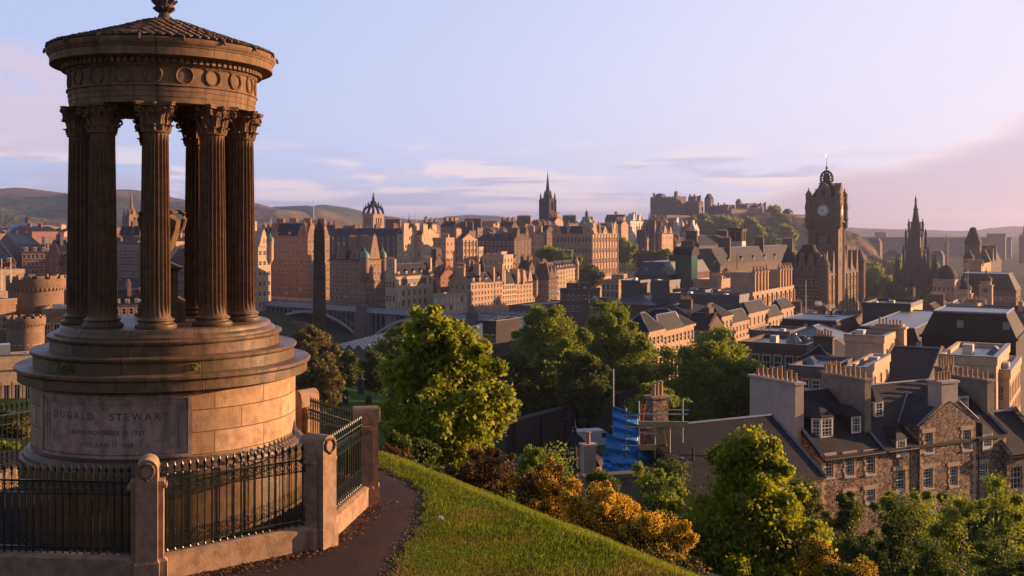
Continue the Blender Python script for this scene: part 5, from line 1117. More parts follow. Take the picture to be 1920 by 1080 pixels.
# ------------------------------------------------------------ valley floor under the bridge
def ground_box(name, label, cat, px0, px1, Y, yt, yb, deep, m, rz=0, **kw):
    s = Y / F; x0 = (px0 - 960) * s; x1 = (px1 - 960) * s; t = thing(name, label, cat, ((x0 + x1) / 2, Y, (HZ - yb) * s), rz, kw.get('group'))
    return t, x1 - x0, (yb - yt) * s
# coach and cars
t = thing('coach', 'white coach seen under the bridge arch', 'coach', ((630 - 960) / F * 500, 500, -51.0), R(-20))
body = [(-5.6, .5), (-5.7, 3.0), (-5.4, 3.35), (5.3, 3.35), (5.75, 2.9), (5.8, .5)]; k = 6
MB().add([(p[0], -1.25, p[1]) for p in body] + [(p[0], 1.25, p[1]) for p in body], [tuple(range(k)), tuple(reversed(range(k, 2 * k)))] + [(i, (i + 1) % k, k + (i + 1) % k, k + i) for i in range(k)]).build('body', wht, t)
MB().box(-5.2, 5.2, -1.27, 1.27, 1.7, 2.7).box(5.2, 5.82, -1.1, 1.1, 1.3, 2.8).build('windows', M['glass'], t)
for sx in (-3.6, 3.8):
    for sg in (-1, 1): MB().lathe([(.2, -.12), (.5, -.12), (.5, .12), (.2, .12)], 14).build('wheel', M['iron'], t).matrix_basis = Matrix.Translation((sx, sg * 1.2, .5)) @ Matrix.Rotation(PI / 2, 4, 'X')
for i, (pxx, yy, c, lb) in enumerate([(640, 629, wht, 'white car in front of the coach under the bridge arch'), (661, 622, slv, 'pale van right of the coach under the bridge arch'), (625, 629, slv, 'silver car at the left below the coach'), (650, 628, drk, 'dark car between the coach and the pale van')]):
    Yv = 51.0 * F / (yy - HZ); car((pxx - 960) / F * Yv, Yv, -51.2, R(-20), c, lb, 'vehicles below the bridge', van=(i == 1), name='parked_car' if i != 1 else 'parked_van')
def lowwall(name, label, pts, z0, z1, th, m, cat='wall', cren=False, cap=True, arches=0):
    t = thing(name, label, cat, (pts[0][0], pts[0][1], 0)); 
    for (a, b) in zip(pts, pts[1:]):
        a, b = Vector(a), Vector(b); L = (b - a).length; ang = math.atan2((b - a).y, (b - a).x); mb = MB().box(0, L, -th / 2, th / 2, z0, z1)
        if cap: mb.box(-.1, L + .1, -th / 2 - .12, th / 2 + .12, z1, z1 + .25)
        if cren:
            n = int(L / 2.4)
            for i in range(n): mb.box(i * 2.4, i * 2.4 + 1.3, -th / 2, th / 2, z1 + .25, z1 + 1.1)
        n = int(L / 6)
        if arches:
            for i in range(n): mb.box(i * 6 + .2, i * 6 + 1.1, -th / 2 - .35, -th / 2, z0, z1 - .2)
        mb.build('wall_length', M[m] if isinstance(m, str) else m, t, loc=(a.x - pts[0][0], a.y - pts[0][1], 0), rz=ang)
    return t
lowwall('retaining_wall', 'lit battlemented retaining wall behind the left end of the bridge arch', [P(508, 0, 470)[:2], P(586, 0, 455)[:2]], -52, -41.2, 1.5, 'stoneD', cren=True)
lowwall('viaduct_wall', 'low stone viaduct wall carrying the road under the bridge', [P(616, 0, 470)[:2], P(700, 0, 430)[:2]], -58, -48.6, 1.2, 'stoneC', arches=1)
# station roofs: long shallow glazed ridges
stn = plain('station_glass', (0.11, .10, .125), .35, .1, .4, .3)
def ridges(name, label, px0, px1, Y0_, Y1_, z, n, cat='station roof', m=None, h=2.0, yawd=30):
    t = R(yawd); X0 = (px0 - 960) / F * Y0_; r = thing(name, label, cat, (X0, Y0_, z - 8), PI / 2 - t)
    Wd = (px1 - px0) / F * Y0_ * 1.0; Ld = (Y1_ - Y0_) / math.cos(t)
    for i in range(n):
        y0 = -Wd * i / n; y1 = -Wd * (i + 1) / n; mb = MB().add([(0, y0, 8), (Ld, y0, 8), (Ld, (y0 + y1) / 2, 8 + h), (0, (y0 + y1) / 2, 8 + h), (0, y1, 8), (Ld, y1, 8)], [(0, 1, 2, 3), (3, 2, 5, 4), (0, 3, 4), (1, 5, 2)])
        for k in range(int(Ld / 3)): u = k * 3; mb.tube([(u, y0, 8.06), (u, (y0 + y1) / 2, 8.06 + h), (u, y1, 8.06)], .09, 3, 1)
        mb.build('roof_ridge', [m or stn, M['trim']], r)
    MB().box(0, Ld, -Wd, 0, -6, 7.9).build('wall', M['stoneF'], r); return r
ridges('station_roof', 'pale zigzag glazed station roof below the first bridge pier', 628, 705, 310, 345, -35.2, 4, yawd=15, h=1.6)
ridges('station_roof', 'long grey ridged station roof between the sycamore and the street row', 800, 960, 330, 430, -37.0, 9, yawd=12)
bld('stn1', 'station_building', 'low lit station block with small windows, below the street row', 470, 910, 918, 990, 580, 592, 'stoneE', 'flat', 0, rw=(9, 1), ww=1.4, wh=1.6)
bld('stn2', 'station_building', 'dark brown block rising behind the round green trees', 240, 905, 930, 975, 607, 660, 'soot', 'flat', 0, lw=(2, 1))
bld('stn3', 'station_building', 'long pale roofed station shed right of the street row', 460, 955, 1000, 1075, 576, 600, 'stoneF', 'flat', 0, rm='lead', lw=(4, 1), rw=(8, 1))
bld('stn4', 'office_building', 'low dark building with battlement like chimneys, below the bank', 400, 1050, 1100, 1125, 545, 590, 'stoneC', 'flat', 0, lw=(5, 2), rw=(3, 2), chim=[(.5, .3, big), (.5, .8, big)])
bld('stn5', 'office_building', 'dim brown building with a row of chimney pots, right of the bank wood', 380, 1128, 1160, 1190, 528, 560, 'stoneB', 'flat', 0, lw=(4, 2), rw=(3, 2), chim=[(.5, .5, (5, 1.4, 2, 9))])
bld('stn6', 'office_building', 'small red brown block with a flat roof at the left edge of the grey boxes', 300, 1095, 1104, 1138, 566, 600, 'stoneC', 'flat', 0, rw=(3, 1))
# ------------------------------------------------------------ middle right: roofs from the dark mansard to the terrace
bld('m1', 'office_building', 'long dark mansard roofed building with white dormers, in front of the castle trees', 400, 1262, 1300, 1500, 500, 540, 'stoneC', 'mansard', 6.5, lw=(4, 1), rw=(12, 1), dorm=(2, 9), chim=[(.02, .4, (5, 1.5, 3, 9)), (.3, .4, (5, 1.5, 4, 9)), (.62, .4, (4, 1.5, 4, 7)), (.93, .4, (5, 1.5, 3, 9))])
bld('m2', 'office_building', 'dark steep roofed block with massive chimneys, left of the white based belfry', 450, 1278, 1310, 1372, 460, 500, 'stoneC', 'gx', 4, lw=(3, 1), rw=(5, 1), chim=[(.05, .5, (5, 1.5, 2, 9)), (.95, .5, (5, 1.5, 2, 9))])
Y = 480; s = Y / F; t = thing('belfry', 'dark square belfry with open louvres on a white plastered base', 'belfry', ((1383 - 960) * s, Y, -26), R(60)); zz = lambda p: (HZ - p) * s + 26
mb = MB(); hh = 3.0; MB().box(-hh, hh, -hh, hh, 0, zz(451)).build('base', M['white'], t)
for sx in (-1, 0, 1):
    for sy in (-1, 0, 1):
        if sx or sy: mb.box(sx * 2.4 - .5, sx * 2.4 + .5, sy * 2.4 - .5, sy * 2.4 + .5, zz(451), zz(434))
mb.box(-2, 2, -2, 2, zz(451), zz(434), 1); mb.box(-3.3, 3.3, -3.3, 3.3, zz(434), zz(430)).box(-3.1, 3.1, -3.1, 3.1, zz(452.5), zz(450.9)); mb.build('bell_stage', [M['stoneC'], M['dark']], t); MB().box(-3.7, 3.7, -3.7, 3.7, zz(430), zz(428)).build('cap', M['slateB'], t)
t = thing('glass_stair_block', 'dark green glazed stair block with a curved roof, among the roofs below the castle', 'stair block', ((1287 - 960) / F * 345, 345, -26), R(60))
gg = plain('green_glass', (.03, .09, .07), .15, .0, .5, .4)
MB().box(-2.8, 2.8, -2.8, 2.8, 0, 26 - (478 - HZ) / F * 345).build('glazing', gg, t)
n = 10; mb = MB(); pr_ = [(3.6 * math.cos(PI * i / n), 2.8 * math.sin(PI * i / n)) for i in range(n + 1)]; z_ = 26 - (478 - HZ) / F * 345
mb.add([(p[0], -3.2, z_ + p[1]) for p in pr_] + [(p[0], 3.2, z_ + p[1]) for p in pr_], [tuple(range(n + 1)), tuple(reversed(range(n + 1, 2 * n + 2)))] + [(i, i + 1, n + 2 + i, n + 1 + i) for i in range(n)]); mb.build('roof', M['slateB'], t)
bld('m3', 'office_building', 'terrace with tall lit attic pavilions and finials, left of the hotel', 300, 1325, 1411, 1488, 552, 600, 'stoneB', 'flat', 0, lw=(6, 1), rw=(9, 2), ww=1.2, wh=2.6, pil=1)
b = BL['m3']
for fx in (.03, .62):
    for i in range(5):
        x = b['W'] * fx + i * b['W'] * .072
        MB().box(x, x + .9, -.35, .6, b['H'] + .6, b['H'] + 6.0).box(x - .2, x + 1.1, -.55, .8, b['H'] + 6.0, b['H'] + 6.4).lathe([(.4, b['H'] + 6.4), (.55, b['H'] + 7), (.2, b['H'] + 7.6), (.3, b['H'] + 7.9), (0, b['H'] + 8.3)], 8, (x + .45, .1)).build('attic_pier', M['stoneB'], b['root'])
    MB().box(b['W'] * fx, b['W'] * fx + b['W'] * .30, .7, 7, b['H'] + .61, b['H'] + 6.2).build('attic_pavilion', M['stoneB'], b['root'])
bld('m4', 'plant_room', 'grey metal clad plant box with a pale lead roof, left of its twin', 312, 1165, 1200, 1219, 530, 565, 'grey', 'flat', 0, rm='lead', cornice=False)
bld('m5', 'plant_room', 'grey metal clad plant box with an outside stair, right of its twin', 308, 1222, 1255, 1275, 530, 565, 'grey', 'flat', 0, rm='lead', cornice=False)
bld('m6', 'plant_room', 'long grey roof box with a sunlit right end, above the terrace roofs', 268, 1256, 1386, 1404, 558, 590, 'grey', 'flat', 0, rm='lead', cornice=False)
bld('m7', 'office_building', 'low grey roof terrace with railings, between the plant boxes and the attic pavilions', 292, 1262, 1322, 1345, 548, 570, 'grey', 'flat', 0, rm='felt', cornice=False)
bld('m8', 'office_building', 'wide dark roofed block with lead flats, under the plant boxes', 300, 1140, 1230, 1330, 572, 620, 'stoneC', 'hip', 2.0, 'felt', rw=(6, 1))
bld('m8b', 'office_building', 'dark flat topped block with roof railings, behind the pair of plant boxes', 340, 1190, 1250, 1330, 516, 560, 'stoneC', 'mansard', 4, 'felt', lw=(4, 1), rw=(4, 1), chim=[(.4, .3, (4, 1.2, 2, 7))])
bld('m8c', 'office_building', 'low dark stone block with chimney rows, right of the green stair block', 330, 1300, 1345, 1400, 528, 560, 'stoneB', 'flat', 0, lw=(3, 1), rw=(5, 1), chim=[(.2, .3, (4, 1.2, 1.5, 7)), (.7, .5, (4, 1.2, 1.5, 7))])
# pavilion terrace with pilastered street front
def pav(key, label, Y, xl, xc, xr, yt, yb, rows=3, cols=8, hipn=True):
    bld(key, 'terrace_house', label, Y, xl, xc, xr, yt, yb, 'stoneB', 'hip', 2.6, lw=(4, 3), rw=(cols, rows), ww=1.1, wh=2.2, cat='building', cornice=True)
    b = BL[key]; mb = MB()
    for i in range(cols + 1): u = b['W'] * i / cols; mb.box(u - .3, u + .3, -.45, -.003, 0.5, b['H'] - 4.4)
    mb.build('pilaster_row', M['stoneB'], b['root']); MB().box(-.6, b['W'] + .4, -.8, -.31, b['H'] - 4.4, b['H'] - 3.6).build('entablature_band', M['stoneB'], b['root'])
pav('t1', 'shaded pavilion with slate hipped roof and sunlit columned front, behind the green trees', 165, 1165, 1215, 1244, 622, 720, 4, 4)
pav('t2', 'recessed sunlit linking range of tall columns between two pavilions', 176, 1215, 1236, 1280, 622, 720, 4, 6)
pav('t3', 'long pavilion with pale slate hips, its sunlit end left of the dark round tree', 186, 1178, 1274, 1301, 612, 720, 4, 4)
pav('t4', 'stone end pavilion with white sash windows on its shaded side', 236, 1296, 1352, 1373, 594, 660, 3, 3)
pav('t5', 'lower sunlit balustraded range between the sash windowed block and the next pavilion', 244, 1352, 1372, 1404, 606, 660, 3, 5)
pav('t6', 'sunlit pavilion with parapet and four bays, right of the balustraded range', 262, 1380, 1403, 1440, 588, 660, 3, 5)
pav('t7', 'last sunlit low range of the terrace, running towards the hotel', 275, 1420, 1440, 1466, 596, 660, 3, 4)
pav('t8', 'small hipped roof pavilion at the far end of the terrace', 300, 1440, 1464, 1488, 580, 640, 3, 3)
bld('u1', 'office_building', 'dark slate roofed range in front of the long grey roof box', 225, 1285, 1330, 1356, 612, 670, 'stoneC', 'gy', 2.4, lw=(5, 2), rw=(2, 2), chim=[(.5, .3, (3, 1, 1.2, 6))])
bld('u2', 'office_building', 'low dark flat roofed range with a lead edge, beyond the hipped pavilions', 240, 1200, 1290, 1345, 590, 640, 'stoneC', 'hip', 1.6, lw=(5, 1), rw=(4, 1), chim=[(.4, .3, (3, 1, 1.2, 6))])
bld('u3', 'office_building', 'shaded stone range with chimney pots at the foot of the attic pavilions', 285, 1300, 1360, 1400, 575, 620, 'stoneC', 'flat', 0, lw=(5, 2), rw=(4, 2), chim=[(.5, .4, (4, 1.2, 1.2, 8))])
bld('u4', 'office_building', 'dark roofed range left of the hotel foot, with two small chimneys', 320, 1420, 1500, 1530, 592, 630, 'stoneC', 'hip', 2.5, lw=(6, 1), rw=(3, 1), chim=[(.3, .2, (3, 1, 1.2, 6)), (.3, .8, (3, 1, 1.2, 6))])
bld('u5', 'office_building', 'low lead roofed block in front of the steam plume', 210, 1405, 1480, 1510, 628, 680, 'stoneC', 'flat', 0, 'lead', lw=(5, 1), rw=(3, 1))
bld('u6', 'tenement', 'slate roofed tenement with pot topped stacks, between the lantern roofs and the tan block', 135, 1500, 1560, 1600, 678, 740, 'stoneC', 'hip', 1.8, lw=(4, 1), rw=(3, 1), chim=[(.2, .4, (2.5, .9, 1.0, 6))])
bld('u7', 'office_building', 'dark slate roofed hall in front of the hotel and left of the cooling box', 290, 1545, 1600, 1640, 606, 640, 'stoneC', 'gy', 2.2, lw=(5, 1), rw=(3, 1))
# bank with domed lanterns and the long modern block
bld('n1', 'office_building', 'low dark stone block with a flat roof and ribbed lanterns, behind the dark tree', 150, 1385, 1512, 1552, 655, 740, 'stoneC', 'flat', 0, 'felt', lw=(6, 2), rw=(3, 2))
b = BL['n1']
for (fx, fy, r, hh) in ((.35, .30, 1.3, 1.3), (.5, .05, 1.0, .8)):
    mb = MB().lathe([(r, b['H'] + .1), (r, b['H'] + .5), (r * .8, b['H'] + hh * .7), (r * .35, b['H'] + hh + .3), (r * .3, b['H'] + hh + .5), (0, b['H'] + hh + .6)], 18, (b['W'] * fx, b['L'] * fy))
    for k in range(12): a = k * PI / 6; d = Vector((math.cos(a), math.sin(a), 0)); c = Vector((b['W'] * fx, b['L'] * fy, 0)); mb.tube([c + d * r * 1.01 + Vector((0, 0, b['H'] + .5)), c + d * r * .37 + Vector((0, 0, b['H'] + hh + .32))], .05, 3)
    mb.build('roof_lantern', M['lead'], b['root'])
bld('n1b', 'office_building', 'hipped glass roofed block beside the ribbed lanterns', 165, 1465, 1560, 1592, 640, 700, 'stoneC', 'hip', 1.8, 'lead', lw=(5, 1), rw=(3, 1))
bld('n2', 'office_building', 'dark mansard block with wet flat roof and four skylights, under the black louvred box', 225, 1455, 1575, 1612, 626, 690, 'slateB', 'mansard', 2.5, 'slateB', lw=(5, 1))
bld('n3', 'office_building', 'broad modern block with a shining wet flat roof and dark slate slope, at the right', 190, 1585, 1735, 1740, 672, 760, 'slateB', 'mansard', 5.0, 'slateB', W=52)
sk_ = MB().box(-.5, .5, -.04, .06, 0, 1.4); skm = plain('skylight_glass', (.38, .42, .55), .15, .1); sk_me = sk_.mesh('skylight', skm)
b = BL['n3']
for i in range(7): inst('skylight', sk_me, b['root'], (1.0, b['L'] * (.10 + .12 * i), b['H'] + 1.8), (-R(24), 0, -PI / 2))
bld('n4', 'plant_room', 'black louvred cooling box with a sunlit tan end, left of the air handler', 235, 1617, 1707, 1729, 575, 606, plain('louvre_dark', (.045, .04, .045), .6) and 'dark', 'flat', 0, 'dark', cornice=False)
b = BL['n4']; MB().box(-.05, b['W'] + .1, -.08, -.02, .8, b['H'] + .55).build('painted_lit_end', plain('painted_sunlit_tan', (.45, .30, .15), .7), b['root'])  # sunlight on the dark box's right end, put into a tan colour
for o in list(b['root'].children):
    if o.name.startswith('wall'): o.data.materials[0] = plain('louvre', (.04, .035, .04), .6)
bld('n5', 'office_building', 'flat roofed block with a bright wet roof and a glazed right edge, far right', 150, 1728, 1905, 1925, 634, 700, 'slateB', 'mansard', 3.2, 'slateB', W=16)
t = thing('air_handler', 'grey ribbed air handling unit on legs on the wet flat roof', 'air handler', ((1781 - 960) / F * 175, 175, (HZ - 620) / F * 175), R(-20))
mb = MB().box(-1.4, 1.4, -1, 1, .45, 2.0)
MB().box(-1.3, -1.2, -.9, -.8, 0, .45).box(1.2, 1.3, -.9, -.8, 0, .45).box(-1.3, -1.2, .8, .9, 0, .45).box(1.2, 1.3, .8, .9, 0, .45).build('legs_frame', M['steel'], t)
for i in range(8): mb.box(-1.43, 1.43, -1.03, 1.03, .6 + i * .16, .66 + i * .16)
mb.build('casing', M['steel'], t)
for i, (pxx, py, Y, lb) in enumerate([(1558, 597, 240, 'grey roof plant box beside the steam plume'), (1575, 585, 245, 'dark roof plant drum under the steam plume')]):
    t = thing('plant_unit', lb, 'plant unit', ((pxx - 960) / F * Y, Y, (HZ - 606) / F * Y), R(-20)); MB().box(-1.4, 1.4, -1, 1, .2, 1.7).box(-1.5, 1.5, -1.1, 1.1, 1.7, 1.8).build('casing', M['steel'] if i == 0 else M['dark'], t); MB().lathe([(.3, 1.8), (.3, 2.6), (.36, 2.65), (.36, 2.8)], 10).build('flue', M['iron'], t)
def steam():
    m = bpy.data.materials.new('steam'); m.use_nodes = True; nt = m.node_tree; nt.nodes.clear(); o = nt.nodes.new('ShaderNodeOutputMaterial'); v = nt.nodes.new('ShaderNodeVolumePrincipled')
    oc = coord(nt); n = noise(nt, oc, .9, 4, .65); d = n.step(.42, .68) * 1.3; nt.links.new(d.s, v.inputs['Density']); v.inputs['Color'].default_value = (.95, .9, .9, 1); nt.links.new(v.outputs[0], o.inputs['Volume']); return m
mb = MB()
for i in range(9):
    q = i / 8; mb.lathe([(.01, -.5 - .35 * q), (.35 + .3 * q, -.2), (.42 + .35 * q, .1), (.3 + .2 * q, .45), (.01, .6 + .2 * q)], 10, (-.85 * i, 0)); 
    for v in range(len(mb.v) - 50, len(mb.v)): x_, y_, z_ = mb.v[v]; mb.v[v] = (x_, y_, z_ + .22 * i + .15 * math.sin(i * 2.1))
tag(mb.build('steam_plume', steam(), loc=P(1584, 582, 250)), kind='stuff')
# tan tower block with projecting chimney bay
bld('k1', 'tenement', 'tall tan stone block with parapet roof, its sunlit face carrying a projecting chimney bay', 128, 1584, 1657, 1690, 640, 735, 'stoneE', 'flat', 0, 'felt', rw=(2, 2), ww=1.0, wh=2.2, bars=(2, 2), W=8.5)
b = BL['k1']; MB().box(b['W'] - .2, b['W'] + 1.7, -1.0, 3, 0, b['H'] + .8).box(b['W'] - .4, b['W'] + 1.9, -1.2, 3.2, b['H'] + .8, b['H'] + 1.1).build('chimney_bay', M['stoneE'], b['root']); chimney(b['root'], b['W'] + .7, .9, b['H'] + 1.0, .2, 1.4, 3.2, 7, 'stoneE', True)
bld('k2', 'tenement', 'lower sunlit wing with two tall windows, at the foot of the tan block', 112, 1585, 1622, 1668, 700, 770, 'stoneE', 'flat', 0, 'felt', lw=(4, 1), rw=(4, 2), ww=1.0, wh=2.0)
bld('k3', 'tenement', 'pale block with wet lead roof, behind the chimneys left of the tan block', 118, 1480, 1560, 1600, 700, 760, 'stoneF', 'flat', 0, 'lead', lw=(4, 2), rw=(3, 2))
bld('k4', 'tenement', 'tan stone house with sunlit bay and slender window, behind the rubble house', 104, 1762, 1868, 1892, 682, 800, 'stoneE', 'flat', 0, 'lead', lw=(6, 3), rw=(2, 3), ww=.9, wh=2.0)
bld('k5', 'tenement', 'lower stone wing with tall windows cut by the right edge of the picture', 106, 1880, 1893, 1960, 706, 800, 'stoneE', 'flat', 0, 'lead', W=14, lw=(1, 2), rw=(7, 2), ww=.9, wh=2.1)
bld('k6', 'tenement', 'dark slate roofed block between the tan block and the gabled bay', 120, 1640, 1740, 1790, 722, 790, 'stoneF', 'gy', 3.0, lw=(4, 1), rw=(3, 1))
# far right: department store, banking hall with cupolas
bld('q1', 'store_building', 'hazy dark turreted store with long roofs on the far right skyline', 560, 1820, 1858, 1990, 494, 560, 'stoneC', 'mansard', 7, 'slateB', W=60, lw=(6, 3), rw=(9, 3), chim=[(.2, .5, big), (.4, .5, big), (.7, .5, big)], gab=[('r', .2, 8, 8), ('r', .5, 8, 9)])
b = BL['q1']; H_ = b['H']
o = MB().lathe([(4.6, 0), (4.6, H_ + 2.5), (5.2, H_ + 3), (4.4, H_ + 3.4), (4.2, H_ + 10), (4.7, H_ + 10.6)], 10, (2, b['L'] * .9)).build('corner_tower', M['stoneC'], b['root']); MB().lathe([(4.8, H_ + 10.6), (4.4, H_ + 11.5), (1.6, H_ + 18.5), (1.7, H_ + 19), (0, H_ + 19.6)], 10, (2, b['L'] * .9)).build('tower_roof', M['slateB'], o)
bld('q2', 'store_building', 'hazy block with a sunlit battlemented parapet, below the turreted store', 520, 1806, 1840, 1858, 498, 560, 'stoneB', 'flat', 0, lw=(5, 3), rw=(3, 3), tur=[(.5, 1, 2.6, 5, 3, 5, 'slateB')], chim=[(.1, .2, big), (.1, .6, big)])
bld('q3', 'bank_building', 'dim domed banking house with corner dome roof, left of the flagged cupola', 440, 1749, 1790, 1806, 528, 600, 'stoneB', 'flat', 0, lw=(5, 3), rw=(2, 3), ww=1.5)
b = BL['q3']; MB().lathe([(4.6, b['H'] + .5), (4.5, b['H'] + 2.2), (3.4, b['H'] + 4.6), (1.6, b['H'] + 6), (.3, b['H'] + 6.5), (0, b['H'] + 7.5)], 16, (b['W'] * .5, b['L'] * .6)).build('dome_roof', M['slateB'], b['root'], True)
bld('q4', 'bank_building', 'long slate roofed registry building with lead ridge, at the right between the cupolas', 445, 1790, 1905, 1990, 546, 600, 'stoneC', 'mansard', 7, 'slate', W=26, lw=(10, 2), rw=(5, 2), ww=1.5)
for i, (pxx, pt, Y, lb) in enumerate([(1810, 516, 405, 'small domed stone cupola with a lit gilt finial, under the red flag'), (1849, 500, 430, 'small domed stone cupola, second from the red flag')]):
    s = Y / F; z0 = -40; t = thing('cupola_turret', lb, 'cupola', ((pxx - 960) * s, Y, z0), R(60)); zz = lambda p, s=s: (HZ - p) * s + 40
    MB().box(-2.4, 2.4, -2.4, 2.4, 0, zz(pt + 36)).box(-2.7, 2.7, -2.7, 2.7, zz(pt + 36), zz(pt + 34)).lathe([(2.1, zz(pt + 34)), (2.1, zz(pt + 26))], 12).build('turret_body', M['stoneB'], t)
    mb = MB().lathe([(1.0, -.02), (1.0, .2), (.8, .25)], 14); o = mb.build('clock_face', M['stoneC'], t); o.matrix_basis = Matrix.Translation((-2.42, 0, zz(pt + 44))) @ Matrix.Rotation(-PI / 2, 4, 'Z') @ Matrix.Rotation(PI / 2, 4, 'X')
    MB().lathe([(2.4, zz(pt + 26)), (2.3, zz(pt + 22)), (1.6, zz(pt + 18)), (.5, zz(pt + 15.5)), (.3, zz(pt + 12))], 14).build('dome', M['slateB'], t, True); MB().lathe([(.3, zz(pt + 12)), (.5, zz(pt + 9)), (.15, zz(pt + 6)), (.1, zz(pt)), (0, zz(pt))], 8).build('finial', M['pot'], t)
bld('q5', 'stone_hall', 'plain stone hall with a flat roof and pot rows, in front of the cupolas', 300, 1776, 1832, 1848, 575, 630, 'stoneB', 'flat', 0, 'felt', lw=(3, 1), chim=[(.5, .1, (4, 1.2, 1.2, 8)), (.5, .5, (4, 1.2, 1.2, 8))])
bld('q6', 'stone_hall', 'low hall with a long slate roof, at the right edge behind the wet roof', 290, 1838, 1930, 1990, 606, 640, 'stoneB', 'gy', 4.2, 'slate', W=12, lw=(6, 1), chim=[(.5, .2, (4, 1.2, 1.2, 8))])
bld('q7', 'stone_hall', 'dim slate roofed hall between the hotel foot and the cupolas', 330, 1720, 1762, 1790, 590, 640, 'stoneC', 'gx', 3, lw=(4, 1), rw=(3, 1), chim=[(.5, .5, big)])
def flagpole(label, px, pt, pb, Y, m='trim', flag=None, r=.07, fw=2.2, fh=1.3):
    s = Y / F; z0 = (HZ - pb) * s; t = thing('flagpole', label, 'flagpole', ((px - 960) * s, Y, z0)); h = (pb - pt) * s
    MB().lathe([(r * 1.6, 0), (r, h * .6), (r * .7, h), (r * 1.6, h + .05), (0, h + .2)], 8).build('pole', M[m], t)
    if flag:
        f = MB(); n = 8; vs = []; 
        for i in range(n + 1): u = i / n; vs += [(-u * fw, .18 * math.sin(u * 6), h - .2 - u * .35), (-u * fw, .18 * math.sin(u * 6 + .4), h - .2 - fh - u * .35)]
        f.add(vs, [(2 * i, 2 * i + 2, 2 * i + 3, 2 * i + 1) for i in range(n)]); fo = f.build('flag', M[flag], t); sm_ = fo.modifiers.new('thick', 'SOLIDIFY'); sm_.thickness = .02
    return t
flagpole('flagpole with a small red flag above the domed cupola', 1815, 486, 560, 400, flag='red', r=.1, fw=1.8)
flagpole('white flagpole with a drooping red flag, leftmost at the picture edge', 3, 487, 545, 150, flag='red', r=.06, fw=1.2, fh=.7)
flagpole('white flagpole with a red flag, second from the left edge', 20, 487, 530, 150, flag='red', r=.06, fw=1.2, fh=.7)
flagpole('tall thin pale pole in front of the hotel', 1511, 527, 620, 260, r=.12); flagpole('thin pole rising from the dark mansard roof, left of the hotel', 1437, 470, 505, 380, r=.12); flagpole('thin pole on the dark mansard roof beside the attic pavilions', 1382, 475, 505, 385, 'iron', r=.1)
flagpole('tall pole in front of the twin dark towers', 1192, 445, 505, 500, 'iron', r=.14); flagpole('very tall pale mast on the skyline, above the obelisk', 588, 375, 440, 900, r=.35); flagpole('pale mast right of the crown steeple', 780, 389, 424, 850, r=.2); flagpole('mast with a hanging red flag, right of the crown steeple', 801, 405, 426, 850, flag='red', r=.15); flagpole('pale lamp mast just right of the crown steeple', 751, 406, 428, 850, r=.2)
flagpole('pale floodlight mast on the far left skyline, taller of the pair', 508, 410, 438, 1200, r=.4); flagpole('pale floodlight mast on the far left skyline, shorter of the pair', 521, 417, 438, 1200, r=.4); flagpole('pole beside the trees below the bank', 1073, 468, 520, 560, r=.12)
# ------------------------------------------------------------ twin dark towers
def gothic(px0, px1, pt, pb, Y, lab):
    s = Y / F; wd = (px1 - px0) * s; t = thing('gothic_tower', lab, 'tower', (((px0 + px1) / 2 - 960) * s, Y, (HZ - pb) * s - 4), R(60)); h = (pb - pt) * s + 4; hw = wd * .36
    MB().box(-hw, hw, -hw, hw, 0, h * .9).box(-hw * .5, hw * .5, -hw - .06, -hw + .1, h * .5, h * .8, 1).box(-hw - .06, -hw + .1, -hw * .5, hw * .5, h * .5, h * .8, 1).build('tower', [M['stoneC'], M['dark']], t)
    for sx in (-1, 1):
        for sy in (-1, 1): MB().lathe([(hw * .28, 0), (hw * .25, h * .93), (hw * .32, h * .94), (0.05, h * 1.08)], 8, (sx * hw, sy * hw)).build('corner_shaft', M['stoneC'], t)
gothic(1194, 1208, 424, 482, 820, 'shorter dark pinnacled gothic tower, left of the pair below the castle'); gothic(1217, 1231, 404, 480, 815, 'tall dark pinnacled gothic tower, middle of the trio below the castle'); gothic(1230, 1243, 407, 480, 830, 'tall dark pinnacled gothic tower, right of the trio below the castle')
bld('ng1', 'college_building', 'lit college range with battlements between the dark pinnacled towers', 825, 1203, 1207, 1223, 448, 482, 'stoneB', 'flat', 0, rw=(3, 2)); bld('ng2', 'college_building', 'lit gabled college range right of the tall pinnacled towers', 815, 1234, 1241, 1262, 438, 482, 'stoneB', 'gx', 4, rw=(4, 3), gab=[('r', .3, 7, 6), ('r', .8, 6, 5)])
bld('ng3', 'college_building', 'brick villas row between the college and the castle trees', 900, 1256, 1268, 1300, 456, 478, 'stoneD', 'gx', 5, rw=(6, 2), chim=[(.2, .5, big), (.7, .5, big)])
# hazy far terrace and galleries on the right
for i, (Y, xl, xc, xr, yt, yb, lb) in enumerate([(1500, 1600, 1896, 1905, 452, 480, 'long hazy terrace stretching across the far right horizon'), (1250, 1610, 1650, 1700, 455, 485, 'hazy domed hall on the horizon between the two towers'), (1900, 1640, 1662, 1686, 436, 450, 'pale distant block on the horizon right of the clock tower'), (1100, 1655, 1690, 1705, 478, 500, 'hazy low gallery among trees beside the black monument'),
        (1400, 1850, 1885, 1925, 445, 480, 'pale hazy building with a bright top at the far right horizon'), (1000, 1744, 1768, 1786, 480, 500, 'hazy house roofs among trees right of the black monument'), (1700, 1602, 1612, 1622, 441, 470, 'distant pale tower flats just right of the clock tower')]):
    bld('h%d' % i, 'distant_building', lb, Y, xl, xc, xr, yt, yb, 'stoneF', ['gy', 'mansard', 'flat', 'hip'][i % 4], 5, lw=(12, 2) if i == 0 else None, rw=(10, 2) if i == 0 else (3, 2), ww=1.5, cornice=False, W=14)
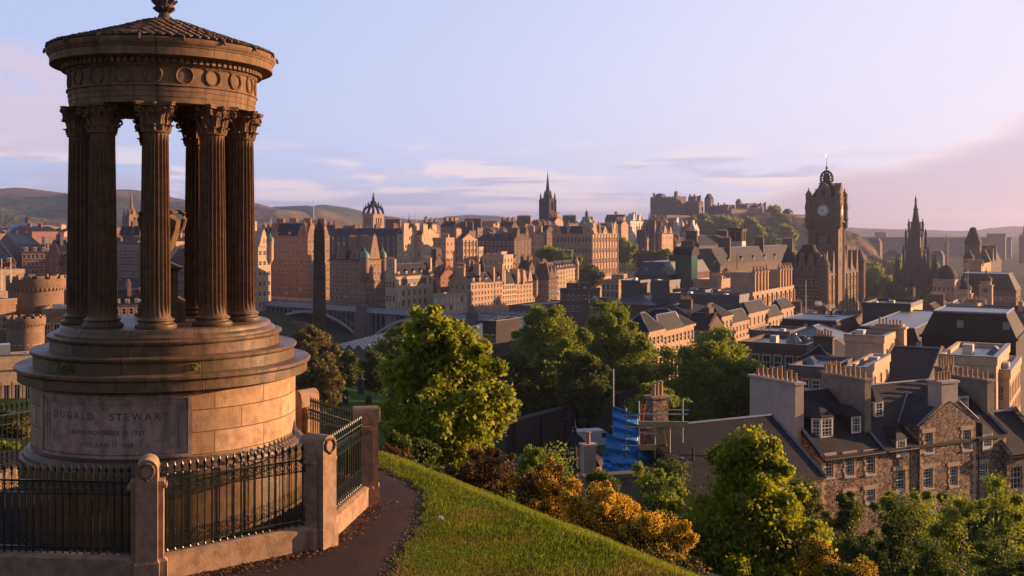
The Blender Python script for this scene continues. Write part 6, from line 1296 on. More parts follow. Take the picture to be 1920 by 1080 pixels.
# ------------------------------------------------------------ far left
def roundtower(label, pxc, wpx, pt, pb, Y, corb=6, m='stoneA', ncr=18, wins=(), grp=None, conical=0, lwin=()):
    s = Y / F; X = (pxc - 960) * s; r = wpx * s / 2 * .92; z0 = min((HZ - pb) * s, gz1(X, Y)) - 1; t = thing('round_tower', label, 'tower', (X, Y, z0), 0, grp); zz = lambda p: (HZ - p) * s - z0
    tw_ = MB().lathe([(r * .93, 0), (r * .93, zz(pt + corb * 4.6)), (r * .93, zz(pt + corb * 4.5)), (r, zz(pt + corb * 3.6)), (r, zz(pt + corb)), (r * .88, zz(pt + corb))], 40, cap=False).lathe([(0.0, zz(pt + corb) - .3), (r * .9, zz(pt + corb) - .3)], 30, cap=False)
    cb = MB()
    for k in range(ncr):
        a = 2 * PI * k / ncr; arcbox(cb, r * .9, r * 1.002, a, a + 2 * PI / ncr * .58, zz(pt + corb) - .02, zz(pt), 2)
    n = ncr * 3
    for k in range(n):
        a = 2 * PI * k / n; arcbox(cb, r * .93, r * 1.0, a, a + 2 * PI / n * .5, zz(pt + corb * 4.6), zz(pt + corb * 3.6), 1)
    tw_.add(cb.v, cb.f, 1); tw_.build('tower_wall', [stone('round_wall' + label[:3], M_C[m], cyl=r, bw=1.0, bh=.38, soot=.4), M[m]], t, True)
    for (px_, py_, w_, h_) in wins:
        sn = max(-.95, min(.95, ((px_ - pxc) * s) / (r * .93))); va = math.asin(sn) + math.atan2(-X, Y)
        a = va; inst('window', win_me(w_, h_, 'stoneE', (2, 3)), t, (r * .90 * math.sin(a), -r * .90 * math.cos(a), zz(py_) - h_ / 2), a)
    return t, r, z0
M_C = {'stoneA': (0.27, 0.165, 0.105), 'stoneC': (0.19, 0.13, 0.10), 'stoneB': (0.42, 0.28, 0.18)}
roundtower('broad round battlemented tower seen left of the monument columns', 68, 112, 516, 640, 170, 6, wins=[(62, 569, .5, 2.2), (67, 569, .5, 2.2), (102, 567, .5, 2.2), (107, 567, .5, 2.2)], ncr=14)
roundtower('slim taller round tower behind the broad one, partly behind the first column', 128, 34, 474, 640, 178, 5, 'stoneC', ncr=10)
roundtower('small round turret with arched windows, in front of the broad tower', 48, 76, 592, 700, 150, 4, wins=[(24, 632, .7, 1.7), (34, 632, .7, 1.7), (45, 632, .7, 1.7), (57, 632, .7, 1.7), (70, 632, .7, 1.7)], ncr=14)
bld('l1', 'castle_wing', 'battlemented brown wing right of the small round turret', 158, 76, 80, 150, 588, 690, 'stoneA', 'flat', 0, 'lead', rw=(4, 2), ww=.8, yaw=70, L=12)
bld('l2', 'castle_wing', 'brown battlemented wing at the left picture edge', 160, -60, -10, 30, 570, 690, 'stoneA', 'flat', 0, 'lead', lw=(3, 2), rw=(3, 2))
bld('l2b', 'castle_wing', 'sunlit plain wall below the two red flags', 190, -70, -30, 45, 512, 600, 'stoneE', 'flat', 0, 'lead', yaw=50)
bld('l3', 'office_building', 'low modern stone building with sunlit strip roof and large windows, at the left edge', 62, -160, -60, 62, 690, 800, 'stoneE', 'flat', 0, 'felt', rw=(6, 1), ww=1.4, wh=2.0, yaw=62)
bld('l4', 'tenement', 'grey tenement with three pointed dormers and tall chimneys, far left behind the flags', 450, -5, 41, 90, 471, 530, 'stoneF', 'gx', 7, lw=(4, 3), rw=(6, 4), dorm=(0, 3), chim=[(.05, .5, (4, 1.4, 1, 6)), (.5, .5, (4, 1.4, 1, 6)), (.95, .5, (4, 1.4, 1, 6))], yaw=62)
bld('l5', 'tenement', 'narrow grey gabled tenement left of the first column', 430, 90, 112, 134, 478, 530, 'stoneF', 'gx', 6, rw=(3, 3), lw=(2, 3), chim=[(.5, .5, big)], yaw=45)
roundtower('plain round stair tower beside the dormered grey tenement', 93, 17, 472, 530, 440, 1, 'stoneC', ncr=8)
bld('l6', 'tenement', 'reddish gabled tenement with two dormers at the left edge', 400, -60, -20, 30, 492, 530, 'stoneD', 'gx', 7, rw=(5, 2), lw=(3, 2), dorm=(0, 2), yaw=60, chim=[(.9, .5, big)])
bld('l7', 'classical_building', 'lit classical building with columns, left of the first column', 700, 78, 84, 140, 446, 475, 'stoneE', 'flat', 0, rw=(9, 1), wh=4, yaw=60)
for i, (Y, xl, xc, xr, yt) in enumerate([(720, -40, 0, 40, 440), (800, 20, 60, 110, 434), (850, 90, 120, 165, 436), (780, 200, 230, 275, 440), (820, 300, 335, 370, 438), (900, 330, 370, 430, 436), (600, 196, 215, 240, 448), (640, 310, 330, 352, 452), (1300, 0, 60, 120, 428), (1350, 120, 180, 250, 428), (1200, 470, 500, 540, 434), (1250, 530, 570, 620, 434), (700, 440, 470, 520, 446), (1400, 300, 360, 440, 429)]):
    bld('lf%d' % i, 'tenement', 'distant stone roofs of the southern old town seen past the monument columns', Y, xl, xc, xr, yt, yt + 25, ['stoneA', 'stoneD', 'stoneE', 'stoneB'][i % 4], ['flat', 'gx', 'gy'][i % 3], 4, lw=(4, 1), rw=(5, 1), chim=[(.3, .5, big), (.7, .5, big)], group='distant roofs behind the columns')
Y = 900; s = Y / F; t = thing('domed_hall', 'broad grey ribbed dome with a lantern, far left in front of the hills', 'domed hall', ((51 - 960) * s, Y, -25)); zz = lambda p: (HZ - p) * s + 25
MB().lathe([(15, 0), (15, zz(434))], 28).build('drum', M['stoneE'], t); MB().lathe([(15.5, zz(434)), (14, zz(428)), (9, zz(421)), (2.5, zz(418))], 28).build('dome', M['lead'], t, True); MB().lathe([(1.8, zz(418)), (1.6, zz(411)), (2, zz(410.5)), (.5, zz(406)), (.2, zz(396)), (0, zz(396))], 10).build('lantern', M['iron'], t)
bld('l8', 'tenement', 'tall grey blue tenement in shade between the second and third columns', 470, 190, 258, 268, 455, 560, 'stoneF', 'flat', 0, 'slate', lw=(14, 8), ww=1.0, wh=1.8, chim=[(.5, .1, big), (.5, .6, big)])
bld('l9', 'tenement', 'stepped upper block above the shaded grey tenement', 500, 225, 262, 268, 440, 470, 'stoneC', 'gy', 4, lw=(6, 1), chim=[(.5, .3, big)])
bld('l10', 'house', 'lit red stone house with three gabled dormers, low between the second and third columns', 330, 205, 212, 266, 572, 610, 'stoneD', 'gx', 4.5, rw=(4, 2), dorm=(0, 3), chim=[(.12, .5, big), (.6, .5, big)], yaw=62)
bld('l11', 'tenement', 'dark building with a small green dome, seen beside the urn', 470, 318, 355, 400, 492, 600, 'stoneC', 'gx', 6, lw=(5, 6), rw=(6, 6), tur=[(0, 0, 2, 6, 1, 4, 'copper')], chim=[(.4, .5, big)])
bld('l12', 'shed', 'long dark roofed shed low between the columns', 400, 195, 250, 330, 548, 600, 'stoneC', 'gy', 5, lw=(6, 1), rw=(6, 1))
# ------------------------------------------------------------ rubble stone house and its neighbours
def rubble():
    m, nt, b = mat('rubble_stone'); oc = coord(nt); x, y, z = sep(nt, oc)
    wn = nt.nodes.new('ShaderNodeTexNoise'); wn.inputs['Scale'].default_value = 2.0; nt.links.new(oc, wn.inputs['Vector'])
    u = x + y; wx = noise(nt, oc, 3.0, 2) * .25
    def vor(sc, feat):
        v = nt.nodes.new('ShaderNodeTexVoronoi'); v.feature = feat; v.inputs['Scale'].default_value = sc; v.inputs['Randomness'].default_value = .95; nt.links.new(comb(nt, (u + wx) * 1.0, (z + wx) * 1.5, 0.0), v.inputs['Vector']); return v
    v1 = vor(4.6, 'F1'); ve = vor(4.6, 'DISTANCE_TO_EDGE'); e = E(nt, ve.outputs['Distance'])
    rn = sep(nt, v1.outputs['Color']); c = mixc(nt, rn[0].step(.1, .9), (.19, .105, .065), (.44, .28, .175)); c = mixc(nt, rn[1].step(.72, .85), c, (.50, .36, .26)); c = mixc(nt, rn[2].step(.75, .9), c, (.11, .07, .055))
    c = mixc(nt, e.step(.05, .0), c, (.33, .23, .16)); big_ = noise(nt, oc, .5, 4, .6); c = mixc(nt, big_.step(.45, .7) * .4, c, (.13, .085, .06)); f = noise(nt, oc, 14, 3, .7); c = mixc(nt, f.step(.4, .7) * .4, c, (.12, .08, .06))
    nt.links.new(c, b.inputs['Base Color']); b.inputs['Roughness'].default_value = .95; bump(nt, b, e.step(0, .12) + f * .5, .9, .05); return m
M['rubble'] = rubble(); M['harl'] = plain('harled_render', (.46, .36, .31), .9, 0, .5, .8, .2, tone=.55); M['harlD'] = plain('stained_cement', (.27, .21, .165), .9, 0, .7, .9, .2, tone=.45)
M['nslate'] = slate('near_slate', (.024, .022, .029), .65, .34, .16)
HO = Vector((21.9, 74.0)); HA = R(27); hc, hs_ = math.cos(HA), math.sin(HA)
def hx(px, y=0.0):
    k = (px - 960) / F; return (k * (HO.y + hc * y) - (HO.x - hs_ * y)) / (hc - hs_ * k)
def hz(px, py, y=0.0): return (HZ - py) / F * (HO.y + hs_ * hx(px, y) + hc * y)
house = thing('rubble_house', 'old rubble stone house with slate roofs, dormers and white sash windows, at the lower right', 'house', (HO.x, HO.y, 0), HA)
EV = -16.05; RG = -12.3; g0, g1, HL = hx(1722), hx(1827), hx(1886); ZB = -27; ys = 5.0; slope = (RG - EV) / ys
wins = [(535, 598, 658, 800), (683, 742, 645, 788), (826, 888, 632, 775), (1033, 1097, 748, 888), (1212, 1278, 735, 872), (1397, 1450, 718, 855), (1600, 1662, 702, 800), (826, 888, 882, 975), (1220, 1278, 485, 625), (1487, 1542, 466, 605), (683, 742, 900, 990), (1050, 1105, 930, 1020), (1230, 1290, 925, 1020)]
rects = []
for (a, b, c, d) in wins:
    xa, xb, yt, yb = 1400 + a / 3.692, 1400 + b / 3.692, 680 + c / 3.692, 680 + d / 3.692; s0, s1 = hx(xa), hx(xb); rects.append((s0, s1, hz(xa, yb), hz(xa, yt)))
SH = hz(1722, 799); PK = hz(1770, 757)
mb = MB(); A_ = [r for r in rects if r[1] < g0]; G_ = [(r[0] - g0, r[1] - g0, r[2], r[3]) for r in rects if g0 < r[0] < g1]; C_ = [(r[0] - g1, r[1] - g1, r[2], r[3]) for r in rects if r[0] > g1]
wall(mb, 0, 0, 1, 0, 0, -1, g0, ZB, EV, A_, .18); wall(mb, g0, -.12, 1, 0, 0, -1, g1 - g0, ZB, SH, G_, .18); wall(mb, g1, 0, 1, 0, 0, -1, HL - g1, ZB, EV, C_, .18)
gm = (g0 + g1) / 2 + .2
mb.add([(g0, -.12, SH), (g1, -.12, SH), (gm + 1.0, -.12, PK), (gm - 1.0, -.12, PK)], [(0, 1, 2, 3)])
for xx in (g0, g1): mb.add([(xx, -.12, ZB), (xx, 2, ZB), (xx, 2, SH), (xx, -.12, SH)], [(0, 1, 2, 3)])
for xx in (0, HL): mb.add([(xx, 0, ZB), (xx, 10, ZB), (xx, 10, EV), (xx, 5, RG), (xx, 0, EV)], [(0, 1, 2, 3, 4)])
mb.add([(0, 10, ZB), (HL, 10, ZB), (HL, 10, EV), (0, 10, EV)], [(0, 1, 2, 3)])
mb.build('wall', M['rubble'], house)
tr = MB()                                   # dressed margins round each opening and the quoins
for (s0, s1, a, b) in rects:
    yy = -.12 if g0 < s0 < g1 else 0.0
    for i in range(int((b - a) / .32) + 1):
        zq = a + i * .32; e = .12 + .12 * (i % 2); tr.box(s0 - e, s0 - .002, yy - .03, yy + .05, zq, min(b, zq + .3)); tr.box(s1 + .002, s1 + e, yy - .03, yy + .05, zq, min(b, zq + .3))
    tr.box(s0 - .28, s1 + .28, yy - .045, yy + .05, b + .002, b + .30); tr.box(s0 - .16, s1 + .16, yy - .08, yy + .05, a - .16, a - .002)
for i in range(34):
    for xx, yy in ((g0, -.12), (g1, -.12), (0, 0), (HL, 0)): e = .25 + .15 * (i % 2); zq = ZB + i * .33; (tr.box(xx if xx in (g0, 0) else xx - e, xx + e if xx in (g0, 0) else xx, yy - .02, yy + .05, zq, zq + .31) if zq < EV - .3 else None)
tr.build('stone_margins', M['stoneE'], house)
for n_, (s0, s1, a, b) in enumerate(rects):
    yy = -.12 if g0 < s0 < g1 else 0.0; w_, h_ = s1 - s0, b - a
    o = bpy.data.objects.new('window', MB().add([(-w_ / 2, .14, 0), (w_ / 2, .14, 0), (w_ / 2, .14, h_), (-w_ / 2, .14, h_)], [(0, 1, 2, 3)]).mesh('pane', M['glass'])); link(o, house); o.location = ((s0 + s1) / 2, yy, a)
    f = MB()
    for (p, q, r_, t_) in ((-w_ / 2, -w_ / 2 + .08, 0, h_), (w_ / 2 - .08, w_ / 2, 0, h_), (-w_ / 2 + .081, w_ / 2 - .081, 0, .10), (-w_ / 2 + .081, w_ / 2 - .081, h_ - .08, h_), (-w_ / 2 + .081, w_ / 2 - .081, h_ / 2 - .04, h_ / 2 + .04)): f.box(p, q, .07, .136, r_, t_)
    for i in (1, 2): u = -w_ / 2 + w_ * i / 3; f.box(u - .015, u + .015, .09, .134, .1, h_ - .08)
    for i in (1, 2, 4, 5): f.box(-w_ / 2 + .08, w_ / 2 - .08, .088, .133, h_ * i / 6 - .013, h_ * i / 6 + .013)
    f.build('sash_frame', M['trim'], o); MB().box(-w_ / 2 - .05, w_ / 2 + .05, -.11, .1, -.07, -.004).build('sill', M['trim'], o)
rf = MB(); t = .12
rf.add([(-.1, -.25, EV - .12), (HL + .1, -.25, EV - .12), (HL + .1, 5, RG), (-.1, 5, RG), (-.1, 10.2, EV - .12), (HL + .1, 10.2, EV - .12)], [(0, 1, 2, 3), (3, 2, 5, 4)])
rf.add([(-.1, -.25, EV - .24), (HL + .1, -.25, EV - .24), (HL + .1, 5, RG - .2), (-.1, 5, RG - .2)], [(0, 3, 2, 1)])
rf.add([(-.1, -.25, EV - .24), (HL + .1, -.25, EV - .24), (HL + .1, -.25, EV - .12), (-.1, -.25, EV - .12)], [(0, 1, 2, 3)])
yv = (PK - EV) / slope
rf.add([(g0 - .15, -.15, SH - .1), (gm, -.15, PK + .18), (gm, yv + .3, PK + .18), (g0 - .15, (SH - EV) / slope, SH - .08), (g1 + .15, -.15, SH - .1), (g1 + .15, (SH - EV) / slope, SH - .08)], [(0, 1, 2, 3), (1, 4, 5, 2)])
rf.build('roof', M['nslate'], house)
rt = MB().tube([(-.1, 5, RG + .04), (HL, 5, RG + .04)], .1, 6); sB = hx(1656) - .1
rt.tube([(sB, -.25, EV + .02), (sB, 5, RG + .12)], .13, 4).tube([(.1, -.2, EV + .02), (.1, 5, RG + .12)], .15, 4).tube([(HL - .1, -.2, EV + .02), (HL - .1, 5, RG + .12)], .13, 4)
rt.tube([(g0 - .15, (SH - EV) / slope, SH), (gm, yv + .2, PK + .22)], .06, 4).tube([(g0 - .3, -.1, SH + .02), (gm - 1, -.1, PK + .12)], .09, 4).tube([(g1 + .3, -.1, SH + .02), (gm + 1, -.1, PK + .12)], .09, 4)
rt.build('ridge_and_skews', M['lead'], house)
def skyl(s, y):
    z = EV - .12 + slope * y; MB().add([(s - .35, y, z + .06), (s + .35, y, z + .06), (s + .35, y + .8, z + .06 + slope * .8), (s - .35, y + .8, z + .06 + slope * .8)], [(0, 1, 2, 3)]).build('roof_light', M['lead'], house)
skyl(hx(1578, 4) + 0, 3.8); skyl(hx(1738, 3), 3.0)
def hdorm(x0, x1, yt, yb, m='trim', rt_=1.0, canted=False, name='dormer', yfix=None):
    # sill sits where the roof meets the picture row yb
    y = 0.3
    for _ in range(40):
        z = hz((x0 + x1) / 2, yb, y); y = max(.05, min(4.6, (z - EV + .05) / slope)) * .5 + y * .5
    if yfix is not None: y = yfix
    s0, s1 = hx(x0, y), hx(x1, y); zb_ = hz((x0 + x1) / 2, yb, y); zt_ = hz((x0 + x1) / 2, yt, y); w_, h_ = s1 - s0, zt_ - zb_; dp = min(6 - y, h_ / slope + .7)
    mb = MB(); c = (s0 + s1) / 2
    o = bpy.data.objects.new(name, None); link(o, house); o.location = (c, y, zb_)
    bd = MB()
    fr_ = [(-w_ / 2, 0), (w_ / 2, 0)] if not canted else [(-w_ / 2, .45), (-w_ * .28, 0), (w_ * .28, 0), (w_ / 2, .45)]
    poly = fr_ + [(w_ / 2, dp), (-w_ / 2, dp)]; bd.prism(poly, -.25, h_)
    bo = bd.build('cheeks', M['slateB'] if m == 'trim' else M[m], o)
    ff = MB(); gg_ = MB()
    for (p, q) in zip(fr_, fr_[1:]):
        p, q = Vector((p[0], p[1], 0)), Vector((q[0], q[1], 0)); u = (q - p); L_ = u.length; u.normalize(); nrm = Vector((u.y, -u.x, 0))
        def pt(a, zz, d): v = p + u * a + nrm * d; return (v.x, v.y, zz)
        gg_.add([pt(.1, .12, .02), pt(L_ - .1, .12, .02), pt(L_ - .1, h_ - .1, .02), pt(.1, h_ - .1, .02)], [(0, 1, 2, 3)])
        def bar(a0, a1, z0, z1, d=.06): ff.add([pt(a0, z0, 0), pt(a1, z0, 0), pt(a1, z1, 0), pt(a0, z1, 0), pt(a0, z0, d), pt(a1, z0, d), pt(a1, z1, d), pt(a0, z1, d)], [(0, 3, 2, 1), (4, 5, 6, 7), (0, 1, 5, 4), (1, 2, 6, 5), (2, 3, 7, 6), (3, 0, 4, 7)])
        bar(-.02, .12, -.1, h_); bar(L_ - .12, L_ + .02, -.1, h_); bar(.12, L_ - .12, -.1, .14); bar(.12, L_ - .12, h_ - .12, h_); bar(.12, L_ - .12, h_ / 2 - .03, h_ / 2 + .03, .055)
        nb = 3 if L_ > .9 else 2
        for i in range(1, nb): bar(L_ * i / nb - .014, L_ * i / nb + .014, .1, h_ - .1, .045)
        for i in (1, 2, 4, 5): bar(.1, L_ - .1, h_ * i / 6 - .012, h_ * i / 6 + .012, .043)
    go = gg_.build('window', M['glass'], o); ff.build('sash_frame', M['trim'], go)
    e = .14; rh_ = rt_
    poly2 = [(-w_ / 2 - e, -e), (w_ / 2 + e, -e)] if not canted else [(-w_ / 2 - e, .4), (-w_ * .3, -e), (w_ * .3, -e), (w_ / 2 + e, .4)]
    n_ = len(poly2); V_ = [(p[0], p[1], h_) for p in poly2] + [(w_ / 2 + e, dp + .9, h_), (-w_ / 2 - e, dp + .9, h_), (0, w_ * .42, h_ + rh_), (0, dp + 1.4, h_ + rh_)]
    a = n_ + 2; fs = [(i, i + 1, a) for i in range(n_ - 1)] + [(n_ - 1, n_, a + 1, a), (0, a, a + 1, n_ + 1), tuple(reversed(range(n_ + 2)))]
    MB().add(V_, fs).build('dormer_roof', M['nslate'], o); return o
hdorm(1530, 1569, 783, 821, canted=True, rt_=.95); hdorm(1596, 1613, 780, 813, rt_=.7); hdorm(1634, 1661, 752, 782, canted=True, rt_=.9, m='harl'); hdorm(1797, 1815, 742, 769, m='harl', rt_=.5)
hdorm(1680, 1698, 823, 854, m='stoneA', rt_=.75, yfix=-.05); hdorm(1842, 1860, 812, 840, m='stoneE', rt_=.7, yfix=-.05)
def hchim(px, y0, y1, wx, zt_, zb_, n, m='harl', name=None, along='y'):
    s = hx(px, y0); o = chimney(house, s - wx / 2 if along == 'y' else s, (y0 + y1) / 2, zb_, zt_ - zb_, wx, y1 - y0, n, m, True); return o
hchim(1507, 2.0, 7.0, .8, hz(1507, 721, 2), -20, 9, 'harl'); hchim(1633, 1.3, 5.6, .62, hz(1625, 715, 1.3), -16.2, 8, 'harlD'); hchim(1864, 1.5, 6.2, .8, hz(1857, 716, 1.5), -16.5, 9, 'harlD')
s = gm; chimney(house, s, .55, PK - .5, hz(1770, 719, 0) - PK + .5, 1.75, 1.3, 5, 'harl', True)
for pxx in (1703, 1831):
    s = hx(pxx); MB().tube([(s, -.2, EV - .1), (s, -.2, ZB + 1)], .06, 8).box(s - .15, s + .15, -.36, -.05, EV - .3, EV - .05).build('drain_pipe', M['iron'], house)
MB().tube([(sB + .3, -.32, EV - .2), (g0 - .3, -.32, EV - .2)], .07, 6).tube([(0, -.32, EV - .2), (sB, -.32, EV - .2)], .07, 6).build('gutter', M['iron'], house)
# detached stacks behind
def stack(label, px, pt, pb, Y, w_, d_, n, m='harlD'):
    s = Y / F; z0 = (HZ - pb) * s; t = thing('chimney_stack', label, 'chimney', ((px - 960) * s, Y, z0), HA); h = (pb - pt) * s
    MB().box(-w_ / 2, w_ / 2, -d_ / 2, d_ / 2, -8, h).box(-w_ / 2 - .1, w_ / 2 + .1, -d_ / 2 - .1, d_ / 2 + .1, h, h + .16).build('stack', M[m], t)
    for i in range(n):
        hh = .62 + .2 * (i % 3) / 2; u = ((i + .5) / n - .5) * w_ * .95; zz_ = h + .16
        MB().lathe([(.14, zz_ - .02), (.12, zz_ + .1), (.11, zz_ + hh - .08), (.14, zz_ + hh - .05), (.14, zz_ + hh)], 10, (u, 0)).build('chimney_pot', M['pot'], t, True)
stack('broad stained chimney with five tall pots, behind the white gable stack', 1559, 698, 740, 92, 1.7, .8, 7); stack('dark chimney with six pots, directly behind the gable top chimney', 1774, 690, 725, 90, 1.9, .8, 6)
# white slated bay at the right edge and low roofs beside the house
bld('e1', 'cottage', 'low slate roofed cottage at the right edge, beside the rubble house', 82, 1885, 1888, 1960, 850, 930, 'rubble', 'gx', 2.6, 'nslate', rw=(2, 1), yaw=68, L=6, sur=None, bars=(3, 4), cornice=False)
# dark slate workshop left of the house
wk = thing('workshop', 'long stone workshop under a dark slate roof, left of the rubble house', 'workshop', (20.7, 70.0, 0), HA)
wl = MB(); wl.box(-10.5, 0, 0, 10, -27, -16.4); wl.add([(0, 0, -16.4), (0, 10, -16.4), (0, 5, -13.3)], [(0, 1, 2)]); wl.add([(-10.5, 0, -16.4), (-10.5, 10, -16.4), (-10.5, 5, -13.3)], [(0, 2, 1)]); wl.build('wall', M['rubble'], wk)
MB().add([(-10.7, -.3, -16.45), (.2, -.3, -16.45), (.2, 5, -13.2), (-10.7, 5, -13.2), (-10.7, 10.3, -16.45), (.2, 10.3, -16.45), (-10.7, -.3, -16.6), (.2, -.3, -16.6), (.2, 5, -13.35), (.2, 10.3, -16.6)], [(0, 1, 2, 3), (3, 2, 5, 4), (0, 6, 7, 1), (1, 7, 8, 2), (2, 8, 9, 5)]).build('roof', M['nslate'], wk)
MB().tube([(-10.7, 5, -13.15), (.2, 5, -13.15)], .11, 6).tube([(.15, -.3, -16.4), (.15, 5, -13.15)], .12, 4).build('ridge', M['lead'], wk)
for u in (-6.6, -8.9): MB().tube([(u, 2.2, -15.2), (u, 2.2, -14.1)], .07, 8).build('vent_pipe', M['iron'], wk)
MB().add([(-6.8, .8, -15.72), (-5.9, .8, -15.72), (-5.9, 1.9, -15.05), (-6.8, 1.9, -15.05)], [(0, 1, 2, 3)]).build('roof_light', M['trim'], wk)
# scaffolded cottage: chimney, poles, boards and blue sheeting
def at(px, py, Y): return P(px, py, Y)
ck = thing('scaffolded_cottage', 'small slate roofed cottage with a tall rubble chimney inside the scaffold', 'cottage', (11.9, 70.8, -26), HA)
MB().box(-3, 3, 0, 4, 0, 8.8).build('wall', M['rubble'], ck); MB().add([(-3.2, -.3, 8.7), (3.2, -.3, 8.7), (3.2, 2, 10.4), (-3.2, 2, 10.4), (-3.2, 4.3, 8.7), (3.2, 4.3, 8.7)], [(0, 1, 2, 3), (3, 2, 5, 4), (0, 3, 4), (1, 5, 2), (0, 4, 5, 1)]).build('roof', M['nslate'], ck)
cc = at(1232, 795, 71.3); zc0, zc1 = cc.z - 3, (HZ - 746) / F * 71.3
st2 = MB().box(-.62, .62, -.45, .45, 0, zc1 - zc0).box(-.74, .74, -.57, .57, zc1 - zc0, zc1 - zc0 + .18); co = st2.build('chimney', M['rubble'], ck); 
co.matrix_parent_inverse = Matrix.Identity(4); co.location = ck.matrix_world.inverted() @ cc if False else Vector((math.cos(-HA) * (cc.x - 11.9) - math.sin(-HA) * (cc.y - 70.8), math.sin(-HA) * (cc.x - 11.9) + math.cos(-HA) * (cc.y - 70.8), zc0 + 26))
for u in (-.28, .0, .3): MB().lathe([(.15, zc1 - zc0 + .16), (.13, zc1 - zc0 + .9 + u * .3), (.17, zc1 - zc0 + .95 + u * .3), (.17, zc1 - zc0 + 1.05 + u * .3)], 12, (u, 0)).build('chimney_pot', M['pot'], co, True)
sc = thing('scaffold', 'steel tube scaffold with timber boards round the rubble chimney', 'scaffold', (0, 0, 0))
YS = 68.0
cols = [1150, 1174, 1198, 1228, 1256, 1280]
for i, px_ in enumerate(cols):
    for dY in (0, 4.0):
        top = {1150: 692, 1174: 765, 1198: 752, 1228: 790, 1256: 790, 1280: 750}[px_]; b_ = {1150: 905, 1174: 905, 1198: 905, 1228: 860, 1256: 860, 1280: 830}[px_]
        if dY and px_ == 1150: top = 770
        a = at(px_, top, YS + dY); c = at(px_, b_, YS + dY); c.z = gz1(c.x, c.y) if px_ < 1200 else c.z
        MB().tube([a, c], .045, 6).build('pole', M['steel'], sc)
for (x0, x1, py, dY) in [(1196, 1290, 790, 0), (1196, 1290, 776, 0), (1196, 1292, 768, 4), (1196, 1232, 812, 0), (1196, 1232, 838, 0), (1145, 1200, 800, 0), (1145, 1200, 835, 0), (1145, 1200, 868, 0), (1148, 1200, 778, 0), (1196, 1290, 803, 4)]:
    MB().tube([at(x0, py, YS + dY), at(x1, py + 1, YS + dY)], .04, 6).build('ledger', M['steel'], sc)
for (x0, x1, py) in [(1197, 1290, 799), (1198, 1230, 842)]:
    a = at(x0, py, YS - .2); b = at(x1, py - 1, YS - .2); MB().box(a.x, b.x, YS - .3, YS - .22, a.z - .05, a.z + .3).box(a.x, b.x, YS - .2, YS + 1.3, a.z - .06, a.z).build('board', M['wood'], sc)
for (a, b) in [((1234, 802), (1262, 866)), ((1242, 802), (1256, 860))]: MB().tube([at(*a, YS), at(*b, YS + 1)], .07, 5).build('brace', M['wood'], sc)
orng = plain('orange_ladder', (.55, .12, .03), .6)
for q in (1203, 1209):
    for (ya, yb_) in ((758, 795), (808, 838)): MB().tube([at(q, ya, YS + 1), at(q - 4, yb_, YS + 1)], .05, 5).build('ladder_rail', orng, sc)
def tarp():
    m, nt, b = mat('blue_sheeting'); oc = coord(nt); x, y, z = sep(nt, oc); n = noise(nt, comb(nt, x * .8 + z * .5, z * 1.6, y), 1.2, 5, .65, .6); k = noise(nt, oc, .5, 3)
    c = mixc(nt, n.step(.55, .66) * .7, (.02, .23, .66), (.16, .42, .75)); c = mixc(nt, k.step(.42, .6) * .5, c, (.01, .11, .42)); nt.links.new(c, b.inputs['Base Color']); b.inputs['Roughness'].default_value = .42; bump(nt, b, n, .8, .2)
    return m
tm = tarp(); sheet = thing('blue_sheeting', 'bright blue plastic sheeting hung on the left side of the scaffold', 'sheeting', tuple(at(1165, 900, YS - .4)))
def cloth_sheet(name, corners, nx, nz, amp, dY):
    tl, tr_, br_, bl_ = corners; mb = MB(); o0 = sheet.location
    for j in range(nz + 1):
        v = j / nz
        for i in range(nx + 1):
            u = i / nx; px = (tl[0] * (1 - u) + tr_[0] * u) * (1 - v) + (bl_[0] * (1 - u) + br_[0] * u) * v; py = (tl[1] * (1 - u) + tr_[1] * u) * (1 - v) + (bl_[1] * (1 - u) + br_[1] * u) * v
            p = P(px, py, YS - .35 + dY * u); w_ = mn.fractal(Vector((p.x * .9, p.z * .8, dY)), 1.0, 2.0, 4); sag = .22 * math.sin(v * PI * 3.0) * (1 if int(v * 3) % 2 == 0 else -1)
            mb.v.append((p.x - o0.x, p.y - o0.y + amp * w_ + sag, p.z - o0.z))
    for j in range(nz):
        for i in range(nx): mb.f.append((j * (nx + 1) + i, j * (nx + 1) + i + 1, (j + 1) * (nx + 1) + i + 1, (j + 1) * (nx + 1) + i)); mb.m.append(0)
    o = mb.build(name, tm, sheet, True); md = o.modifiers.new('thick', 'SOLIDIFY'); md.thickness = .02
cloth_sheet('upper_sheet', ((1149, 761), (1197, 779), (1197, 830), (1150, 820)), 22, 20, .10, 0.4); cloth_sheet('lower_sheet', ((1137, 813), (1197, 828), (1199, 888), (1133, 895)), 26, 28, .14, .4); cloth_sheet('side_sheet', ((1197, 838), (1234, 846), (1230, 884), (1199, 890)), 14, 16, .12, 3)
cloth_sheet('loose_flap', ((1128, 852), (1142, 848), (1150, 893), (1134, 880)), 8, 12, .2, -.3)
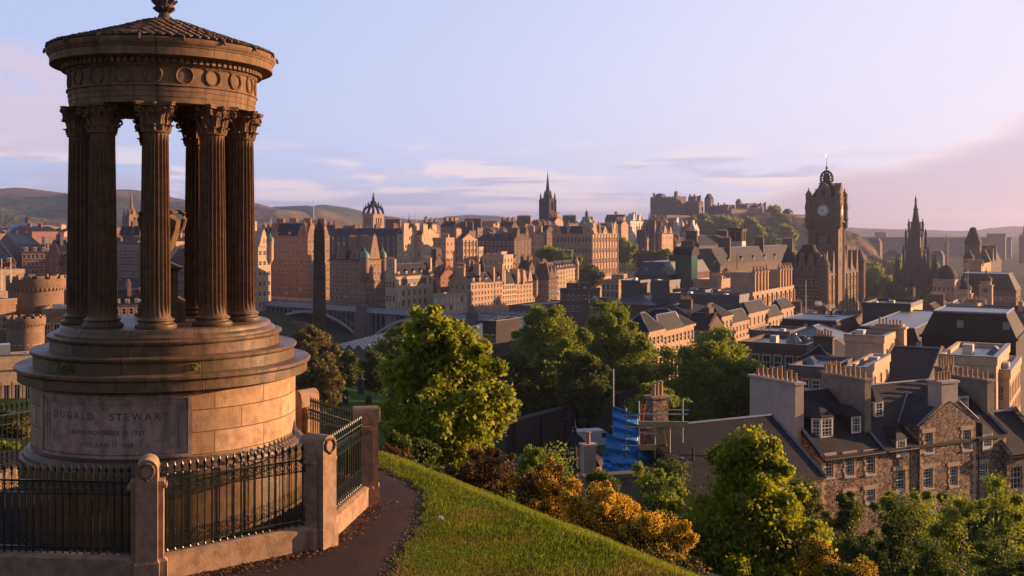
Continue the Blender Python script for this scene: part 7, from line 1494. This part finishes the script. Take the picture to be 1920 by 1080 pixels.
# bell roofed garden house, its chimney, wall, van
s = 85 / F; t = thing('bell_roofed_pavilion', 'small octagonal pavilion with a bell shaped lead roof and weather vane', 'pavilion', ((1078 - 960) * s, 85, -27)); zz = lambda p: (HZ - p) * s + 27
MB().lathe([(2.3, 0), (2.3, zz(862))], 8).build('wall', M['rubble'], t)
mb = MB().lathe([(2.6, zz(866)), (2.35, zz(858)), (1.75, zz(846)), (1.15, zz(836)), (.65, zz(826)), (.35, zz(817)), (.2, zz(812))], 8)
for k in range(8): a = 2 * PI * k / 8; mb.tube([(r * math.sin(a), -r * math.cos(a), zz(p) + .03) for r, p in ((2.6, 866), (2.35, 858), (1.75, 846), (1.15, 836), (.65, 826), (.35, 817))], .06, 4)
mb.build('bell_roof', M['nslate'], t)
mb = MB().lathe([(.2, zz(812)), (.26, zz(810)), (.1, zz(807)), (.2, zz(803)), (.05, zz(799)), (.03, zz(785)), (0, zz(785))], 10); mb.tube([(-.9, 0, zz(787)), (1.0, .3, zz(787))], .03, 5).box(-1.0, -.4, -.02, .02, zz(788.5), zz(785)).box(.3, .95, -.02, .02, zz(799), zz(788)); mb.build('weather_vane', M['iron'], t)
s = 80 / F; t = thing('garden_chimney', 'squat cream chimney with a single pot, right of the bell shaped roof', 'chimney', ((1103 - 960) * s, 80, (HZ - 872) * s), R(20)); MB().box(-.5, .5, -.35, .35, -6, 1.5).box(-.6, .6, -.45, .45, 1.5, 1.65).build('stack', M['harl'], t); MB().lathe([(.16, 1.62), (.14, 2.4), (.2, 2.45), (.2, 2.55)], 12).build('chimney_pot', M['pot'], t, True)
car((1114 - 960) / F * 122, 122, (HZ - 838) / F * 122, R(15), plain('white_van_paint', (.5, .49, .5), .35), 'white panel van parked below the dark retaining wall', None, True, 'parked_van', 'van', .95)
lowwall('retaining_wall', 'tall soot dark retaining wall with buttresses, under the round green trees', [P(955, 0, 128)[:2], P(1150, 0, 150)[:2], P(1420, 0, 185)[:2]], -34, -23.6, 1.0, 'soot', arches=1)
lowwall('garden_wall', 'low stone garden wall below the blue sheeting', [P(1095, 0, 60)[:2], P(1200, 0, 61)[:2]], -18.5, -14.3, .5, 'stoneF')
lowwall('boundary_wall', 'stone boundary wall below the lit graveyard slope', [P(560, 0, 122)[:2], P(700, 0, 118)[:2]], -28, -22.6, .6, 'stoneC')
# ------------------------------------------------------------ graveyard
def ghit(px, py, lo=22, hi=600):
    k = (HZ - py) / F; Ys = np.linspace(lo, hi, 3000); Xs = (px - 960) / F * Ys; Z = gz(Xs, Ys); i = np.argmax(Z >= k * Ys); return Xs[i], Ys[i], Z[i]
def patch(name, x0, x1, Y0_, Y1_, m, off=.03, n=24):
    V = []; 
    for j in range(n + 1):
        Yv = Y0_ + (Y1_ - Y0_) * j / n
        for i in range(n + 1): px = x0 + (x1 - x0) * i / n; X = (px - 960) / F * Yv; V.append((X, Yv, gz1(X, Yv) + off))
    ii, jj = np.meshgrid(np.arange(n), np.arange(n), indexing='ij'); a = (ii * (n + 1) + jj).ravel(); o = bpy.data.objects.new(name, fast_mesh(name, np.array(V), np.stack([a, a + 1, a + n + 2, a + n + 1], 1), m, True)); return tag(link(o), kind='structure')
lawnm = plain('lawn_green', (.05, .105, .014), .95, 0, .7, .15, .2, .05); patch('lawn', 545, 760, 128, 195, lawnm); patch('lawn', 1555, 1730, 34, 52, plain('lawn_dry', (.07, .075, .02), .95, 0, .6, .5, .6), n=14); patch('road', 955, 1200, 108, 128, M['path'], .05); patch('lawn', 1150, 1300, 400, 700, lawnm, .3)
gs = [(667, 727, 1.9, 'slab'), (677, 738, 3.2, 'urn'), (648, 758, 2.2, 'slab'), (635, 768, 1.3, 'slab'), (633, 738, 1.1, 'cross'), (691, 757, 1.2, 'slab'), (650, 779, .9, 'slab'), (612, 720, 1.6, 'slab'), (700, 716, 1.8, 'slab'), (656, 712, 1.4, 'slab'), (628, 708, 1.5, 'cross'), (686, 704, 2.4, 'urn'), (603, 742, 1.3, 'slab'), (715, 738, 1.5, 'slab'), (720, 770, 1.6, 'slab'), (668, 700, 1.3, 'slab'), (641, 697, 1.5, 'slab')]
pos_ = ['beside the tall urn topped pillar', 'tall pillar with an urn at the centre of the lawn', 'large slab in the middle of the lawn', 'low slab nearest the railing', 'small stone cross at the left of the lawn', 'low slab at the right edge of the lawn', 'smallest slab at the bottom of the lawn', 'slab under the olive tree', 'slab next to the sycamore leaves, upper right', 'slab above the centre of the lawn', 'stone cross at the upper left of the lawn', 'pillar with urn before the mausoleum wall', 'slab at the left beside the pitched tomb', 'slab against the sycamore, right of the lawn', 'slab half hidden by the sycamore, lower right', 'slab at the top of the lawn by the pillar', 'slab at the top left near the mausoleum wall']
gst = M['soot']
for (px, py, h, kd), ps in zip(gs, pos_):
    X, Yv, Z = ghit(px, py, 100); t = thing('gravestone', 'dark gravestone, ' + ps, 'gravestone', (X, Yv, Z), random.uniform(-.4, .5), 'gravestones'); b_ = MB().box(-.5, .5, -.3, .3, -.3, .25)
    b_.build('base', gst, t); mb = MB()
    if kd == 'slab':
        n = 8; pr = [(.42 * math.cos(PI * i / n), h - .42 + .42 * math.sin(PI * i / n)) for i in range(n + 1)]; poly = [(-.42, .25), (.42, .25)] + pr; k = len(poly); mb.add([(p[0], -.1, p[1]) for p in poly] + [(p[0], .1, p[1]) for p in poly], [tuple(range(k)), tuple(reversed(range(k, 2 * k)))] + [(i, (i + 1) % k, k + (i + 1) % k, k + i) for i in range(k)])
    elif kd == 'cross': mb.box(-.12, .12, -.1, .1, .25, h).box(-.4, .4, -.099, .099, h * .65, h * .65 + .22)
    else: mb.frus(0, 0, .25, h * .7, .45, .45, .35, .35).frus(0, 0, h * .7, h * .74, .55, .55, .5, .5).lathe([(.1, h * .74), (.3, h * .85), (.28, h * .93), (.1, h * .96), (0, h)], 10)
    mb.build('stone', gst, t)
X, Yv, Z = ghit(607, 766, 100); t = thing('small_tomb', 'little pitched roof tomb at the left of the graveyard lawn', 'tomb', (X, Yv, Z), R(35)); MB().box(-.8, .8, -1, 1, -.3, 1.1).build('wall', M['stoneF'], t); MB().add([(-.95, -1.1, 1.1), (.95, -1.1, 1.1), (0, -1.1, 1.8), (-.95, 1.1, 1.1), (.95, 1.1, 1.1), (0, 1.1, 1.8)], [(0, 1, 2), (5, 4, 3), (0, 2, 5, 3), (1, 4, 5, 2), (0, 3, 4, 1)]).build('roof', M['lead'], t)
for i, (x0, x1, py, h, lb) in enumerate([(645, 664, 700, 3.4, 'square dark mausoleum with a flat cap, left of the row'), (668, 695, 698, 4.0, 'wide dark mausoleum with an open doorway, middle of the row'), (697, 722, 694, 4.4, 'tall dark mausoleum with twin arches, right of the row'), (566, 600, 705, 3.0, 'long low tomb wall under the olive trees')]):
    X, Yv, Z = ghit((x0 + x1) / 2, py, 100); w_ = (x1 - x0) / F * Yv / 1.2; t = thing('mausoleum', lb, 'mausoleum', (X, Yv + 1.5, Z), R(15)); MB().box(-w_ / 2, w_ / 2, -1.4, 1.4, -1, h).box(-w_ / 2 - .2, w_ / 2 + .2, -1.6, 1.6, h, h + .35).build('wall', M['stoneC'], t); MB().box(-w_ * .18, w_ * .18, -1.46, -1.39, 0, h * .65).build('doorway', M['dark'], t)
bn = thing('garden_bench', 'dark slatted bench at the bottom edge of the lawn, right of the orange gorse', 'bench', ghit(1660, 1084, 22), R(10))
MB().box(-.7, .7, -.22, .22, .42, .46).build('seat', M['wood'], bn); MB().box(-.7, .7, .2, .25, .5, .9).build('backrest', M['wood'], bn)
for q in (-.6, .6): MB().box(q - .04, q + .04, -.2, .24, 0, .42).build('leg', M['iron'], bn)
# ------------------------------------------------------------ vegetation
def leafmat(name, c1, c2, c3=None, trans=.4, rough=.55, tcol=None):
    m = bpy.data.materials.new(name); m.use_nodes = True; nt = m.node_tree; nt.nodes.clear(); o = nt.nodes.new('ShaderNodeOutputMaterial')
    g = nt.nodes.new('ShaderNodeNewGeometry'); r = E(nt, g.outputs['Random Per Island']); oc = coord(nt); n = noise(nt, oc, .9, 3, .6)
    c = mixc(nt, r, c1, c2)
    if c3: c = mixc(nt, n.step(.48, .66) * .7, c, c3)
    d = nt.nodes.new('ShaderNodeBsdfPrincipled'); nt.links.new(c, d.inputs['Base Color']); d.inputs['Roughness'].default_value = rough; d.inputs['Specular IOR Level'].default_value = .35
    t = nt.nodes.new('ShaderNodeBsdfTranslucent'); nt.links.new(mixc(nt, 1.0, c, tcol or (1.5, 1.35, .5), 'MULTIPLY'), t.inputs[0]); mx = nt.nodes.new('ShaderNodeMixShader'); mx.inputs[0].default_value = trans
    nt.links.new(d.outputs[0], mx.inputs[1]); nt.links.new(t.outputs[0], mx.inputs[2]); nt.links.new(mx.outputs[0], o.inputs[0]); return m
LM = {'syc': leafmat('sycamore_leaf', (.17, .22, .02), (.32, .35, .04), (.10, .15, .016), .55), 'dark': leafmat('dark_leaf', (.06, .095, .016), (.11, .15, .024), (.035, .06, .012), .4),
      'mid': leafmat('green_leaf', (.14, .20, .022), (.24, .29, .035), (.08, .13, .016), .52), 'olive': leafmat('olive_leaf', (.13, .11, .035), (.20, .17, .055), (.08, .07, .03), .35),
      'rust': leafmat('rust_leaf', (.14, .065, .018), (.09, .055, .02), (.05, .05, .015), .25), 'gorse': leafmat('gorse_green', (.04, .05, .012), (.09, .08, .02), (.05, .035, .015), .2), 'bright': leafmat('bright_leaf', (.22, .27, .035), (.15, .21, .03), (.10, .15, .02), .5),
      'flower': leafmat('gorse_flower', (.90, .66, .05), (.80, .50, .03), (.70, .42, .02), .3, .6, (1.2, 1.0, .5)), 'may': leafmat('may_blossom', (.5, .47, .38), (.35, .36, .25), None, .3, .7, (1, 1, 1))}
bark = plain('bark', (.085, .06, .045), .95, 0, .5, 3, .6)
def leaves(name, cen, rad, per, size, mt, parent=None, flat=.0, shell=.55, seed=0, asp=1.0, up=0.35, loc=None):
    g = np.random.default_rng(seed); cen = np.asarray(cen, float); rad = np.asarray(rad, float); n = len(cen) * per; C = np.repeat(cen, per, 0); Rr = np.repeat(rad, per)
    d = g.normal(size=(n, 3)); d /= np.linalg.norm(d, axis=1)[:, None]; r = g.random(n) ** (1 - shell * .8); P_ = C + d * (Rr * r)[:, None] * np.array([1, 1, .85 - flat])
    P_ += g.normal(size=(n, 3)) * size * .5
    nn = g.normal(size=(n, 3)) + d * .5 + np.array([0, 0, up]); nn /= np.linalg.norm(nn, axis=1)[:, None]; t = np.cross(nn, g.normal(size=(n, 3))); t /= np.linalg.norm(t, axis=1)[:, None]; b = np.cross(nn, t)
    s = size * (.55 + .8 * g.random(n))[:, None]; tip = P_ + t * s * .6 * asp + nn * s * -.12; V = np.stack([P_ - t * s * .5 * asp, P_ - b * s * .42 + nn * s * .08, tip, P_ + b * s * .42 + nn * s * .08], 1).reshape(-1, 3)
    F_ = np.arange(n * 4).reshape(n, 4); o = bpy.data.objects.new(name, fast_mesh(name, V, F_, mt)); link(o, parent)
    return o
def tree(label, x0, x1, yt, yb, Y, kind, seed, nb=34, per=460, size=None, name='tree', cat='tree', trunk=True, br=.23, prof=None, group=None, depth=None, flower=None, shell=.6, base=None, twigs=0, lowz=None):
    g = random.Random(seed); s = Y / F; W_ = (x1 - x0) * s; H_ = (yb - yt) * s; W_ *= 1.1; cxx = ((x0 + x1) / 2 - 960) * s; zt_ = (HZ - yt) * s; zb_ = (HZ - yb) * s; gzv = gz1(cxx, Y); z0 = min(gzv, zb_ + .15 * H_) if base is None else base
    if name == 'shrub': H_ += max(0, zb_ - z0); zb_ = min(zb_, z0)
    t = thing(name, label, cat, (cxx, Y, z0), 0, group); size = size or max(.10, 4.6 * s); cen = []; rad = []; dp = depth or W_ * .85
    prof = prof or (lambda v: math.sin(PI * min(1, max(0, (v * .86 + .10)))) ** .6)
    for i in range(nb):
        v = (i + .5) / nb; v = v ** .85; wv = prof(1 - v) ; r = br * W_ * (.7 + .5 * g.random()) * (.6 + .5 * wv); r = min(r, H_ * .3)
        a = g.random() * 2 * PI; q = (g.random() ** .45); ex = max(0, W_ / 2 * wv - r * .8)
        zc_ = zb_ - z0 + r * .6 + (H_ - r * 1.5) * (1 - v)
        cen.append((math.cos(a) * q * ex, math.sin(a) * q * max(0, dp / 2 * wv - r * .8), zc_)); rad.append(r)
    # a few sprays that break the outline
    ns = int(nb * 1.8)
    for i in range(ns):
        j = g.randrange(nb); c = cen[j]; r = rad[j]; a = g.random() * 2 * PI; e = g.random() * 1.2 - .2; d = (math.cos(a) * math.cos(e), math.sin(a) * math.cos(e), math.sin(e))
        cen.append(tuple(c[k] + d[k] * r * 1.02 for k in range(3))); rad.append(r * g.uniform(.22, .4))
    c1, r1 = cen[:nb], rad[:nb]; c2, r2 = cen[nb:], rad[nb:]
    pts = leaves('crown', c1 + c2, r1 + r2, per, size, LM[kind], t, seed=seed, shell=shell)
    if flower:
        g2 = [i for i in range(len(cen)) if g.random() < flower[1]]
        if g2: leaves('flowers', [cen[i] for i in g2], [rad[i] * 1.03 for i in g2], int(per * flower[2]), size * flower[3], LM[flower[0]], t, seed=seed + 5, shell=1.1)
    if trunk:
        tb = MB(); th = zb_ - z0 + H_ * .35; r0 = max(.06, H_ * .022 + .03)
        tb.tube([(0, 0, -.4), (g.uniform(-.1, .1), 0, th * .5), (g.uniform(-.2, .2), g.uniform(-.2, .2), th), (0, 0, th + H_ * .35)], [r0 * 1.3, r0, r0 * .8, r0 * .25], 8); tb.build('trunk', bark, t, True)
        lb_ = MB()
        for i in range(0, nb):
            c = Vector(cen[i]); st_ = Vector((0, 0, min(th + H_ * .3, max(zb_ - z0 + .02 * H_, c.z - H_ * .28)))); md = st_.lerp(c, .5) + Vector((g.uniform(-1, 1), g.uniform(-1, 1), .3)) * W_ * .04
            lb_.tube([st_, md, c], [r0 * .45, r0 * .26, r0 * .1], 5)
            for q in range(twigs):
                e = c + Vector((g.uniform(-1, 1), g.uniform(-1, 1), g.uniform(-.3, 1))) * rad[i]; lb_.tube([md.lerp(c, .6), e], [r0 * .14, r0 * .04], 4)
        lb_.build('limbs', bark, t, True)
    return t
# the two near sycamores
tree('large young sycamore with sunlit yellow green leaves, right of the railing', 690, 956, 572, 895, 31, 'syc', 11, 84, 235, .13, twigs=2, br=.145, base=-10.2, shell=.45, prof=lambda v: (.55 + .45 * math.sin(PI * min(1, v * 1.1 + .05))) * (1 if v < .75 else 1 - (v - .75) * 1.6))
tree('bushy sycamore at the bottom centre right, in front of the rubble house', 1252, 1560, 792, 1150, 27, 'syc', 12, 84, 400, .105, twigs=2, br=.18, shell=.55, base=-11.5, prof=lambda v: (1 - .12 * v) if v < .45 else .95 - (v - .45) * 1.35)
# gorse along the crest
gl = [(845, 965, 832, 955, 25.5, 'rust', None, 'rust brown gorse bush at the foot of the large sycamore'), (955, 1075, 862, 985, 24.0, 'rust', ('flower', .65, 1.0, .75), 'rusty gorse bush starting to flower, between the brown and the bright orange bushes'), (1045, 1190, 905, 1030, 22.8, 'gorse', ('flower', 1.0, 2.2, .8), 'gorse bush covered in bright orange yellow flowers, on the crest'),
      (1170, 1300, 950, 1075, 22.2, 'gorse', ('flower', .85, 1.5, .8), 'half flowering gorse bush left of the bushy sycamore'), (1130, 1230, 935, 1010, 24.5, 'gorse', ('flower', .3, .4, .6), 'low gorse with few flowers, behind the two flowering bushes'),
      (1500, 1570, 1005, 1085, 24, 'gorse', ('flower', 1.0, 1.4, .75), 'small orange gorse at the right foot of the bushy sycamore'), (1545, 1650, 1048, 1110, 23, 'gorse', ('flower', .8, 1.1, .75), 'low orange gorse at the bottom edge, right of the bushy sycamore'), (1150, 1330, 1035, 1110, 21, 'gorse', ('flower', .25, .3, .6), 'dark prickly gorse at the bottom edge below the bushy sycamore')]
for i, (x0, x1, a, b, Y, k, fl_, lb) in enumerate(gl):
    tree(lb, x0, x1, a, b + 14, Y, k, 30 + i, 26, 430, .042, 'gorse_bush', 'bush', trunk=True, br=.2, flower=fl_, shell=.7, prof=lambda v: .75 + .25 * math.sin(PI * v))
sh = [(700, 850, 812, 900, 27.5, 'dark', None, 'dark tangled undergrowth bush below the large sycamore'), (700, 780, 840, 895, 24, 'rust', None, 'brown bramble behind the right hand railing post'), (950, 1110, 822, 905, 50, 'mid', None, 'green elder bush in front of the bell roofed pavilion'), (1085, 1175, 872, 950, 46, 'dark', None, 'dark shrub below the blue sheeting'),
      (1150, 1300, 862, 985, 40, 'bright', ('may', .45, .35, .7), 'pale flowering shrub in front of the scaffold'), (960, 1040, 830, 890, 42, 'bright', None, 'light green sapling at the right side of the large sycamore'), (880, 960, 860, 930, 30, 'mid', None, 'green shrub behind the rust brown gorse'),
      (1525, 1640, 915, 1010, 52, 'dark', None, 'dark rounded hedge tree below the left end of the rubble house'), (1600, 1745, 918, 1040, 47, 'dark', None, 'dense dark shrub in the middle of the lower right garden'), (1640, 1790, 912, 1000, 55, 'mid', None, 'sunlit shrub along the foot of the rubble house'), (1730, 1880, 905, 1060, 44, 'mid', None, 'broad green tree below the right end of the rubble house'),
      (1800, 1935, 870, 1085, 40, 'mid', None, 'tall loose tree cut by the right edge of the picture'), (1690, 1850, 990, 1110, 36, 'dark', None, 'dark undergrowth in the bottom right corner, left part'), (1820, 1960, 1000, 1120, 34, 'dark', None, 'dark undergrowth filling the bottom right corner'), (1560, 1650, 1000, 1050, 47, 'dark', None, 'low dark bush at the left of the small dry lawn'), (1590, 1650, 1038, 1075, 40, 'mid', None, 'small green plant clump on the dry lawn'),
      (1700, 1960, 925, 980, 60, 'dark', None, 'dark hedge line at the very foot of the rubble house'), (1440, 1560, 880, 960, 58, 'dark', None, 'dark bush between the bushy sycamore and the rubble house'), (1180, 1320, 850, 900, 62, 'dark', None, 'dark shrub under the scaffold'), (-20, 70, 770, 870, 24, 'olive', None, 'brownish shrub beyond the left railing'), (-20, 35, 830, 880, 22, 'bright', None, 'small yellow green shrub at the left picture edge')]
for i, (x0, x1, a, b, Y, k, fl_, lb) in enumerate(sh):
    tree(lb, x0, x1, a, b, Y, k, 60 + i, 24, 420, max(.075, 4.4 * Y / F), 'shrub', 'shrub', br=.2, flower=fl_, shell=.55, prof=lambda v: .7 + .3 * math.sin(PI * min(1, v + .1)))
for i, (x0, x1, a, b, Y) in enumerate([(560, 625, 668, 712, 182), (615, 680, 660, 706, 186), (668, 740, 656, 708, 190)]): tree(['dark bush behind the left end of the mausoleum row', 'dark bush behind the middle of the mausoleum row', 'dark bush behind the right end of the mausoleum row'][i], x0, x1, a, b, Y, 'dark', 90 + i, 24, 380, 4.4 * Y / F, 'shrub', 'shrub', br=.2)
# middle distance trees
mt_ = [(935, 1115, 566, 815, 150, 'mid', 'broad round green tree right of the large sycamore'), (1065, 1238, 556, 815, 160, 'mid', 'tall green tree behind the scaffold, its top lit'), (1228, 1448, 612, 815, 138, 'mid', 'wide dark green tree left of the white chimney gable'), (1172, 1282, 714, 800, 112, 'mid', 'small light green tree behind the scaffold chimney'), (930, 1010, 650, 800, 145, 'dark', 'dark tree hugging the right side of the large sycamore'), (1040, 1140, 650, 800, 142, 'dark', 'dark tree standing between the two tall green ones'),
       (548, 650, 660, 780, 122, 'olive', 'thin leafed olive brown tree in the graveyard, in front of the obelisk'), (528, 640, 612, 690, 150, 'olive', 'olive brown tree left of the obelisk foot'), (700, 790, 610, 700, 210, 'mid', 'green tree below the bridge pier'), (338, 372, 552, 612, 230, 'bright', 'small bright green tree seen beside the urn pedestal')]
for i, (x0, x1, a, b, Y, k, lb) in enumerate(mt_):
    tree(lb, x0, x1, a, b, Y, k, 100 + i, 46 if x1 - x0 > 120 else 26, 620 if x1 - x0 > 120 else (190 if k == 'olive' else 420), 4.2 * Y / F, br=.19 if x1 - x0 > 120 else .22, shell=.6)
ft = [(1008, 1052, 462, 492, 600, 'mid', 'tree at the left of the clump below the skyline, beside the twin gables'), (1038, 1086, 470, 506, 590, 'mid', 'tree at the right of the clump beside the bank'), (1084, 1132, 500, 536, 590, 'olive', 'brownish tree in front of the bank terrace'), (1154, 1190, 448, 492, 720, 'mid', 'round tree right of the bank'), (1190, 1232, 470, 506, 640, 'olive', 'tree at the foot of the dark gothic towers, left one'), (1226, 1272, 466, 504, 640, 'mid', 'tree at the foot of the dark gothic towers, right one'), (1205, 1250, 408, 440, 1000, 'mid', 'green tree behind the twin towers on the castle slope')]
for i, (x0, x1, a, b, Y, k, lb) in enumerate(ft): tree(lb, x0, x1, a, b, Y, k, 130 + i, 20, 200, 4.5 * Y / F, br=.2, trunk=True)
g = random.Random(3)
for i, (x, yt) in enumerate([(1298, 408), (1318, 398), (1338, 404), (1355, 402), (1372, 406), (1392, 410), (1408, 408), (1424, 425), (1438, 426), (1350, 425), (1385, 428), (1310, 425), (1330, 428), (1452, 440), (1476, 420), (1448, 388)]):
    if x == 1448: tree('tree growing beside the upper castle buildings', 1440, 1462, 388, 408, 1165, 'mid', 150 + i, 12, 130, 5.0 * 1165 / F, trunk=False)
    else: tree('sunlit tree on the green slope below the castle', x - 19, x + 19, yt, yt + 48, 1010 + (i % 3) * 12, 'bright' if i % 3 == 0 else 'mid', 150 + i, 14, 170, 4.5 * 1010 / F, br=.24, group='castle slope trees')
for i in range(26):
    x = 1600 + (i * 37) % 185; Yv = 520 + (i * 61) % 480; zt_ = -34 + (i % 4) * 3; yp = HZ - zt_ / Yv * F + 0; wd = 16 / Yv * F
    tree('hazy garden tree in the valley round the black monument', x - wd / 2, x + wd / 2, yp, yp + 14 / Yv * F, Yv, ['mid', 'dark', 'mid', 'bright'][i % 4], 190 + i, 14, 160, 4.5 * Yv / F, br=.24, group='valley garden trees')
# ------------------------------------------------------------ lawn grass on the crest
def grassmat():
    m = leafmat('grass_blade', (.11, .19, .02), (.22, .27, .035), (.26, .21, .07), .45); return m
g = np.random.default_rng(5)
def grass(name, n, hmin, hmax, wd, xfun, lab=None):
    X = g.uniform(-2.9, 7.0, n * 3); Y = g.uniform(11.8, 23.5, n * 3); ex = np.interp(Y, [5, 12.5, 13.9, 14.8, 15.8, 17, 18.1, 19, 20, 21, 22], [-1.9, -1.62, -1.6, -1.58, -1.45, -1.42, -1.5, -1.85, -2.5, -3.2, -3.6]) + .05 * np.sin(Y * 9)
    s = (X - 2.6) * .836 + (Y - 13.3) * .549; k = (X > ex) & xfun(s, g.random(len(X))) & (X / Y < .22) & (X / Y > -.16); X, Y, s = X[k][:n], Y[k][:n], s[k][:n]; m = len(X); Z = gz(X, Y)
    cl = np.array([mn.noise(Vector((a * 1.1, b * 1.1, 0))) for a, b in zip(X[::1], Y[::1])]); h = (hmin + (hmax - hmin) * g.random(m)) * (.8 + .7 * np.clip(cl + .2, 0, 1)); a = g.uniform(0, 2 * PI, m); ln = h * g.uniform(.1, .5, m); la = a + g.normal(0, .8, m)
    dx, dy = np.cos(a) * wd, np.sin(a) * wd; lx, ly = np.cos(la) * ln + .08 * h, np.sin(la) * ln
    V = np.stack([np.stack([X - dx, Y - dy, Z - .01], 1), np.stack([X + dx, Y + dy, Z - .01], 1), np.stack([X + dx * .6 + lx * .4, Y + dy * .6 + ly * .4, Z + h * .6], 1), np.stack([X + lx, Y + ly, Z + h], 1)], 1).reshape(-1, 3)
    o = bpy.data.objects.new(name, fast_mesh(name, V, np.arange(m * 4).reshape(m, 4), GM)); tag(link(o), 'short green grass covering the sloping lawn', 'grass', kind='stuff'); return o
GM = grassmat()
grass('grass', 230000, .018, .045, .0045, lambda s, r: (s < 1.2))
grass('long_grass', 60000, .035, .09, .0045, lambda s, r: (s > -1.9 + 1.3 * r) & (s < 2.2))
n_ = 3200; Y_ = g.uniform(12, 21, n_); X_ = np.array([edge_x(v) for v in Y_]) + g.normal(.03, .09, n_); Z_ = gz(X_, Y_) + .01; h_ = g.uniform(.005, .03, n_); a_ = g.uniform(0, 6.28, n_); w_ = .006
V = np.stack([np.stack([X_ - np.cos(a_) * w_, Y_ - np.sin(a_) * w_, Z_], 1), np.stack([X_ + np.cos(a_) * w_, Y_ + np.sin(a_) * w_, Z_], 1), np.stack([X_ + np.sin(a_) * .03, Y_ + np.cos(a_) * .03, Z_ + h_], 1), np.stack([X_ + np.sin(a_) * .02, Y_, Z_ + h_ * .6], 1)], 1).reshape(-1, 3)
tag(link(bpy.data.objects.new('dry_grass', fast_mesh('dry_grass', V, np.arange(n_ * 4).reshape(n_, 4), leafmat('dry_blade', (.20, .15, .07), (.11, .08, .04), None, .2)))), 'dry trampled grass along the edge of the path', 'grass', kind='stuff')
# fallen leaves on the path against the plinth
n = 1900; V = []; 
for i in range(n):
    k = random.choice((0, 1, 1, 1, 2)); a, b = posts[k - 1 if k else 8], posts[k]; q = a.lerp(b, random.random()); d = (q - C2).normalized(); p = q + d * (.16 + abs(random.gauss(0, .17))); z = gz1(p.x, p.y) + .035; r = random.uniform(.012, .03); a_ = random.random() * 6.3; nn = Vector((random.gauss(0, .5), random.gauss(0, .5), 1)).normalized(); u = nn.cross(Vector((math.cos(a_), math.sin(a_), 0))).normalized(); w_ = nn.cross(u)
    c = Vector((p.x, p.y, z)); V += [c - u * r, c - w_ * r * .6, c + u * r, c + w_ * r * .6]
o = bpy.data.objects.new('fallen_leaves', fast_mesh('fallen_leaves', np.array([tuple(v) for v in V]), np.arange(len(V)).reshape(-1, 4), leafmat('dead_leaf', (.20, .10, .05), (.10, .05, .03), None, .15))); tag(link(o), 'brown fallen leaves along the railing plinth', 'leaves', kind='stuff')
# small weeds on the monument steps, a scrap of litter on the grass
for i, (a, zq, r, lb) in enumerate([(-24, -1.98, 2.02, 'leafy weed growing from the monument steps above the inscription'), (31, -1.98, 2.02, 'small yellow green weed on the lit side of the monument steps')]):
    a = R(a); t = thing('weed', lb, 'weed', (MC[0] + r * math.sin(a), MC[1] - r * math.cos(a), zq)); leaves('leaves', [(0, -.03, .0), (.02, -.05, -.06)] if i == 0 else [(0, -.04, 0)], [.055, .05] if i == 0 else [.045], 55, .035, LM['bright'], t, seed=i)
X, Yv, Z = ghit(826, 979, 12, 30); t = MB().box(-.04, .04, -.03, .03, 0, .015).box(-.03, .03, -.02, .02, .016, .04).build('litter', M['trim'], loc=(X, Yv, Z + .05)); tag(t, 'tiny scrap of white paper lying on the lawn', 'litter')
